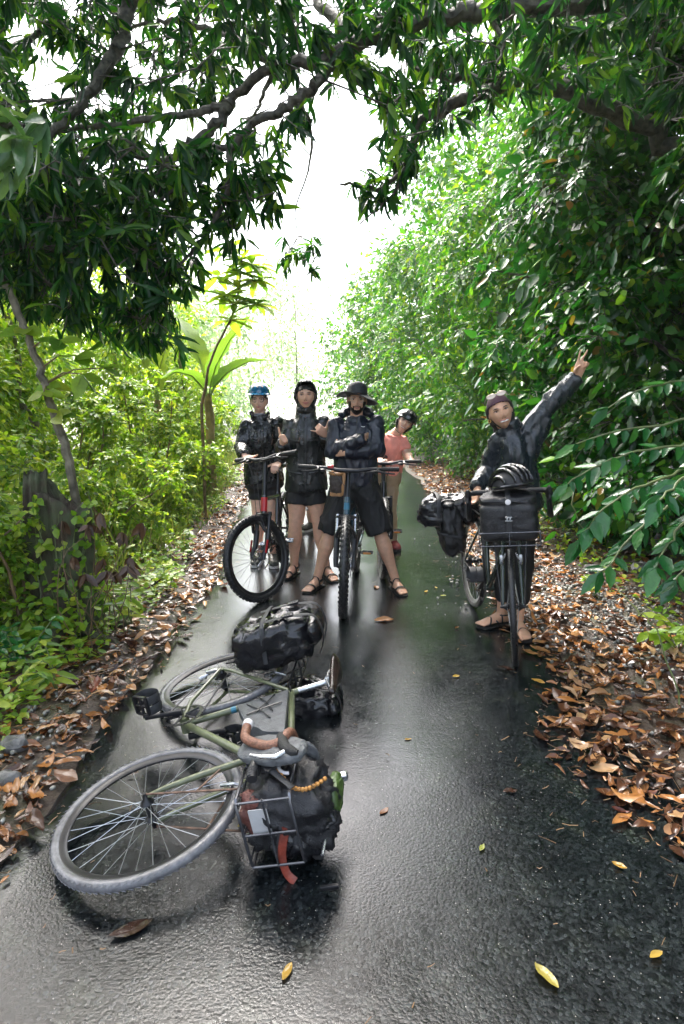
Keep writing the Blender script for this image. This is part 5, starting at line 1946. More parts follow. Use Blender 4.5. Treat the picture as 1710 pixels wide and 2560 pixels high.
st_ = strap(TFs, [V(.98, -.16, .76), V(1.06, -.165, .80), V(1.14, -.165, .86), V(1.2, -.14, .93)], .012, .003, (1, 0, 0)).build('strap', M_STRAP, bk)
MB(TFs).box(V(1.12, -.17, .845), V(.018, 0, .012), V(0, .005, 0), V(-.012, 0, .018), .2).build('buckle', M_BUCKLE, st_)
btl = root('bottle', TFs(V(1.0, .1, .80)), 'dark bottle wedged in the fallen rack beside the tote', 'bottle')
MB(TFs).lathe(V(1.0, .11, .80), (0, 0, 1), [(.03, 0), (.034, .01), (.034, .15), (.018, .18), (.018, .21)], 18).build('body', M_BUCKLE, btl)
MB(TFs).lathe(V(1.0, .11, 1.0), (0, 0, 1), [(.02, 0), (.021, .02), (.012, .03)], 16).build('cap', M_ALU, btl)
# cable lock
lk = root('cable_lock', TFs(V(1.1, -.12, .85)), 'black coiled cable lock with number rings on the fallen rack', 'lock')
m = MB(TFs)
for k in range(3):
    m.tube(wobble([V(1.13, -.15 - .004 * k, .80 + .022 * k), V(1.07, -.178 - .003 * k, .80 + .026 * k), V(1.01, -.16, .82 + .026 * k), V(.99, -.12, .83 + .02 * k)], 5, 0), .0085, 8)
m.build('cable', M_BUCKLE, lk)
MB(TFs).tube([V(1.06, -.185, .785), V(1.10, -.18, .79), V(1.125, -.175, .79), V(1.175, -.17, .795)], [.011, .014, .0165, .0165], 12).build('lock_body', M_BUCKLE, lk)
m = MB(TFs)
for k in range(4):
    m.lathe(V(1.132 + .0115 * k, -.1745 + .001 * k, .79), (1, .1, .1), [(.0178, -.004), (.0178, .004)], 14)
m.build('number_ring', M_STRAP, lk)
# card, cloth, cord and cup pieces
tag(MB(TFs).box(V(1.216, -.035, .80), V(.002, 0, 0), V(0, .05, 0), V(0, 0, .032), .05).build('card', simple('pale_card', (.42, .42, .42), rough=.4, var=.15)), 'pale grey card tied to the fallen wire rack', 'card')
M_CLOTH_R = simple('rust_cloth', (.20, .035, .02), rough=.5, var=.4, bump=.4, bscale=90)
M_CLOTH_B = simple('brown_cloth', (.13, .045, .035), rough=.6, var=.4, bump=.4, bscale=120)
tag(soft(TFs, V(1.17, -.04, .77), V(.035, 0, 0), V(0, .075, 0), V(0, 0, .035), 3, .012, 18, 3.3).build('cloth', M_CLOTH_B, angle=180), 'brown cloth bundle behind the wires of the fallen rack', 'cloth')
tag(strap(TFs, [V(1.215, .0, .88), V(1.226, .05, .86), V(1.226, .11, .845), V(1.232, .165, .85), V(1.245, .19, .875)], .014, .003, (0, 0, 1)).build('strap', M_CLOTH_R), 'rust red strap hanging out of the fallen rack', 'strap')
m = MB(TFs)
for k in range(16):
    a = k / 15
    p = V(1.10 + .085 * math.sin(a * 3), -.15 + .06 * a, .86 + .16 * a)
    m.sphere(p, (.008, 0, 0), (0, .008, 0), (0, 0, .008), 8, 6)
tag(m.build('bead_cord', simple('bead', (.42, .20, .05), rough=.4, var=.8, scale=60)), 'orange beaded cord lying across the rack bag', 'cord')
tag(MB(TFs).torus(V(1.10, -.15, .90), (.2, -1, .2), .03, .006, 20, 8, a0=0, a1=3.4).build('hook', M_WHITE), 'white plastic hook curve in the rack bag', 'hook')
tag(soft(TFs, V(1.02, -.135, .78), V(.03, 0, 0), V(0, .02, 0), V(0, 0, .03), 3, .004, 12, 1.0).build('packet', simple('blue_packet', (.04, .16, .32), rough=.3, var=.4, scale=20)), 'blue packet tucked beside the rack bag', 'packet')
tag(soft(TFs, V(1.04, .03, 1.03), V(.08, 0, 0), V(0, .05, 0), V(0, 0, .022), 3, .008, 14, 5.0).build('rain_cover', simple('green_cover', (.05, .09, .02), rough=.4, var=.5, scale=12)), 'green rain cover rolled on the rack bag outer side', 'cover')

# ------------------------------------------------------------------ the loaded touring bicycle on the right
M5 = bike_matrix((.99, 4.50), (1.03, 3.52), 1.0)
tb = Bike('bicycle', 'dark green loaded touring bicycle held by the waving person', M5, R=.345, tr=.0195, wb=1.0, bb=(.42, .275), seat=(.272, .76), head_deg=72, off=.045, ht=(.73, .85), steer=RAD(-18),
          mats=dict(frame=M_OLIVE_D, fork=M_OLIVE_D, spoke=M_SPOKE, rim=M_RIM_S, mech=M_ALU), knobby=False)
tb.wheel(True); tb.wheel(False); tb.frame(.0155, .0175); tb.rigid_fork(); tb.seat_post(.92)
tb.drop_bar(1.0, .46)
tb.cranks(RAD(35), 'strap', rot=(RAD(10), RAD(10)))
tb.rack()
for sg in (-1, 1):
    m = tb.mb(True)
    m.box(V(tb.wb - .02, sg * .055, .63), V(.012, 0, 0), V(0, .012, 0), V(0, 0, .03), .3)
    m.tube([V(tb.wb - .02, sg * .05, .62), V(tb.wb - .02, sg * .03, .67)], .006, 6)
    m.build('brake', M_ALU, tb.t)
fz = .76
m = tb.mb(True)
fx0, fx1, fy = .86, 1.16, .165
for z in (fz, fz + .075):
    wire_rect(m, [(fx0, -fy, z), (fx1, -fy, z), (fx1, fy, z), (fx0, fy, z)], .0042)
m.tube([V(fx1, 0, fz), V(fx1, 0, fz + .075)], .004, 6)
for sg in (-1, 1):
    m.tube([V(fx1, sg * fy, fz), V(fx1, sg * fy, fz + .075)], .004, 6)
    m.tube([V(tb.wb, sg * .065, .345), V(tb.wb + .03, sg * .09, fz)], .0045, 6)
    m.tube([V(fx0, sg * .06, fz), V(fx1, sg * .06, fz)], .004, 6)
m.build('front_rack', M_WIRE, tb.t)
fbg = root('front_bag', tb.S(V(1.0, 0, fz)), 'black boxy handlebar bag with a buckled strap on the front rack', 'bag')
soft(tb.S, V(1.01, 0, fz + .125), V(.138, 0, 0), V(0, .158, 0), V(0, 0, .112), 7, .008, 8, 6.0).build('body', M_FABRIC, fbg, angle=180)
soft(tb.S, V(1.0, 0, fz + .245), V(.135, 0, 0), V(0, .154, 0), V(0, 0, .03), 4, .010, 10, 16.0).build('lid', M_FABRIC, fbg, angle=180)
st = strap(tb.S, [V(1.155, 0, fz + .05), V(1.158, 0, fz + .14), V(1.155, 0, fz + .22), V(1.12, 0, fz + .275), V(1.0, 0, fz + .288), V(.88, 0, fz + .27)], .015, .003, (0, 1, 0)).build('strap', M_STRAP, fbg)
m = MB(tb.S)
for z in (.145, .165):
    m.box(V(1.166, 0, fz + z), V(.004, 0, 0), V(0, .019, 0), V(0, 0, .004), .2)
for y in (-.008, .008):
    m.box(V(1.166, y, fz + .155), V(.004, 0, 0), V(0, .004, 0), V(0, 0, .012), .2)
m.build('buckle', M_ALU, st)
MB(tb.S).lathe(V(1.145, 0, fz + .245), (1, 0, .2), [(.013, 0), (.016, .006), (.014, .012), (.003, .014)], 16).build('reflector', M_WHITE, fbg)
# helmet on the bag
M_HELM = simple('black_helmet_shell', (.014, .014, .015), rough=.12, var=.3, coat=.6)
M_FOAM = simple('helmet_foam', (.02, .02, .022), rough=.6, var=.3)


def helmet_shape(F, parent, shell, vents=7, R=(.103, .128, .098), brim=False):
    """F maps local (x right, y front, z up) to the world; ribs of shell with open vents between"""
    def P(th, ph, k=1.0):
        return V(math.sin(th) * math.sin(ph) * R[0] * k, math.sin(th) * math.cos(ph) * R[1] * k, math.cos(th) * R[2] * k)
    inner = MB(F)
    rs = []
    for j in range(10):
        th = .03 + (math.pi * .56) * j / 9
        rs.append([P(th, 2 * math.pi * k / 28, .93) for k in range(28)])
    inner.rings(rs)
    inner.build('liner', M_FOAM, parent)
    if vents:
        for i in range(vents):
            xx = (i - (vents - 1) / 2) / ((vents - 1) / 2)
            arc = []
            for k in range(15):
                a = RAD(-98 + 196 * k / 14)
                z = math.cos(a)
                y = math.sin(a)
                s = math.sqrt(max(.05, 1 - (xx * .92) ** 2))
                arc.append(V(xx * .92 * R[0] * 1.0, y * s * R[1] * 1.04, z * s * R[2] * 1.06 + .0))
            MB(F).tube(arc, [.006 + .0075 * math.sin(math.pi * k / 14) for k in range(15)], 8, flat=((0, 0, 1), .7)).build('rib', shell, parent)
    else:
        m = MB(F)
        rs = []
        for j in range(12):
            th = .02 + (math.pi * .55) * j / 11
            rs.append([P(th, 2 * math.pi * k / 32, 1.02 + (.05 if j == 11 else 0)) for k in range(32)])
        rs.append([P(math.pi * .555, 2 * math.pi * k / 32, .95) for k in range(32)])
        m.rings(rs)
        m.build('shell', shell, parent)
        for i in range(5):
            ph = RAD(-60 + 30 * i)
            q = P(RAD(50), ph, 1.025)
            MB(F).sphere(q, V(math.cos(ph), -math.sin(ph), 0) * .012, V(math.sin(ph), math.cos(ph), -.6) * .024, V(0, 0, .004), 10, 7).build('vent', M_FOAM, parent)
    MB(F).tube([P(math.pi * .545, 2 * math.pi * k / 40, 1.02) for k in range(40)], .0095, 8, closed=True).build('rim', shell, parent)
    if brim:
        m = MB(F)
        rs = []
        for k in range(13):
            ph = RAD(-62 + 124 * k / 12)
            a = P(math.pi * .52, ph, 1.02)
            e = a + V(math.sin(ph) * .012, .045 * math.cos(ph) ** .6, -.012)
            rs.append([a + V(0, 0, .004), e + V(0, 0, .002), e - V(0, 0, .003), a - V(0, 0, .006)])
        m.rings(rs)
        m.build('visor', shell, parent)


hp = tb.S(V(1.0, .02, fz + .335))
hm = root('helmet', hp, 'shiny black vented bicycle helmet resting on the front bag', 'helmet')
hx, hy, hz = V(math.cos(.5), math.sin(.5), 0), V(-math.sin(.5), math.cos(.5), 0), V(0, 0, 1)
hR = Matrix((hx, hy, hz)).transposed() @ Matrix.Rotation(RAD(-14), 3, 'X')
helmet_shape(lambda p: hp + hR @ Vector(p) + V(0, 0, -.012), hm, M_HELM)
# bags of the loaded bicycle
T5 = tb.T
pannier(T5, V(.0, -.185, .60), V(.155, 0, 0), V(0, -.085, 0), V(0, -.03, .19), 'black pannier hanging at the rear of the loaded touring bicycle', 21.0, mat=M_FABRIC)
rl = root('duffel', T5(V(-.05, -.15, .80)), 'shiny black roll bag strapped across the loaded rear rack', 'bag')
soft(T5, V(-.02, -.20, .73), V(.13, 0, 0), V(0, -.22, -.02), V(0, .0, .115), 3.2, .026, 7, 33.0).build('body', M_VINYL, rl, angle=180)
for yy in (-.10, -.30):
    st = strap(T5, [V(.12, yy, .70), V(.10, yy, .83), V(-.02, yy, .865), V(-.14, yy, .82), V(-.15, yy, .70)], .014, .003, (0, 1, 0)).build('strap', M_STRAP, rl)
pannier(T5, V(.0, .195, .60), V(.15, 0, 0), V(0, .08, 0), V(0, .02, .18), 'black pannier on the verge side of the loaded touring bicycle', 27.0, mat=M_FABRIC)

# ------------------------------------------------------------------ mountain bike of the person in the blue helmet
b1 = Bike('bicycle', 'black mountain bike with red fork marks and front wheel turned aside', bike_matrix((-.55, 5.62), (-.62, 4.62), 1.08), R=.335, tr=.027, wb=1.08, bb=(.42, .30), seat=(.28, .72), head_deg=73, ht=(.66, .79), steer=RAD(-35),
          mats=dict(frame=M_FRAME_BK))
w1 = b1.wheel(True); w2 = b1.wheel(False)
b1.disc(w1, True); b1.disc(w2, False)
b1.frame(.019, .023); b1.susp_fork(M_BLACKM, M_BLACKM, M_RED); b1.seat_post(.93); b1.flat_bar(1.07, .68)
b1.cranks(RAD(200), 'flat', pmat=M_ALU)
MB(b1.T).tube([lerp(b1.ht0, b1.ht1, .1), lerp(b1.ht0, b1.ht1, .9)], .0262, 12).build('head_badge', M_RED, b1.t)

# ------------------------------------------------------------------ mountain bike of the person in the wide hat
b3 = Bike('bicycle', 'blue black mountain bike straddled by the person in the wide hat', bike_matrix((.125, 5.42), (.015, 4.29), 1.14), R=.37, tr=.029, wb=1.14, bb=(.44, .32), seat=(.30, .70), head_deg=67, ht=(.70, .82), steer=RAD(4),
          mats=dict(frame=M_FRAME_BL))
w1 = b3.wheel(True); w2 = b3.wheel(False)
b3.disc(w1, True); b3.disc(w2, False)
b3.frame(.020, .026); b3.susp_fork(M_BLACKM, M_ALU); b3.seat_post(.88); b3.flat_bar(1.02, .75, rise=.015, accent=(M_RED, -.13))
b3.cranks(RAD(185), 'flat_reflect', rot=(.1, .1))
MB(b3.T).tube([lerp(b3.ht0, b3.ht1, .3), lerp(b3.ht0, b3.ht1, .7)], .0257, 12).build('head_badge', M_TURQ, b3.t)
hb = root('stem_pouch', b3.S(b3.bar_c + V(.02, -.09, -.17)), 'brown and black pouch hanging under the wide black handlebar', 'pouch')
soft(b3.S, b3.bar_c + V(-.02, -.085, -.105), V(.045, 0, 0), V(0, .05, 0), V(0, .0, .085), 4, .006, 14, 41.0, pull=lambda q: 1 + .12 * q.z).build('body', simple('dark_brown_mesh', (.035, .024, .018), rough=.6, var=.5, scale=120), hb, angle=180)
M_TAN = simple('tan_cloth', (.30, .15, .055), rough=.55, var=.3)
MB(b3.S).torus(b3.bar_c + V(-.02, -.085, -.025), (0, 0, 1), .05, .012, 20, 8).build('rim', M_TAN, hb)
strap(b3.S, [b3.bar_c + V(.01, -.032, -.02), b3.bar_c + V(.015, -.034, -.10), b3.bar_c + V(.005, -.045, -.185)], .014, .004, (0, 1, 0)).build('strap', M_TAN, hb)
MB(b3.S).box(b3.bar_c + V(-.02, -.085, -.18), V(.038, 0, 0), V(0, .045, 0), V(0, 0, .016), .3).build('base', M_TAN, hb)

# ------------------------------------------------------------------ bicycle of the person in the coral shirt
b4 = Bike('bicycle', 'black bicycle held by the person in the coral shirt', bike_matrix((.41, 6.28), (.355, 5.22), 1.08), R=.35, tr=.024, wb=1.08, bb=(.42, .30), seat=(.28, .74), head_deg=69, ht=(.68, .80), steer=RAD(3))
w1 = b4.wheel(True); w2 = b4.wheel(False)
b4.disc(w1, True)
b4.frame(.018, .022); b4.susp_fork(M_BLACKM, M_BLACKM); b4.seat_post(.95); b4.flat_bar(.965, .66)
b4.cranks(RAD(180), 'flat_reflect')
# ------------------------------------------------------------------ bicycle hidden behind the hooded person
b6 = Bike('bicycle', 'bicycle mostly hidden behind the hooded person with one silver pedal showing', bike_matrix((-.52, 7.35), (-.50, 6.30), 1.08), R=.34, tr=.024, wb=1.08, bb=(.42, .30), seat=(.28, .74), head_deg=69, ht=(.68, .80), steer=0)
b6.wheel(True); b6.wheel(False)
b6.frame(.018, .022); b6.susp_fork(M_BLACKM, M_ALU); b6.seat_post(.93); b6.flat_bar(.95, .56)
b6.cranks(RAD(180), 'flat', pmat=M_ALU)
# ================================================================== people
def Z1(x, y, Y):
    return at(540 + x / 3.0154, 920 + y / 3.0154, Y)


def Z2(x, y, Y):
    return at(1040 + x / 2.795, 840 + y / 2.795, Y)


def m_skin(name, col):
    m, nt, p, out = mat_new(name)
    tc = N(nt, 'ShaderNodeTexCoord')
    n1 = N(nt, 'ShaderNodeTexNoise', i_Scale=25.0, i_Detail=5.0)
    nt.links.new(tc.outputs['Object'], n1.inputs['Vector'])
    r = ramp(nt, [(.3, tuple(c * .86 for c in col)), (.7, (min(1, col[0] * 1.12), col[1] * 1.06, col[2] * 1.04))], n1.outputs['Fac'])
    nt.links.new(r.outputs[0], p.inputs['Base Color'])
    p.inputs['Roughness'].default_value = .42
    p.inputs['Subsurface Weight'].default_value = .12
    p.inputs['Subsurface Radius'].default_value = (.01, .004, .002)
    p.inputs['Subsurface Scale'].default_value = .5
    return m


def m_rainwear(name, col, rough=.3, drops=.35, bump=.3):
    """wet nylon: fine creases and beads of water"""
    m, nt, p, out = mat_new(name)
    L = nt.links.new
    tc = N(nt, 'ShaderNodeTexCoord')
    n1 = N(nt, 'ShaderNodeTexNoise', i_Scale=7.0, i_Detail=5.0)
    L(tc.outputs['Object'], n1.inputs['Vector'])
    r = ramp(nt, [(.3, tuple(c * .9 for c in col)), (.7, tuple(c * 1.1 for c in col))], n1.outputs['Fac'])
    L(r.outputs[0], p.inputs['Base Color'])
    n2 = N(nt, 'ShaderNodeTexNoise', i_Scale=13.0, i_Detail=2.0, i_Distortion=1.6)
    L(tc.outputs['Object'], n2.inputs['Vector'])
    rr = N(nt, 'ShaderNodeMapRange')
    rr.inputs['From Min'].default_value = .35
    rr.inputs['From Max'].default_value = .65
    rr.inputs['To Min'].default_value = rough - .06
    rr.inputs['To Max'].default_value = rough + .06
    L(n2.outputs['Fac'], rr.inputs['Value'])
    L(rr.outputs[0], p.inputs['Roughness'])
    v = N(nt, 'ShaderNodeTexVoronoi', i_Scale=110.0)
    L(tc.outputs['Object'], v.inputs['Vector'])
    dr = ramp(nt, [(0, (1, 1, 1)), (.25, (0, 0, 0))], v.outputs['Distance'])
    b1_ = N(nt, 'ShaderNodeBump', i_Strength=bump, i_Distance=.012)
    L(n2.outputs['Fac'], b1_.inputs['Height'])
    b2_ = N(nt, 'ShaderNodeBump', i_Strength=drops, i_Distance=.004)
    L(dr.outputs[0], b2_.inputs['Height'])
    L(b1_.outputs[0], b2_.inputs['Normal'])
    L(b2_.outputs[0], p.inputs['Normal'])
    p.inputs['Specular IOR Level'].default_value = .55
    return m


M_JK_BLACK = m_rainwear('black_rain_jacket', (.009, .010, .011), .27)
M_JK_COAT = m_rainwear('black_rain_coat', (.010, .012, .012), .32, .5)
M_JK_NAVY = m_rainwear('navy_wind_jacket', (.010, .013, .024), .38, .25)
M_JK_TEAL = m_rainwear('dark_slate_jacket', (.014, .019, .024), .30, .45)
M_SHORT = simple('black_shorts', (.006, .006, .007), rough=.7, var=.3, bump=.4, bscale=120)
M_CORAL = simple('coral_cotton', (.88, .33, .26), rough=.7, var=.12, bump=.3, bscale=90)
M_BEIGE = simple('beige_cotton', (.42, .31, .20), rough=.75, var=.15, bump=.3, bscale=90)
M_KHAKI = simple('brown_cotton', (.22, .13, .075), rough=.75, var=.2)
M_HAIR = simple('black_hair', (.008, .006, .005), rough=.35, var=.4, scale=80, bump=.6, bscale=140)
M_LIP = simple('lips', (.42, .14, .12), rough=.4, var=.1)
M_LIP_D = simple('lips_brown', (.33, .13, .10), rough=.4, var=.1)
M_EYE = simple('eye_white', (.42, .38, .36), rough=.2, var=.05)
M_IRIS = simple('iris', (.012, .008, .006), rough=.1, var=.1)
M_TEETH = simple('teeth', (.75, .72, .66), rough=.25, var=.05)
M_SOLE = simple('black_sole', (.012, .012, .012), rough=.6, var=.3)
M_STRAPB = simple('black_sandal_strap', (.01, .01, .011), rough=.5, var=.3)
M_HAT = simple('black_hat_cloth', (.016, .018, .022), rough=.55, var=.5, scale=60, bump=.5, bscale=150)
M_BLUEHELM = simple('blue_helmet_shell', (.012, .11, .22), rough=.15, var=.35, scale=12, coat=.7)
M_BAND = simple('plum_headband', (.060, .020, .038), rough=.7, var=.3, bump=.4, bscale=180)
M_GLASSF = simple('dark_glasses_frame', (.012, .009, .007), rough=.25, var=.2)
M_WIREF = simple('thin_metal_frame', (.30, .27, .22), rough=.3, metal=.8, var=.2)
M_GOLD = simple('gold', (.6, .38, .1), rough=.25, metal=.9, var=.1)
M_GREYT = simple('grey_shirt', (.30, .31, .33), rough=.7, var=.1)
M_SOCK = simple('white_sock', (.62, .62, .60), rough=.8, var=.1)
M_SHOE = simple('dark_trainer', (.03, .035, .03), rough=.5, var=.3)
M_SHOE_R = simple('red_trainer', (.25, .03, .035), rough=.5, var=.3)


def m_lens():
    m, nt, p, out = mat_new('lens')
    p.inputs['Base Color'].default_value = (.95, .97, .96, 1)
    p.inputs['Roughness'].default_value = .02
    p.inputs['Transmission Weight'].default_value = 1
    p.inputs['IOR'].default_value = 1.1
    return m


def m_sunlens():
    m, nt, p, out = mat_new('sun_lens')
    p.inputs['Base Color'].default_value = (.55, .45, .36, 1)
    p.inputs['Roughness'].default_value = .08
    p.inputs['Metallic'].default_value = .35
    return m


M_LENS, M_SUNLENS = m_lens(), m_sunlens()


class Head:
    """head in its own frame: x to the image right when facing the camera, y out of the face, z up"""

    def __init__(self, c, up, fwd, s=1.0, wide=1.0):
        z = unit(up)
        y = unit(Vector(fwd) - z * Vector(fwd).dot(z))
        x = y.cross(z)
        self.c, self.R, self.s, self.wide = Vector(c), Matrix((x, y, z)).transposed(), s, wide

    def W(self, p):
        return self.c + self.R @ (Vector(p) * self.s)

    def surf(self, th, ph, off=0.0):
        """th from the crown, ph around from the face"""
        d = V(math.sin(th) * math.sin(ph), math.sin(th) * math.cos(ph), math.cos(th))
        p = V(d.x * .076 * self.wide, d.y * .096, d.z * .116)
        zf = p.z / .116
        if zf < 0:
            k = min(1, -zf)
            p.x *= 1 - .36 * k ** 1.6
            if p.y < 0:
                p.y *= 1 - .42 * k
            else:
                p.y *= 1 + .04 * k
        if zf > .2 and p.y > 0:
            p.y *= 1 - .10 * (zf - .2)
        if p.y > 0:
            f = p.y / .096
            g = lambda x0, z0, sx, sz: math.exp(-((p.x - x0) / sx) ** 2 - ((p.z - z0) / sz) ** 2) * f
            y = 0
            y += .021 * g(0, -.024, .0105, .017) + .010 * g(0, -.004, .008, .022)
            y += .006 * g(-.014, -.030, .008, .009) + .006 * g(.014, -.030, .008, .009)
            y -= .010 * (g(-.031, .012, .014, .011) + g(.031, .012, .014, .011))
            y += .005 * (g(-.031, .030, .020, .009) + g(.031, .030, .020, .009))
            y += .005 * (g(-.042, -.022, .018, .018) + g(.042, -.022, .018, .018))
            y += .006 * g(0, -.056, .020, .010)
            y -= .003 * g(0, -.072, .020, .006)
            y += .007 * g(0, -.095, .018, .014)
            p.y += y
        n = unit(V(p.x / .076 ** 2, p.y / .096 ** 2, p.z / .116 ** 2))
        return p + n * off

    def on(self, x, z, off=0.0):
        """point of the face at local x, z"""
        lo, hi = None, None
        ph, th = 0.0, 1.5
        for _ in range(12):
            p = self.surf(th, ph)
            th -= (z - p.z) / .116 * .7
            ph += (x - p.x) / .085 * .8
            th = max(.05, min(3.0, th))
        return self.surf(th, ph, off)

    def shell(self, f, off, name, mat, parent, nu=64, nv=48, thick=.004, disp=0.0):
        """piece of skin over the head wherever f(p) is true: hair, beard, cap lining"""
        idx, vs, fs = {}, [], []
        ok = {}
        for j in range(nv + 1):
            th = .02 + 3.1 * j / nv
            for k in range(nu):
                ph = 2 * math.pi * k / nu - math.pi
                p = self.surf(th, ph)
                ok[j, k] = f(p)
        def vid(j, k):
            k %= nu
            if (j, k) not in idx:
                th = .02 + 3.1 * j / nv
                ph = 2 * math.pi * k / nu - math.pi
                o = off(self.surf(th, ph)) if callable(off) else off
                if disp:
                    o += disp * mnoise.noise(V(th * 9, ph * 9, 1))
                idx[j, k] = len(vs)
                vs.append(self.W(self.surf(th, ph, o)))
            return idx[j, k]
        for j in range(nv):
            for k in range(nu):
                if ok[j, k] and ok[j + 1, k] and ok[j, (k + 1) % nu] and ok[j + 1, (k + 1) % nu]:
                    fs.append((vid(j, k), vid(j + 1, k), vid(j + 1, k + 1), vid(j, k + 1)))
        if not fs:
            return None
        n0 = len(vs)
        inner = [None] * n0
        for (j, k), i in idx.items():
            th = .02 + 3.1 * j / nv
            ph = 2 * math.pi * k / nu - math.pi
            o = off(self.surf(th, ph)) if callable(off) else off
            inner[i] = self.W(self.surf(th, ph, o - thick))
        cnt = {}
        for f_ in fs:
            for q in range(4):
                e = (f_[q], f_[(q + 1) % 4])
                cnt[tuple(sorted(e))] = cnt.get(tuple(sorted(e)), []) + [e]
        rim = [(e[0][1], e[0][0], e[0][0] + n0, e[0][1] + n0) for e in cnt.values() if len(e) == 1]
        fs2 = fs + [tuple(i + n0 for i in reversed(f_)) for f_ in fs] + rim
        me = bpy.data.meshes.new(name)
        me.from_pydata([tuple(v) for v in vs + inner], [], fs2)
        fix_normals(me)
        me.shade_smooth()
        return link(name, me, mat, parent)

    def mesh_into(self, mb):
        nu, nv = 72, 56
        rs = []
        for j in range(nv + 1):
            th = .015 + 3.11 * j / nv
            rs.append([self.W(self.surf(th, 2 * math.pi * k / nu)) for k in range(nu)])
        mb.rings(rs)
        for sg in (-1, 1):
            e = V(sg * .077 * self.wide, -.006, .002)
            mb.sphere(self.W(e), self.R @ V(sg * .010, -.006, 0) * self.s, self.R @ V(0, .016, 0) * self.s, self.R @ V(0, -.004, .030) * self.s, 12, 8)

    def face(self, parent, lip, smile=0.0, open_=False, brow=1.0, eye=1.0, mw=1.0):
        for sg in (-1, 1):
            c = self.on(sg * .031, .012, -.002)
            MB(self.W).sphere(c, V(.0145 * eye, 0, 0), V(0, .0045, 0), V(0, .0, .0047 * eye), 14, 8).build('eye', M_EYE, parent)
            MB(self.W).sphere(c + V(0, .003, 0), V(.0064, 0, 0), V(0, .003, 0), V(0, 0, .0050), 12, 8).build('iris', M_IRIS, parent)
            lid = [self.on(sg * (.031 + d), .012 + h, .0022) for d, h in ((-.016, .001), (-.008, .0065), (.002, .008), (.011, .0055), (.017, .0))]
            MB(self.W).tube(lid, [.0012, .0019, .0021, .0019, .001], 6).build('eyelash', M_HAIR, parent)
            bw = [self.on(sg * x, z, .0015) for x, z in ((.014, .027), (.024, .031), (.036, .032), (.047, .027))]
            MB(self.W).tube(bw, [.002 * brow, .0033 * brow, .003 * brow, .0014 * brow], 6).build('eyebrow', M_HAIR, parent)
            MB(self.W).sphere(self.on(sg * .008, -.0375, .0005), V(.0036, 0, 0), V(0, .002, 0), V(0, 0, .0022), 8, 6).build('nostril', M_IRIS, parent)
        w = .024 * mw * (1 + .15 * smile)
        rise = .006 * smile
        up = [self.on(x * w, -.0545 + rise * abs(x) ** 1.5 + (.0008 if abs(x) > .1 else -.0004), .001) for x in (-1, -.6, -.25, 0, .25, .6, 1)]
        MB(self.W).tube(up, [.0012, .0026, .0032, .0028, .0032, .0026, .0012], 8).build('lip', lip, parent)
        z2 = -.0605 if not open_ else -.068
        dn = [self.on(x * w * .95, z2 + (rise + (.006 if open_ else .004)) * abs(x) ** 1.8, .001) for x in (-1, -.6, -.25, 0, .25, .6, 1)]
        MB(self.W).tube(dn, [.0012, .0030, .0040, .0043, .0040, .0030, .0012], 8).build('lip', lip, parent)
        if open_:
            q = self.on(0, -.0605, -.001)
            MB(self.W).sphere(q, V(w * .82, 0, 0), V(0, .0065, 0), V(0, 0, .0062), 14, 8).build('teeth', M_TEETH, parent)

    def glasses(self, parent, mat, r=.021, thin=.0014, lens=True):
        for sg in (-1, 1):
            c = self.on(sg * .032, .010, .0) + V(0, .014, 0)
            o = MB(self.W).torus(c, (0, 1, 0), r, thin, 28, 6).build('glasses', mat, parent)
            if lens:
                MB(self.W).lathe(c, (0, 1, 0), [(r, -.0005), (r, .0005)], 24).build('lens', M_LENS, o)
            MB(self.W).tube([c + V(sg * r, 0, .004), c + V(sg * (r + .022), -.03, .006), V(sg * .082 * self.wide, -.01, .016)], thin, 6).build('temple', mat, o)
        a, b = self.on(-.032, .010) + V(r, .014, .004), self.on(.032, .010) + V(-r, .014, .004)
        MB(self.W).tube([a, lerp(a, b, .5) + V(0, .004, .004), b], thin, 6).build('bridge', mat, parent)


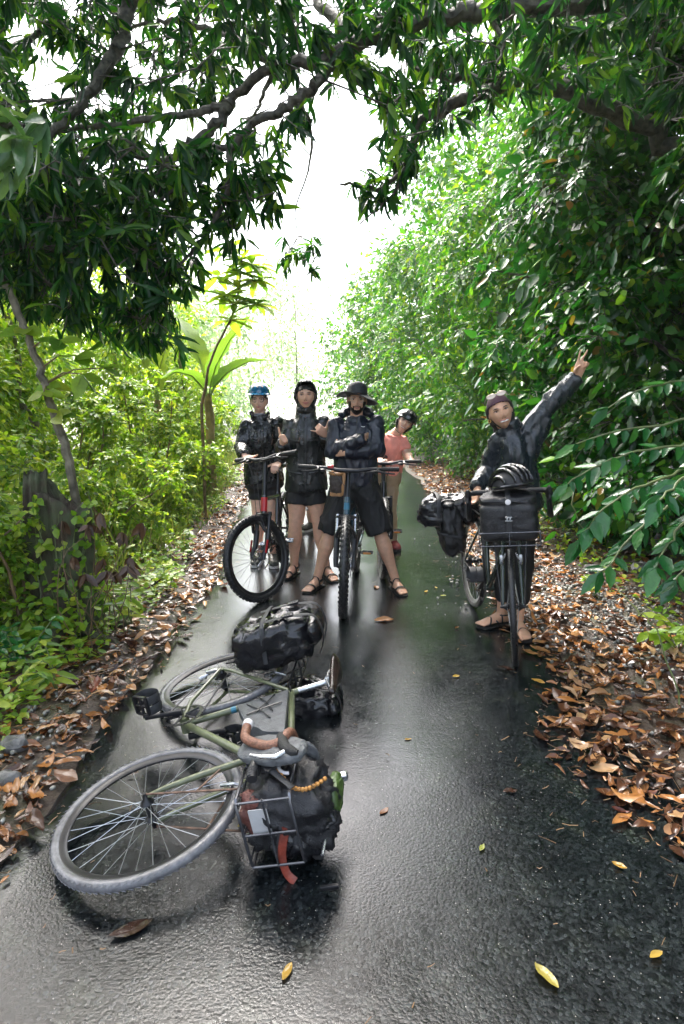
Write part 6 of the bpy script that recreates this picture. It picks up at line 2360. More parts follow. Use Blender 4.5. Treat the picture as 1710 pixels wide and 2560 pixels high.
def hand_into(mb, wrist, fing, thumb, curl=(.3, .3, .35, .4), tcurl=.3, spread=.0, tdir=None, s=1.0):
    """palm, four unequal fingers and a thumb; curl 0 straight .. 1 closed"""
    y = unit(fing)
    x = unit(Vector(thumb) - y * Vector(thumb).dot(y))
    z = x.cross(y)        # out of the back or the palm, fingers close towards -z * side
    P = lambda a, b, c: Vector(wrist) + (x * a + y * b + z * c) * s
    mb.loft([(P(0, -.03, 0), x * .024 * s, z * .020 * s), (P(0, .0, 0), x * .027 * s, z * .018 * s), (P(.003, .035, 0), x * .038 * s, z * .017 * s), (P(.0, .075, 0), x * .041 * s, z * .015 * s), (P(0, .096, 0), x * .036 * s, z * .010 * s)], 14, 2.6)
    for i, (bx, ln, r) in enumerate(((.030, .070, .0090), (.010, .078, .0093), (-.010, .072, .0088), (-.029, .056, .0078))):
        c = curl[i]
        sp = spread * (.35, .05, -.12, -.35)[i] if not hasattr(spread, '__len__') else spread[i]
        p = P(bx, .088, 0)
        a = 0.0
        for seg, k in ((.46, .9), (.30, 1.15), (.24, .8)):
            a += c * k * 1.45
            d = unit((y * math.cos(sp) + x * math.sin(sp)) * math.cos(a) - z * math.sin(a))
            q = p + d * ln * seg * 1.05 * s
            mb.capsule(p, q, r * s, r * .9 * s, 8)
            p, r = q, r * .9
    td = tdir or (x * .8 + y * .6 - z * .15)
    td = unit(td)
    p0 = P(.022, .022, -.002)
    p1 = p0 + td * .040 * s
    d2 = unit(lerp(td, y * .5 - z, tcurl * .6))
    p2 = p1 + d2 * .030 * s
    d3 = unit(lerp(d2, y * .3 - z, tcurl * .5))
    p3 = p2 + d3 * .024 * s
    mb.capsule(p0, p1, .0145 * s, .0115 * s, 9)
    mb.capsule(p1, p2, .0112 * s, .0102 * s, 9)
    mb.capsule(p2, p3, .0102 * s, .0085 * s, 9)


def foot_into(mb, ankle, toe, s=1.0, zg=0.012):
    """bare foot standing on the ground, toes apart; returns its frame"""
    y = unit(V(toe[0], toe[1], 0))
    x = V(y.y, -y.x, 0)
    A_ = V(ankle.x, ankle.y, zg)
    P = lambda a, b, c: A_ + (x * a + y * b) * s + V(0, 0, c * s)
    mb.loft([(P(0, -.062, .030), x * .018 * s, V(0, 0, .022 * s)), (P(0, -.05, .034), x * .028 * s, V(0, 0, .032 * s)), (P(0, -.015, .045), x * .033 * s, V(0, 0, .044 * s)), (P(0, .04, .042), x * .036 * s, V(0, 0, .038 * s)), (P(0, .09, .030), x * .042 * s, V(0, 0, .027 * s)), (P(0, .13, .021), x * .045 * s, V(0, 0, .019 * s)), (P(0, .155, .016), x * .042 * s, V(0, 0, .013 * s))], 16)
    for i, (bx, ln, r) in enumerate(((.032, .040, .0115), (.012, .038, .0085), (-.005, .034, .008), (-.020, .029, .0075), (-.034, .022, .007))):
        mb.capsule(P(bx, .145, .016), P(bx * 1.03, .145 + ln, .010), r * s, r * .9 * s, 8)
    return P, x, y


def sandal(t, P, x, y, s=1.0, style='cross'):
    o = MB()
    rs = []
    for b, w in ((-.075, .02), (-.065, .033), (-.02, .037), (.04, .037), (.1, .046), (.15, .048), (.185, .035), (.197, .015)):
        c = P(0, b, 0)
        c.z = .006
        u = x * w * s
        rs.append([c + u + V(0, 0, .006), c - u + V(0, 0, .006), c - u - V(0, 0, .004), c + u - V(0, 0, .004)])
    o.rings(rs)
    sd = o.build('sandal', M_SOLE, t)

    def arch(b0, b1, w, h, r=.011):
        pts = [P(-w, b0, .004), P(-w * .98, lerp(b0, b1, .15), h * .55), P(-w * .5, lerp(b0, b1, .35), h), P(0, lerp(b0, b1, .5), h * 1.08), P(w * .5, lerp(b0, b1, .65), h), P(w * .98, lerp(b0, b1, .85), h * .55), P(w, b1, .004)]
        MB().tube(wobble(pts, 3, 0), r * s, 8, flat=(tuple(y), .3)).build('strap', M_STRAPB, sd)
    if style == 'cross':
        arch(.115, .115, .049, .046, .013)
        arch(.03, .03, .040, .088, .011)
        pts = [P(math.sin(a) * .043, -.012 - math.cos(a) * .055, .062 + .012 * math.cos(a)) for a in [RAD(20 * k) for k in range(18)]]
        MB().tube(pts, .011 * s, 8, closed=True, flat=((0, 0, 1), .3)).build('strap', M_STRAPB, sd)
    else:
        arch(.05, .13, .046, .050, .006)
        arch(.13, .05, .046, .050, .006)
        arch(.02, .02, .040, .086, .006)
        pts = [P(math.sin(a) * .043, -.012 - math.cos(a) * .052, .068) for a in [RAD(20 * k) for k in range(18)]]
        MB().tube(pts, .005 * s, 8, closed=True).build('strap', M_STRAPB, sd)


def shoe(t, ankle, toe, mat, s=1.0):
    y = unit(V(toe[0], toe[1], 0))
    x = V(y.y, -y.x, 0)
    A_ = V(ankle.x, ankle.y, .012)
    P = lambda a, b, c: A_ + (x * a + y * b) * s + V(0, 0, c * s)
    m = MB().loft([(P(0, -.085, .05), x * .02, V(0, 0, .03)), (P(0, -.07, .05), x * .036, V(0, 0, .048)), (P(0, -.01, .052), x * .041, V(0, 0, .052)), (P(0, .06, .042), x * .044, V(0, 0, .042)), (P(0, .12, .03), x * .048, V(0, 0, .030)), (P(0, .17, .025), x * .042, V(0, 0, .022)), (P(0, .19, .02), x * .02, V(0, 0, .012))], 16, 2.4)
    o = m.build('shoe', mat, t, angle=80)
    rs = []
    for b, w in ((-.09, .02), (-.075, .037), (-.01, .042), (.06, .044), (.12, .05), (.17, .044), (.195, .02)):
        c = P(0, b, 0)
        c.z = .012
        rs.append([c + x * w + V(0, 0, .011), c - x * w + V(0, 0, .011), c - x * w - V(0, 0, .011), c + x * w - V(0, 0, .011)])
    MB().rings(rs).build('sole', M_WHITE if mat is M_SHOE else M_SOLE, o)


def wrinkle(amp, fr, seed, stretch=(1, 1, .38)):
    def f(p):
        q = V(p.x * stretch[0], p.y * stretch[1], p.z * stretch[2]) * fr + V(seed, seed * .7, 0)
        w = V(mnoise.noise(q * .6), mnoise.noise(q * .6 + V(5, 1, 3)), 0) * .8
        a = (1 - min(1, abs(mnoise.noise(q + w)) * 2.6)) ** 2
        b = (1 - min(1, abs(mnoise.noise(q * 2.1 + w + V(9, 2, seed))) * 2.6)) ** 2
        return amp * (a * .9 + b * .5 - .35)
    return f


def limb_pts(a, b, c, ra, rb, rc, bulge1=1.0, bulge2=1.0):
    pts = [a, lerp(a, b, .33), lerp(a, b, .75), b, lerp(b, c, .28), lerp(b, c, .7), c]
    r = [ra, ra * .97 * bulge1, lerp(ra, rb, .75), rb, rb * 1.08 * bulge2, lerp(rb, rc, .75), rc]
    return pts, r


def make_person(label, J, hd, skin, hands, feet, k=1.0, sandals=None, body_voxel=.0065):
    """J: joints by name, a = image left side, b = image right side"""
    base = (J['an_a'] + J['an_b']) * .5
    t = root('person', V(base.x, base.y, 0), label, 'person')
    J['t'] = t
    mb = MB()
    sh = unit(J['sh_b'] - J['sh_a'])
    upv = unit(J['neck'] - J['pel'])
    fw = unit(upv.cross(sh)) * -1
    if fw.y > 0:
        fw = -fw
    J['fw'], J['sh'], J['up'] = fw, sh, upv
    ch = lerp(J['pel'], J['neck'], .68)
    J['ch'] = ch
    hw = (J['sh_b'] - J['sh_a']).length * .5
    L = lerp
    mb.loft([(J['pel'] - upv * .09, sh * .10 * k, fw * .08), (J['pel'], sh * .155 * k, fw * .10), (L(J['pel'], ch, .45), sh * .125 * k, fw * .088), (ch, sh * (hw * .86), fw * .105), (L(ch, J['neck'], .6), sh * (hw * .82), fw * .085), (L(ch, J['neck'], .92), sh * (hw * .4), fw * .06), (J['neck'], sh * .052, fw * .054)], 20, 2.3)
    nb = hd.W((0, -.02, -.075))
    mb.tube([J['neck'] - upv * .06, J['neck'], L(J['neck'], nb, .6), nb, hd.W((0, -.015, -.02))], [.062, .054, .049, .05, .045], 14)
    for s in 'ab':
        p, r = limb_pts(J['sh_' + s], J['el_' + s], J['wr_' + s], .052 * k, .040, .026, 1.0, 1.05)
        mb.tube(p, r, 12)
        mb.sphere(J['sh_' + s], V(.055 * k, 0, 0), V(0, .055 * k, 0), V(0, 0, .055 * k), 12, 8)
        p, r = limb_pts(J['hip_' + s], J['kn_' + s], J['an_' + s], .088 * k, .056 * k, .036, 1.0, 1.06)
        p = p + [V(J['an_' + s].x, J['an_' + s].y, .045)]
        mb.tube(p, r + [.036], 14)
    for h in hands:
        hand_into(mb, **h)
    ff = []
    for s in 'ab':
        if feet.get(s) is not None:
            ff.append(foot_into(mb, J['an_' + s], feet[s], .98))
    me = remesh(mb, body_voxel, 3, None, 'body')
    hm_ = MB()
    hd.mesh_into(hm_)
    hme = hm_.mesh('head')
    bm = bmesh.new()
    bm.from_mesh(me)
    bm.from_mesh(hme)
    bm.to_mesh(me)
    bm.free()
    me.shade_smooth()
    bpy.data.meshes.remove(hme)
    link('body', me, skin, t)
    if sandals:
        for P, x, y in ff:
            sandal(t, P, x, y, .98, sandals)
    return t


def jacket(J, mat, seed, hem, wid=1.0, dep=1.0, sleeve=1.0, hem_w=1.0, cuff=.045, amp=.012, fr=9, name='jacket', short=False, vox=.009, collar=.08, arms='ab', stop=1.0, extra=None):
    t, fw, sh, up, ch, pel, neck = J['t'], J['fw'], J['sh'], J['up'], J['ch'], J['pel'], J['neck']
    hw = (J['sh_b'] - J['sh_a']).length * .5
    L = lerp
    mb = MB()
    secs = [(hem - up * .0, sh * .178 * hem_w, fw * .128 * dep * hem_w), (L(hem, pel, .5), sh * .180 * hem_w, fw * .130 * dep), (pel + up * .06, sh * .176 * wid, fw * .128 * dep), (L(pel, ch, .55), sh * .170 * wid, fw * .126 * dep), (ch, sh * (hw * .98), fw * .138 * dep), (L(ch, neck, .45), sh * (hw * .98), fw * .118 * dep), (L(ch, neck, .72), sh * (hw * .80), fw * .096), (L(ch, neck, .88), sh * (hw * .56), fw * .086), (neck + up * .005, sh * .082, fw * .078)]
    if collar:
        secs += [(neck + up * collar * .6 + fw * .01, sh * .072, fw * .070), (neck + up * collar + fw * .014, sh * .070, fw * .070)]
    mb.loft(secs, 28, 2.4)
    for s in arms:
        a, e, w = J['sh_' + s], J['el_' + s], J['wr_' + s]
        if short:
            e2 = L(a, e, .62)
            mb.tube([L(a, ch, .35), a, L(a, e2, .5), e2], [.075 * sleeve, .078 * sleeve, .072 * sleeve, .070 * sleeve], 14)
            continue
        w2 = L(e, w, stop)
        mb.tube([L(a, ch, .4), a, L(a, e, .4), L(a, e, .8), e, L(e, w2, .25), L(e, w2, .7), w2], [.066 * sleeve, .068 * sleeve, .068 * sleeve, .064 * sleeve, .063 * sleeve, .061 * sleeve, .053 * sleeve, cuff], 14)
        mb.sphere(a, sh * .068 * sleeve, fw * .07 * sleeve, up * .062 * sleeve, 14, 9)
        mb.sphere(e, V(.068 * sleeve, 0, 0), V(0, .068 * sleeve, 0), V(0, 0, .068 * sleeve), 14, 9)
    if extra:
        extra(mb)
    me = remesh(mb, vox, 3, wrinkle(amp, fr, seed), name)
    return link(name, me, mat, t)


def legwear(J, mat, seed, frac, name='shorts', r0=.105, r1=.085, amp=.008, waist=.0, below=0.0, k=1.0):
    """frac: how far down the leg it reaches, 0 hip .. 1 knee .. 2 ankle"""
    t, fw, sh, up, pel = J['t'], J['fw'], J['sh'], J['up'], J['pel']
    mb = MB()
    mb.loft([(pel - up * .115, sh * .12 * k, fw * .10), (pel - up * .06, sh * .172 * k, fw * .125), (pel, sh * .172 * k, fw * .122), (pel + up * (.09 + waist), sh * .152 * k, fw * .11)], 24, 2.5)
    for s in 'ab':
        h, kn, an = J['hip_' + s], J['kn_' + s], J['an_' + s]
        pts, rs = [h + V(0, 0, .03), h], [r0 * .95 * k, r0 * k]
        n_ = 6
        for i in range(1, n_ + 1):
            f = frac * i / n_
            p = lerp(h, kn, min(1, f)) if f <= 1 else lerp(kn, an, f - 1)
            pts.append(p)
            rs.append(lerp(r0, r1, i / n_) * k)
        mb.tube(pts, rs, 16)
    me = remesh(mb, .009, 3, wrinkle(amp, 10, seed), name)
    return link(name, me, mat, t)


def surface_at(J, f, x, hem, out=.004):
    """point on the front of a jacket: f from hem (0) to neck (1), x sideways in metres"""
    p = lerp(hem, J['neck'], f) + J['sh'] * x + J['fw'] * .5
    jk = next(o for o in J['t'].children if o.name.startswith(('jacket', 'shirt')))
    hit, loc, nrm_, _i = jk.ray_cast(p, -J['fw'])
    if not hit:
        return lerp(hem, J['neck'], f) + J['sh'] * x + J['fw'] * .13
    return loc + J['fw'] * out


def trim(J, mat, zip_mat, hem, w, pockets=False, top=.97, x0=0.0):
    """front placket with its zip, hem seam and pocket flaps laid on the jacket"""
    bpy.context.view_layer.update()
    t = J['t']
    pts = [surface_at(J, lerp(.02, top, k / 12), x0, hem) for k in range(13)]
    MB().tube(pts, .016, 8, flat=(tuple(J['sh']), .22)).build('placket', mat, t)
    pz = [p + J['fw'] * .004 for p in pts]
    MB().tube(pz, .0025, 5).build('zip', zip_mat, t)
    if pockets:
        for sg in (-1, 1):
            for f, l_ in ((.24, .055), (.66, .045)):
                q = [surface_at(J, f + .006 * k, sg * (.085 - l_ + 2 * l_ * k / 4), hem) for k in range(5)]
                MB().tube(q, .010, 8, flat=((0, 0, 1), .3)).build('pocket_flap', mat, t)


# ------------------------------------------------------------------ the person in the wide hat, arms crossed
SK1 = m_skin('skin_tan', (.56, .33, .22))
SK2 = m_skin('skin_warm', (.60, .36, .25))
SK3 = m_skin('skin_light', (.70, .45, .34))
SK4 = m_skin('skin_brown', (.58, .34, .22))

J = dict(pel=Z1(1050, 835, 5.0), neck=Z1(1060, 395, 5.0), sh_a=Z1(905, 430, 5.0), sh_b=Z1(1205, 415, 5.0),
         el_a=Z1(880, 625, 4.92), wr_a=Z1(1125, 530, 4.78), el_b=Z1(1215, 615, 4.92), wr_b=Z1(960, 640, 4.83),
         hip_a=Z1(985, 880, 5.0), hip_b=Z1(1115, 880, 5.0), kn_a=Z1(853, 1255, 4.93), kn_b=Z1(1240, 1255, 4.90), an_a=Z1(765, 1575, 4.93), an_b=Z1(1350, 1585, 4.88))
H = Head(Z1(1062, 250, 4.97), (.03, .05, 1), (.0, -1, .02), .93, 1.0)
t3 = make_person('bearded person in wide black hat and navy jacket with crossed arms', J, H, SK1,
                 [dict(wrist=J['wr_a'] + V(-.01, .03, 0), fing=(.30, .95, -.15), thumb=(0, -.3, 1), curl=(.25, .25, .25, .3), tcurl=.1, tdir=V(.3, .95, .15)),
                  dict(wrist=J['wr_b'], fing=(-.8, .6, .05), thumb=(0, -.2, 1), curl=(.3, .3, .3, .3))],
                 dict(a=(-.55, -1), b=(.35, -1)), sandals='cross')
jacket(J, M_JK_NAVY, 1.7, Z1(1050, 880, 5.0), wid=1.0, sleeve=1.0, cuff=.046, amp=.012, fr=11, hem_w=.98, collar=.035)
# hood lying behind the neck, zip and mark
m = MB().tube([J['neck'] + V(-.12, .02, .035), J['neck'] + V(-.10, .09, .06), J['neck'] + V(0, .12, .07), J['neck'] + V(.10, .09, .06), J['neck'] + V(.12, .02, .035)], [.028, .04, .045, .04, .028], 12)
link('hood', remesh(m, .009, 2, wrinkle(.008, 14, 4), 'hood'), M_JK_NAVY, t3)
q0, q1 = J['neck'] + J['fw'] * .09 + V(0, 0, .03), J['ch'] + J['fw'] * .152 + V(0, 0, .02)
MB().tube([q0, lerp(q0, q1, .5) + J['fw'] * .012, q1], .0028, 5).build('zip', M_BUCKLE, t3)
qm = Z1(1110, 440, 4.86)
mk = MB().tube([Z1(1095, 440, 4.862), Z1(1108, 444, 4.858), Z1(1122, 441, 4.862)], .0022, 6)
mk.build('mark', M_WHITE, t3)
sh_ = legwear(J, M_SHORT, 3.3, .98, r0=.118, r1=.108, amp=.012)
# face
H.face(t3, M_LIP_D, 0, brow=1.3)


def beard(p):
    x, y, z = p
    if y < .0:
        return False
    jaw = z < -.062 - .012 * math.cos(x * 60) and z > -.125
    side = abs(x) > .048 and -.105 < z < .0 and y > .005 and y < .075
    mous = -.050 < z < -.040 and abs(x) < .026 and y > .05
    corner = .022 < abs(x) < .032 and -.08 < z < -.042 and y > .04
    lipgap = abs(x) < .02 and -.072 < z < -.048
    return (jaw and not lipgap) or side or mous or corner


H.shell(beard, .0035, 'beard', M_HAIR, t3, 110, 90, .006, .003)
H.shell(lambda p: (p.z > .03 and p.y < .06) or (p.y < .0 and p.z > -.06), .006, 'hair', M_HAIR, t3, 56, 44, .008, .003)
H.glasses(t3, M_WIREF, .0225, .0018)
# wide brimmed hat
hat = MB(H.W)
rs = []
for r, z in ((.02, .150), (.06, .150), (.082, .142), (.090, .118), (.094, .070), (.098, .056)):
    rs.append([V(math.sin(2 * math.pi * k / 36) * r * .95, math.cos(2 * math.pi * k / 36) * r * 1.12 - .004, z + .012 * math.cos(2 * math.pi * k / 36 * 2) * (r > .05)) for k in range(36)])
hat.rings(rs)
ho = hat.build('hat', M_HAT, t3, angle=60)
rs = []
for r, dz, tz in ((.092, .0, .0), (.125, -.006, 0), (.160, -.012, 0), (.180, -.014, 0), (.182, -.020, 0), (.158, -.019, 0), (.12, -.012, 0), (.090, -.008, 0)):
    ring = []
    for k in range(48):
        a = 2 * math.pi * k / 48
        wv = (r - .09) / .09
        side = math.sin(a)
        ring.append(V(side * r * .98, math.cos(a) * r * 1.06, .056 + dz + wv * (.034 * side + .022 * math.cos(a) + .010 * math.sin(3 * a) - .010 - .016 * side * side)))
    rs.append(ring)
MB(H.W).rings(rs, closed=True).build('brim', M_HAT, ho, angle=60)

# ------------------------------------------------------------------ the hooded person
J = dict(pel=Z1(680, 850, 5.25), neck=Z1(680, 350, 5.25), sh_a=Z1(565, 420, 5.25), sh_b=Z1(805, 410, 5.25),
         el_a=Z1(500, 650, 5.22), wr_a=Z1(498, 565, 5.02), el_b=Z1(848, 610, 5.24), wr_b=Z1(822, 505, 5.06),
         hip_a=Z1(620, 910, 5.25), hip_b=Z1(740, 910, 5.25), kn_a=Z1(597, 1180, 5.22), kn_b=Z1(775, 1180, 5.22), an_a=Z1(588, 1500, 5.3), an_b=Z1(832, 1505, 5.22))
H = Head(Z1(677, 215, 5.22), (-.02, .04, 1), (.02, -1, -.02), .95, .97)
t2 = make_person('person in black hooded raincoat making thumbs up and shaka signs', J, H, SK2,
                 [dict(wrist=J['wr_a'], fing=(.35, -.75, .45), thumb=(-.35, 0, 1), curl=(1.0, 1.05, 1.05, 1.0), tcurl=.0, tdir=V(-.22, -.1, 1), s=1.02),
                  dict(wrist=J['wr_b'], fing=(-.5, -.55, .55), thumb=(.45, -.1, .9), curl=(1.05, 1.1, 1.05, .05), tcurl=.0, tdir=V(.35, -.15, 1), s=1.0, spread=(0, 0, 0, -.5))],
                 dict(a=(-.45, -1), b=(.5, -1)), sandals='cross')
jacket(J, M_JK_COAT, 5.1, Z1(680, 920, 5.25), wid=.95, hem_w=1.0, sleeve=.95, cuff=.05, amp=.010, collar=.12, fr=11)
legwear(J, M_SHORT, 6.2, .42, r0=.098, r1=.104, amp=.008, k=.98)
H.face(t2, M_LIP, .5)
H.shell(lambda p: p.z > .055 - .3 * abs(p.x) or p.y < .02, .005, 'hair', M_HAIR, t2, 64, 48, .006, .002)
H.shell(lambda p: not (p.y > .02 and abs(p.x) < .066 and -.098 < p.z < .092 - 3.0 * p.x * p.x), lambda p: .016 + (.012 if p.z > .02 else .008) + (.01 if p.y > .03 else 0), 'hood', M_JK_COAT, t2, 72, 56, .012, .008)
m = MB().tube([H.W((0, .045, -.118)), H.W((-.05, .02, -.112)), H.W((-.06, -.03, -.10)), H.W((0, -.07, -.10)), H.W((.06, -.03, -.10)), H.W((.05, .02, -.112))], .032, 12, closed=True)
link('collar', remesh(m, .008, 2, wrinkle(.006, 16, 2), 'collar'), M_JK_COAT, t2)
trim(J, M_JK_COAT, M_BUCKLE, Z1(680, 915, 5.25), .006, pockets=True)

# ------------------------------------------------------------------ the person in the blue helmet
J = dict(pel=Z1(365, 840, 5.62), neck=Z1(335, 370, 5.6), sh_a=Z1(235, 435, 5.58), sh_b=Z1(455, 415, 5.62),
         el_a=Z1(195, 600, 5.5), wr_a=Z1(218, 662, 5.22), el_b=Z1(480, 620, 5.62), wr_b=Z1(470, 720, 5.42),
         hip_a=Z1(325, 880, 5.62), hip_b=Z1(405, 880, 5.62), kn_a=Z1(318, 1100, 5.6), kn_b=Z1(415, 1100, 5.58), an_a=Z1(322, 1370, 5.7), an_b=Z1(430, 1370, 5.66))
H = Head(Z1(325, 248, 5.57), (-.02, .03, 1), (.02, -1, -.03), .93, 1.0)
t1 = make_person('person with glasses and blue helmet in shiny black rain jacket', J, H, SK3,
                 [dict(wrist=J['wr_a'], fing=(.45, -.6, -.45), thumb=(.7, .3, .1), curl=(.75, .75, .75, .75), tcurl=.7),
                  dict(wrist=J['wr_b'], fing=(-.2, -1, -.2), thumb=(-.8, .1, .1), curl=(.6, .6, .6, .6))],
                 dict(a=None, b=None))
jacket(J, M_JK_BLACK, 9.4, Z1(365, 860, 5.62), wid=.98, sleeve=1.0, cuff=.05, amp=.013, fr=11, collar=.02)
trim(J, M_JK_BLACK, M_BUCKLE, Z1(365, 860, 5.62), .006, pockets=True, top=.9)
legwear(J, M_SHORT, 2.2, .5, r0=.10, r1=.095)
for s in 'ab':
    shoe(t1, J['an_' + s], (-.1 if s == 'a' else .15, -1), M_SHOE)
H.face(t1, M_LIP, .1)
H.shell(lambda p: (p.z > .05 - .5 * abs(p.x)) and p.y < .075 or (p.y < .01 and p.z > -.05), .005, 'hair', M_HAIR, t1, 56, 44, .006, .002)
H.glasses(t1, M_GLASSF, .0225, .0026)
hn = bpy.data.objects.new('helmet', bpy.data.meshes.new('helmet'))
hn = MB(H.W).torus(V(0, -.0, .055), (0, 0, 1), .001, .001, 6, 4).build('helmet', M_BLUEHELM, t1)
helmet_shape(lambda p: H.W(Vector(p) * 1.02 + V(0, -.012, .074)), hn, M_BLUEHELM, vents=0, R=(.098, .122, .092), brim=True)
MB(H.W).tube([V(-.088, .0, .05), V(-.082, .01, -.04), V(-.05, .03, -.12), V(0, .04, -.135), V(.05, .03, -.12), V(.082, .01, -.04), V(.088, 0, .05)], .0035, 6).build('chin_strap', M_STRAP, t1)
m = MB().loft([(J['neck'] + V(0, -.045, -.05), V(.06, 0, 0), V(0, .03, 0)), (J['neck'] + V(0, -.045, .0), V(.055, 0, 0), V(0, .025, 0)), (J['neck'] + V(0, -.03, .035), V(.052, 0, 0), V(0, .03, 0))], 14)
m.build('shirt', M_GREYT, t1)
for sg in (-1, 1):
    m = soft(None, J['neck'] + V(sg * .062, -.035, .012), V(.014, 0, -.008 * sg), V(0, .055, 0), V(sg * .016, 0, .042), 3, .010, 16, 3.0 + sg, 20, 14)
    m.build('collar', M_JK_BLACK, t1, angle=180)

# ------------------------------------------------------------------ the person in the coral shirt
J = dict(pel=Z1(1285, 800, 6.25), neck=Z1(1345, 500, 6.15), sh_a=Z1(1262, 535, 6.15), sh_b=Z1(1412, 560, 6.15),
         el_a=Z1(1225, 660, 6.1), wr_a=Z1(1245, 712, 5.86), el_b=Z1(1440, 655, 6.1), wr_b=Z1(1475, 695, 5.88),
         hip_a=Z1(1255, 830, 6.25), hip_b=Z1(1315, 830, 6.25), kn_a=Z1(1262, 1080, 6.2), kn_b=Z1(1308, 1080, 6.2), an_a=Z1(1255, 1370, 6.3), an_b=Z1(1328, 1370, 6.26))
H = Head(Z1(1425, 408, 6.08), (.6, .03, 1), (-.05, -1, -.04), .90, .98)
t4 = make_person('smiling person in coral shirt and black helmet leaning out behind', J, H, SK3,
                 [dict(wrist=J['wr_a'], fing=(.2, -1, -.2), thumb=(1, 0, 0), curl=(.7, .7, .7, .7)),
                  dict(wrist=J['wr_b'], fing=(-.05, -1, -.15), thumb=(-1, 0, -.1), curl=(.75, .75, .75, .75), tcurl=.6)],
                 dict(a=None, b=None), k=.9)
jacket(J, M_CORAL, 3.4, Z1(1285, 775, 6.25), wid=.86, dep=.92, sleeve=.86, amp=.007, short=True, name='shirt', collar=0, hem_w=.85)
legwear(J, M_BEIGE, 7.2, 1.9, 'trousers', r0=.098, r1=.062, k=.92)
for s in 'ab':
    shoe(t4, J['an_' + s], (.25 if s == 'b' else -.1, -1), M_SHOE_R, .95)
H.face(t4, M_LIP, 1.0, open_=True, eye=.8, mw=1.1)
H.shell(lambda p: (p.z > .06 - .6 * abs(p.x) and p.y < .08) or (p.y < .035 and p.z > -.095 and (abs(p.x) > .035 or p.y < 0)), lambda p: .012 + (.012 if p.z < 0 else 0), 'hair', M_HAIR, t4, 60, 48, .010, .004)
hn = MB(H.W).torus(V(0, -.0, .055), (0, 0, 1), .001, .001, 6, 4).build('helmet', M_HELM, t4)
helmet_shape(lambda p: H.W(Vector(p) * 1.08 + V(0, -.012, .048)), hn, M_HELM, vents=0, R=(.102, .126, .094))
MB(H.W).tube([V(-.088, .0, .05), V(-.084, .01, -.04), V(-.05, .03, -.12), V(0, .045, -.13), V(.05, .03, -.12), V(.084, .01, -.04), V(.088, 0, .05)], .0035, 6).build('chin_strap', M_STRAP, t4)

# ------------------------------------------------------------------ the person hidden behind, only the legs show
J = dict(pel=Z1(690, 830, 7.1), neck=Z1(685, 470, 7.1), sh_a=Z1(610, 510, 7.1), sh_b=Z1(765, 510, 7.1),
         el_a=Z1(620, 660, 7.1), wr_a=Z1(640, 760, 7.0), el_b=Z1(760, 660, 7.1), wr_b=Z1(745, 760, 7.0),
         hip_a=Z1(660, 860, 7.1), hip_b=Z1(715, 860, 7.1), kn_a=Z1(645, 1040, 7.08), kn_b=Z1(712, 1060, 7.05), an_a=Z1(628, 1225, 7.12), an_b=Z1(728, 1225, 7.1))
H = Head(Z1(685, 390, 7.08), (0, .03, 1), (0, -1, 0), .9)
t6 = make_person('person hidden behind the hooded person, pale legs in white socks', J, H, SK3, [], dict(a=None, b=None), k=.85)
jacket(J, M_JK_BLACK, 19.4, Z1(690, 850, 7.1), wid=.85, sleeve=.8, collar=.04, hem_w=.85, vox=.012)
legwear(J, M_SHORT, 12.2, .5, r0=.09, r1=.085, k=.9)
H.face(t6, M_LIP)
H.shell(lambda p: p.z > .05 or p.y < .0, .006, 'hair', M_HAIR, t6, 40, 30, .008)
for s in 'ab':
    a = J['an_' + s]
    MB().tube([V(a.x, a.y, .05), a, lerp(a, J['kn_' + s], .3)], [.042, .044, .052], 14).build('sock', M_SOCK, t6)
    shoe(t6, a, (-.3 if s == 'a' else -.6, -1), M_SHOE)

# ------------------------------------------------------------------ the waving person on the right
J = dict(pel=Z2(700, 1170, 4.02), neck=Z2(650, 655, 3.98), sh_a=Z2(578, 730, 4.0), sh_b=Z2(775, 660, 3.98),
         el_a=Z2(505, 930, 4.08), wr_a=Z2(428, 1065, 3.92), el_b=Z2(955, 455, 3.96), wr_b=Z2(1128, 285, 3.92),
         hip_a=Z2(655, 1225, 4.02), hip_b=Z2(742, 1225, 4.02), kn_a=Z2(640, 1570, 4.02), kn_b=Z2(742, 1570, 3.98), an_a=Z2(600, 1930, 4.12), an_b=Z2(716, 1965, 3.98))
H = Head(Z2(588, 530, 3.93), (-.36, .06, 1), (-.10, -1, -.02), .93, .98)
t5 = make_person('smiling person with plum headband raising a victory sign', J, H, SK4,
                 [dict(wrist=J['wr_b'], fing=(.25, -.12, 1), thumb=(-.3, -1, 0) if False else (.95, -.3, -.2), curl=(.0, .0, 1.0, 1.05), tcurl=.7, tdir=V(.55, -.6, .6), spread=(-.16, .22, 0, 0), s=.98) if False else
                  dict(wrist=J['wr_b'], fing=(.22, -.1, 1), thumb=(-.95, -.25, .2), curl=(.02, .02, 1.05, 1.05), tcurl=.8, tdir=V(-.2, -.8, .5), spread=(.12, -.22, 0, 0), s=.98),
                  dict(wrist=J['wr_a'], fing=(-.25, -.5, -.8), thumb=(.3, -.8, .2), curl=(.35, .4, .4, .45))],
                 dict(a=(-.95, -.35), b=(.05, -1)), sandals='thin')
jacket(J, M_JK_TEAL, 14.4, Z2(705, 1240, 4.02), wid=.92, sleeve=.92, cuff=.048, amp=.012, fr=10, collar=.06, hem_w=.95, extra=lambda mb: mb.tube([Z2(735, 860, 4.0), Z2(800, 720, 3.99), Z2(890, 560, 3.97)], [.10, .085, .06], 14))
trim(J, M_JK_TEAL, M_BUCKLE, Z2(705, 1240, 4.02), .006, top=.9, x0=-.02)
legwear(J, M_SHORT, 17.0, 1.72, 'trousers', r0=.10, r1=.062, k=.98)
H.face(t5, M_LIP, 1.6, open_=True, eye=.85, mw=1.2)
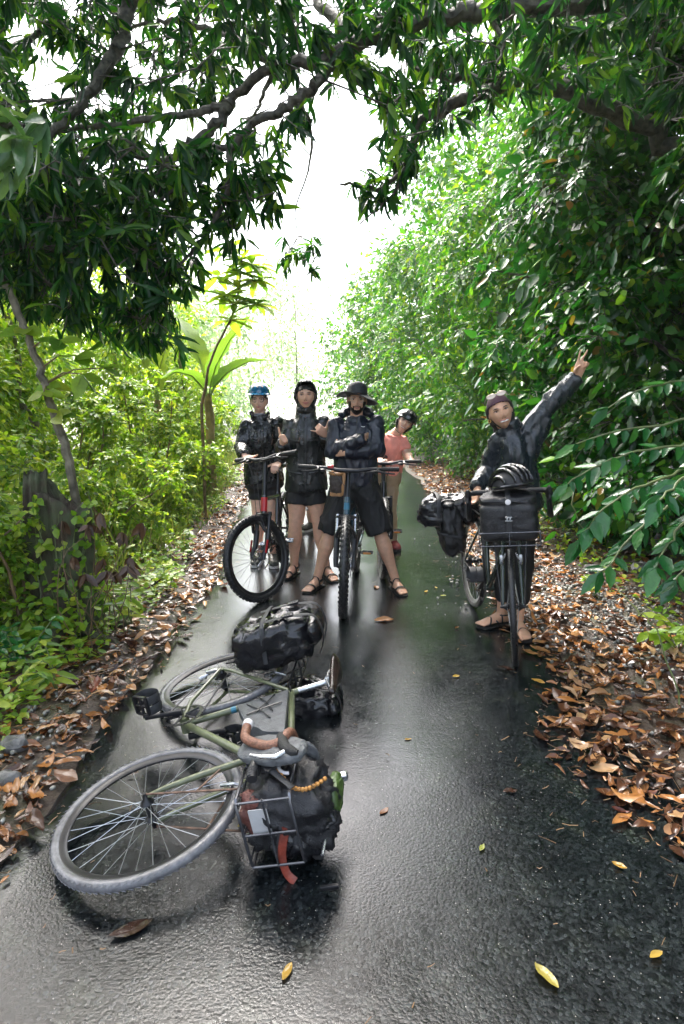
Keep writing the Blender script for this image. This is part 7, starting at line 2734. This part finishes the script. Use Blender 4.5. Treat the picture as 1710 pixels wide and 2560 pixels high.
H.shell(lambda p: (p.y < .022 and p.z > -.10 and not (abs(p.x) > .06 and -.03 < p.z < .03 and p.y > -.025)) or (p.z > .085), .007, 'hair', M_HAIR, t5, 64, 48, .010, .003)
H.shell(lambda p: .012 + .42 * (p.y + .03) < p.z < .104 + .1 * p.y, .012, 'headband', M_BAND, t5, 72, 60, .008)
m = MB(H.W).tube([V(0, -.10, .02), V(.03, -.115, -.05), V(.05, -.10, -.12), V(.06, -.08, -.17)], [.03, .03, .022, .006], 10)
m.build('ponytail', M_HAIR, t5)
for sg in (-1, 1):
    MB(H.W).tube([V(sg * .060, .012, .062), V(sg * .074, -.004, .03), V(sg * .076, -.016, -.01), V(sg * .068, -.022, -.06), V(sg * .055, -.03, -.11)], [.012, .018, .018, .018, .010], 10).build('hair', M_HAIR, t5)
# sunglasses pushed up on the band, earring
for sg in (-1, 1):
    c = V(sg * .034 - .0, .075, .118)
    g = MB(H.W).sphere(c, V(.032, 0, -.002 * sg), V(0, .004, .003), V(0, -.008, .017), 16, 8).build('sunglasses', M_SUNLENS, t5)
    MB(H.W).tube([c + V(sg * .03, 0, .004), V(sg * .082, .01, .085), V(sg * .088, -.03, .035)], .0025, 6).build('temple', M_WIREF, g)
MB(H.W).torus(V(.084, .0, -.038), (0, 1, 0), .009, .0022, 16, 6).build('earring', M_GOLD, t5)
# ================================================================== rain haze in the air
def haze():
    m = bpy.data.materials.new('haze')
    m.use_nodes = True
    nt = m.node_tree
    nt.nodes.clear()
    out = nt.nodes.new('ShaderNodeOutputMaterial')
    pv = nt.nodes.new('ShaderNodeVolumePrincipled')
    pv.inputs['Color'].default_value = (.97, .98, 1.0, 1)
    pv.inputs['Density'].default_value = HAZE_DENSITY
    pv.inputs['Anisotropy'].default_value = .35
    nt.links.new(pv.outputs[0], out.inputs['Volume'])
    x0, x1, y0, y1, z0, z1 = -1000, 1000, -1000, 1800, -1.5, 14
    v = [(x, y, z) for x in (x0, x1) for y in (y0, y1) for z in (z0, z1)]
    f = [(0, 1, 3, 2), (4, 6, 7, 5), (0, 4, 5, 1), (2, 3, 7, 6), (0, 2, 6, 4), (1, 5, 7, 3)]
    me = bpy.data.meshes.new('haze')
    me.from_pydata(v, [], f)
    fix_normals(me)
    tag(link('haze', me, m), 'pale rain haze filling the air over the lane', 'haze', kind='stuff')


HAZE_DENSITY = .0007
haze()
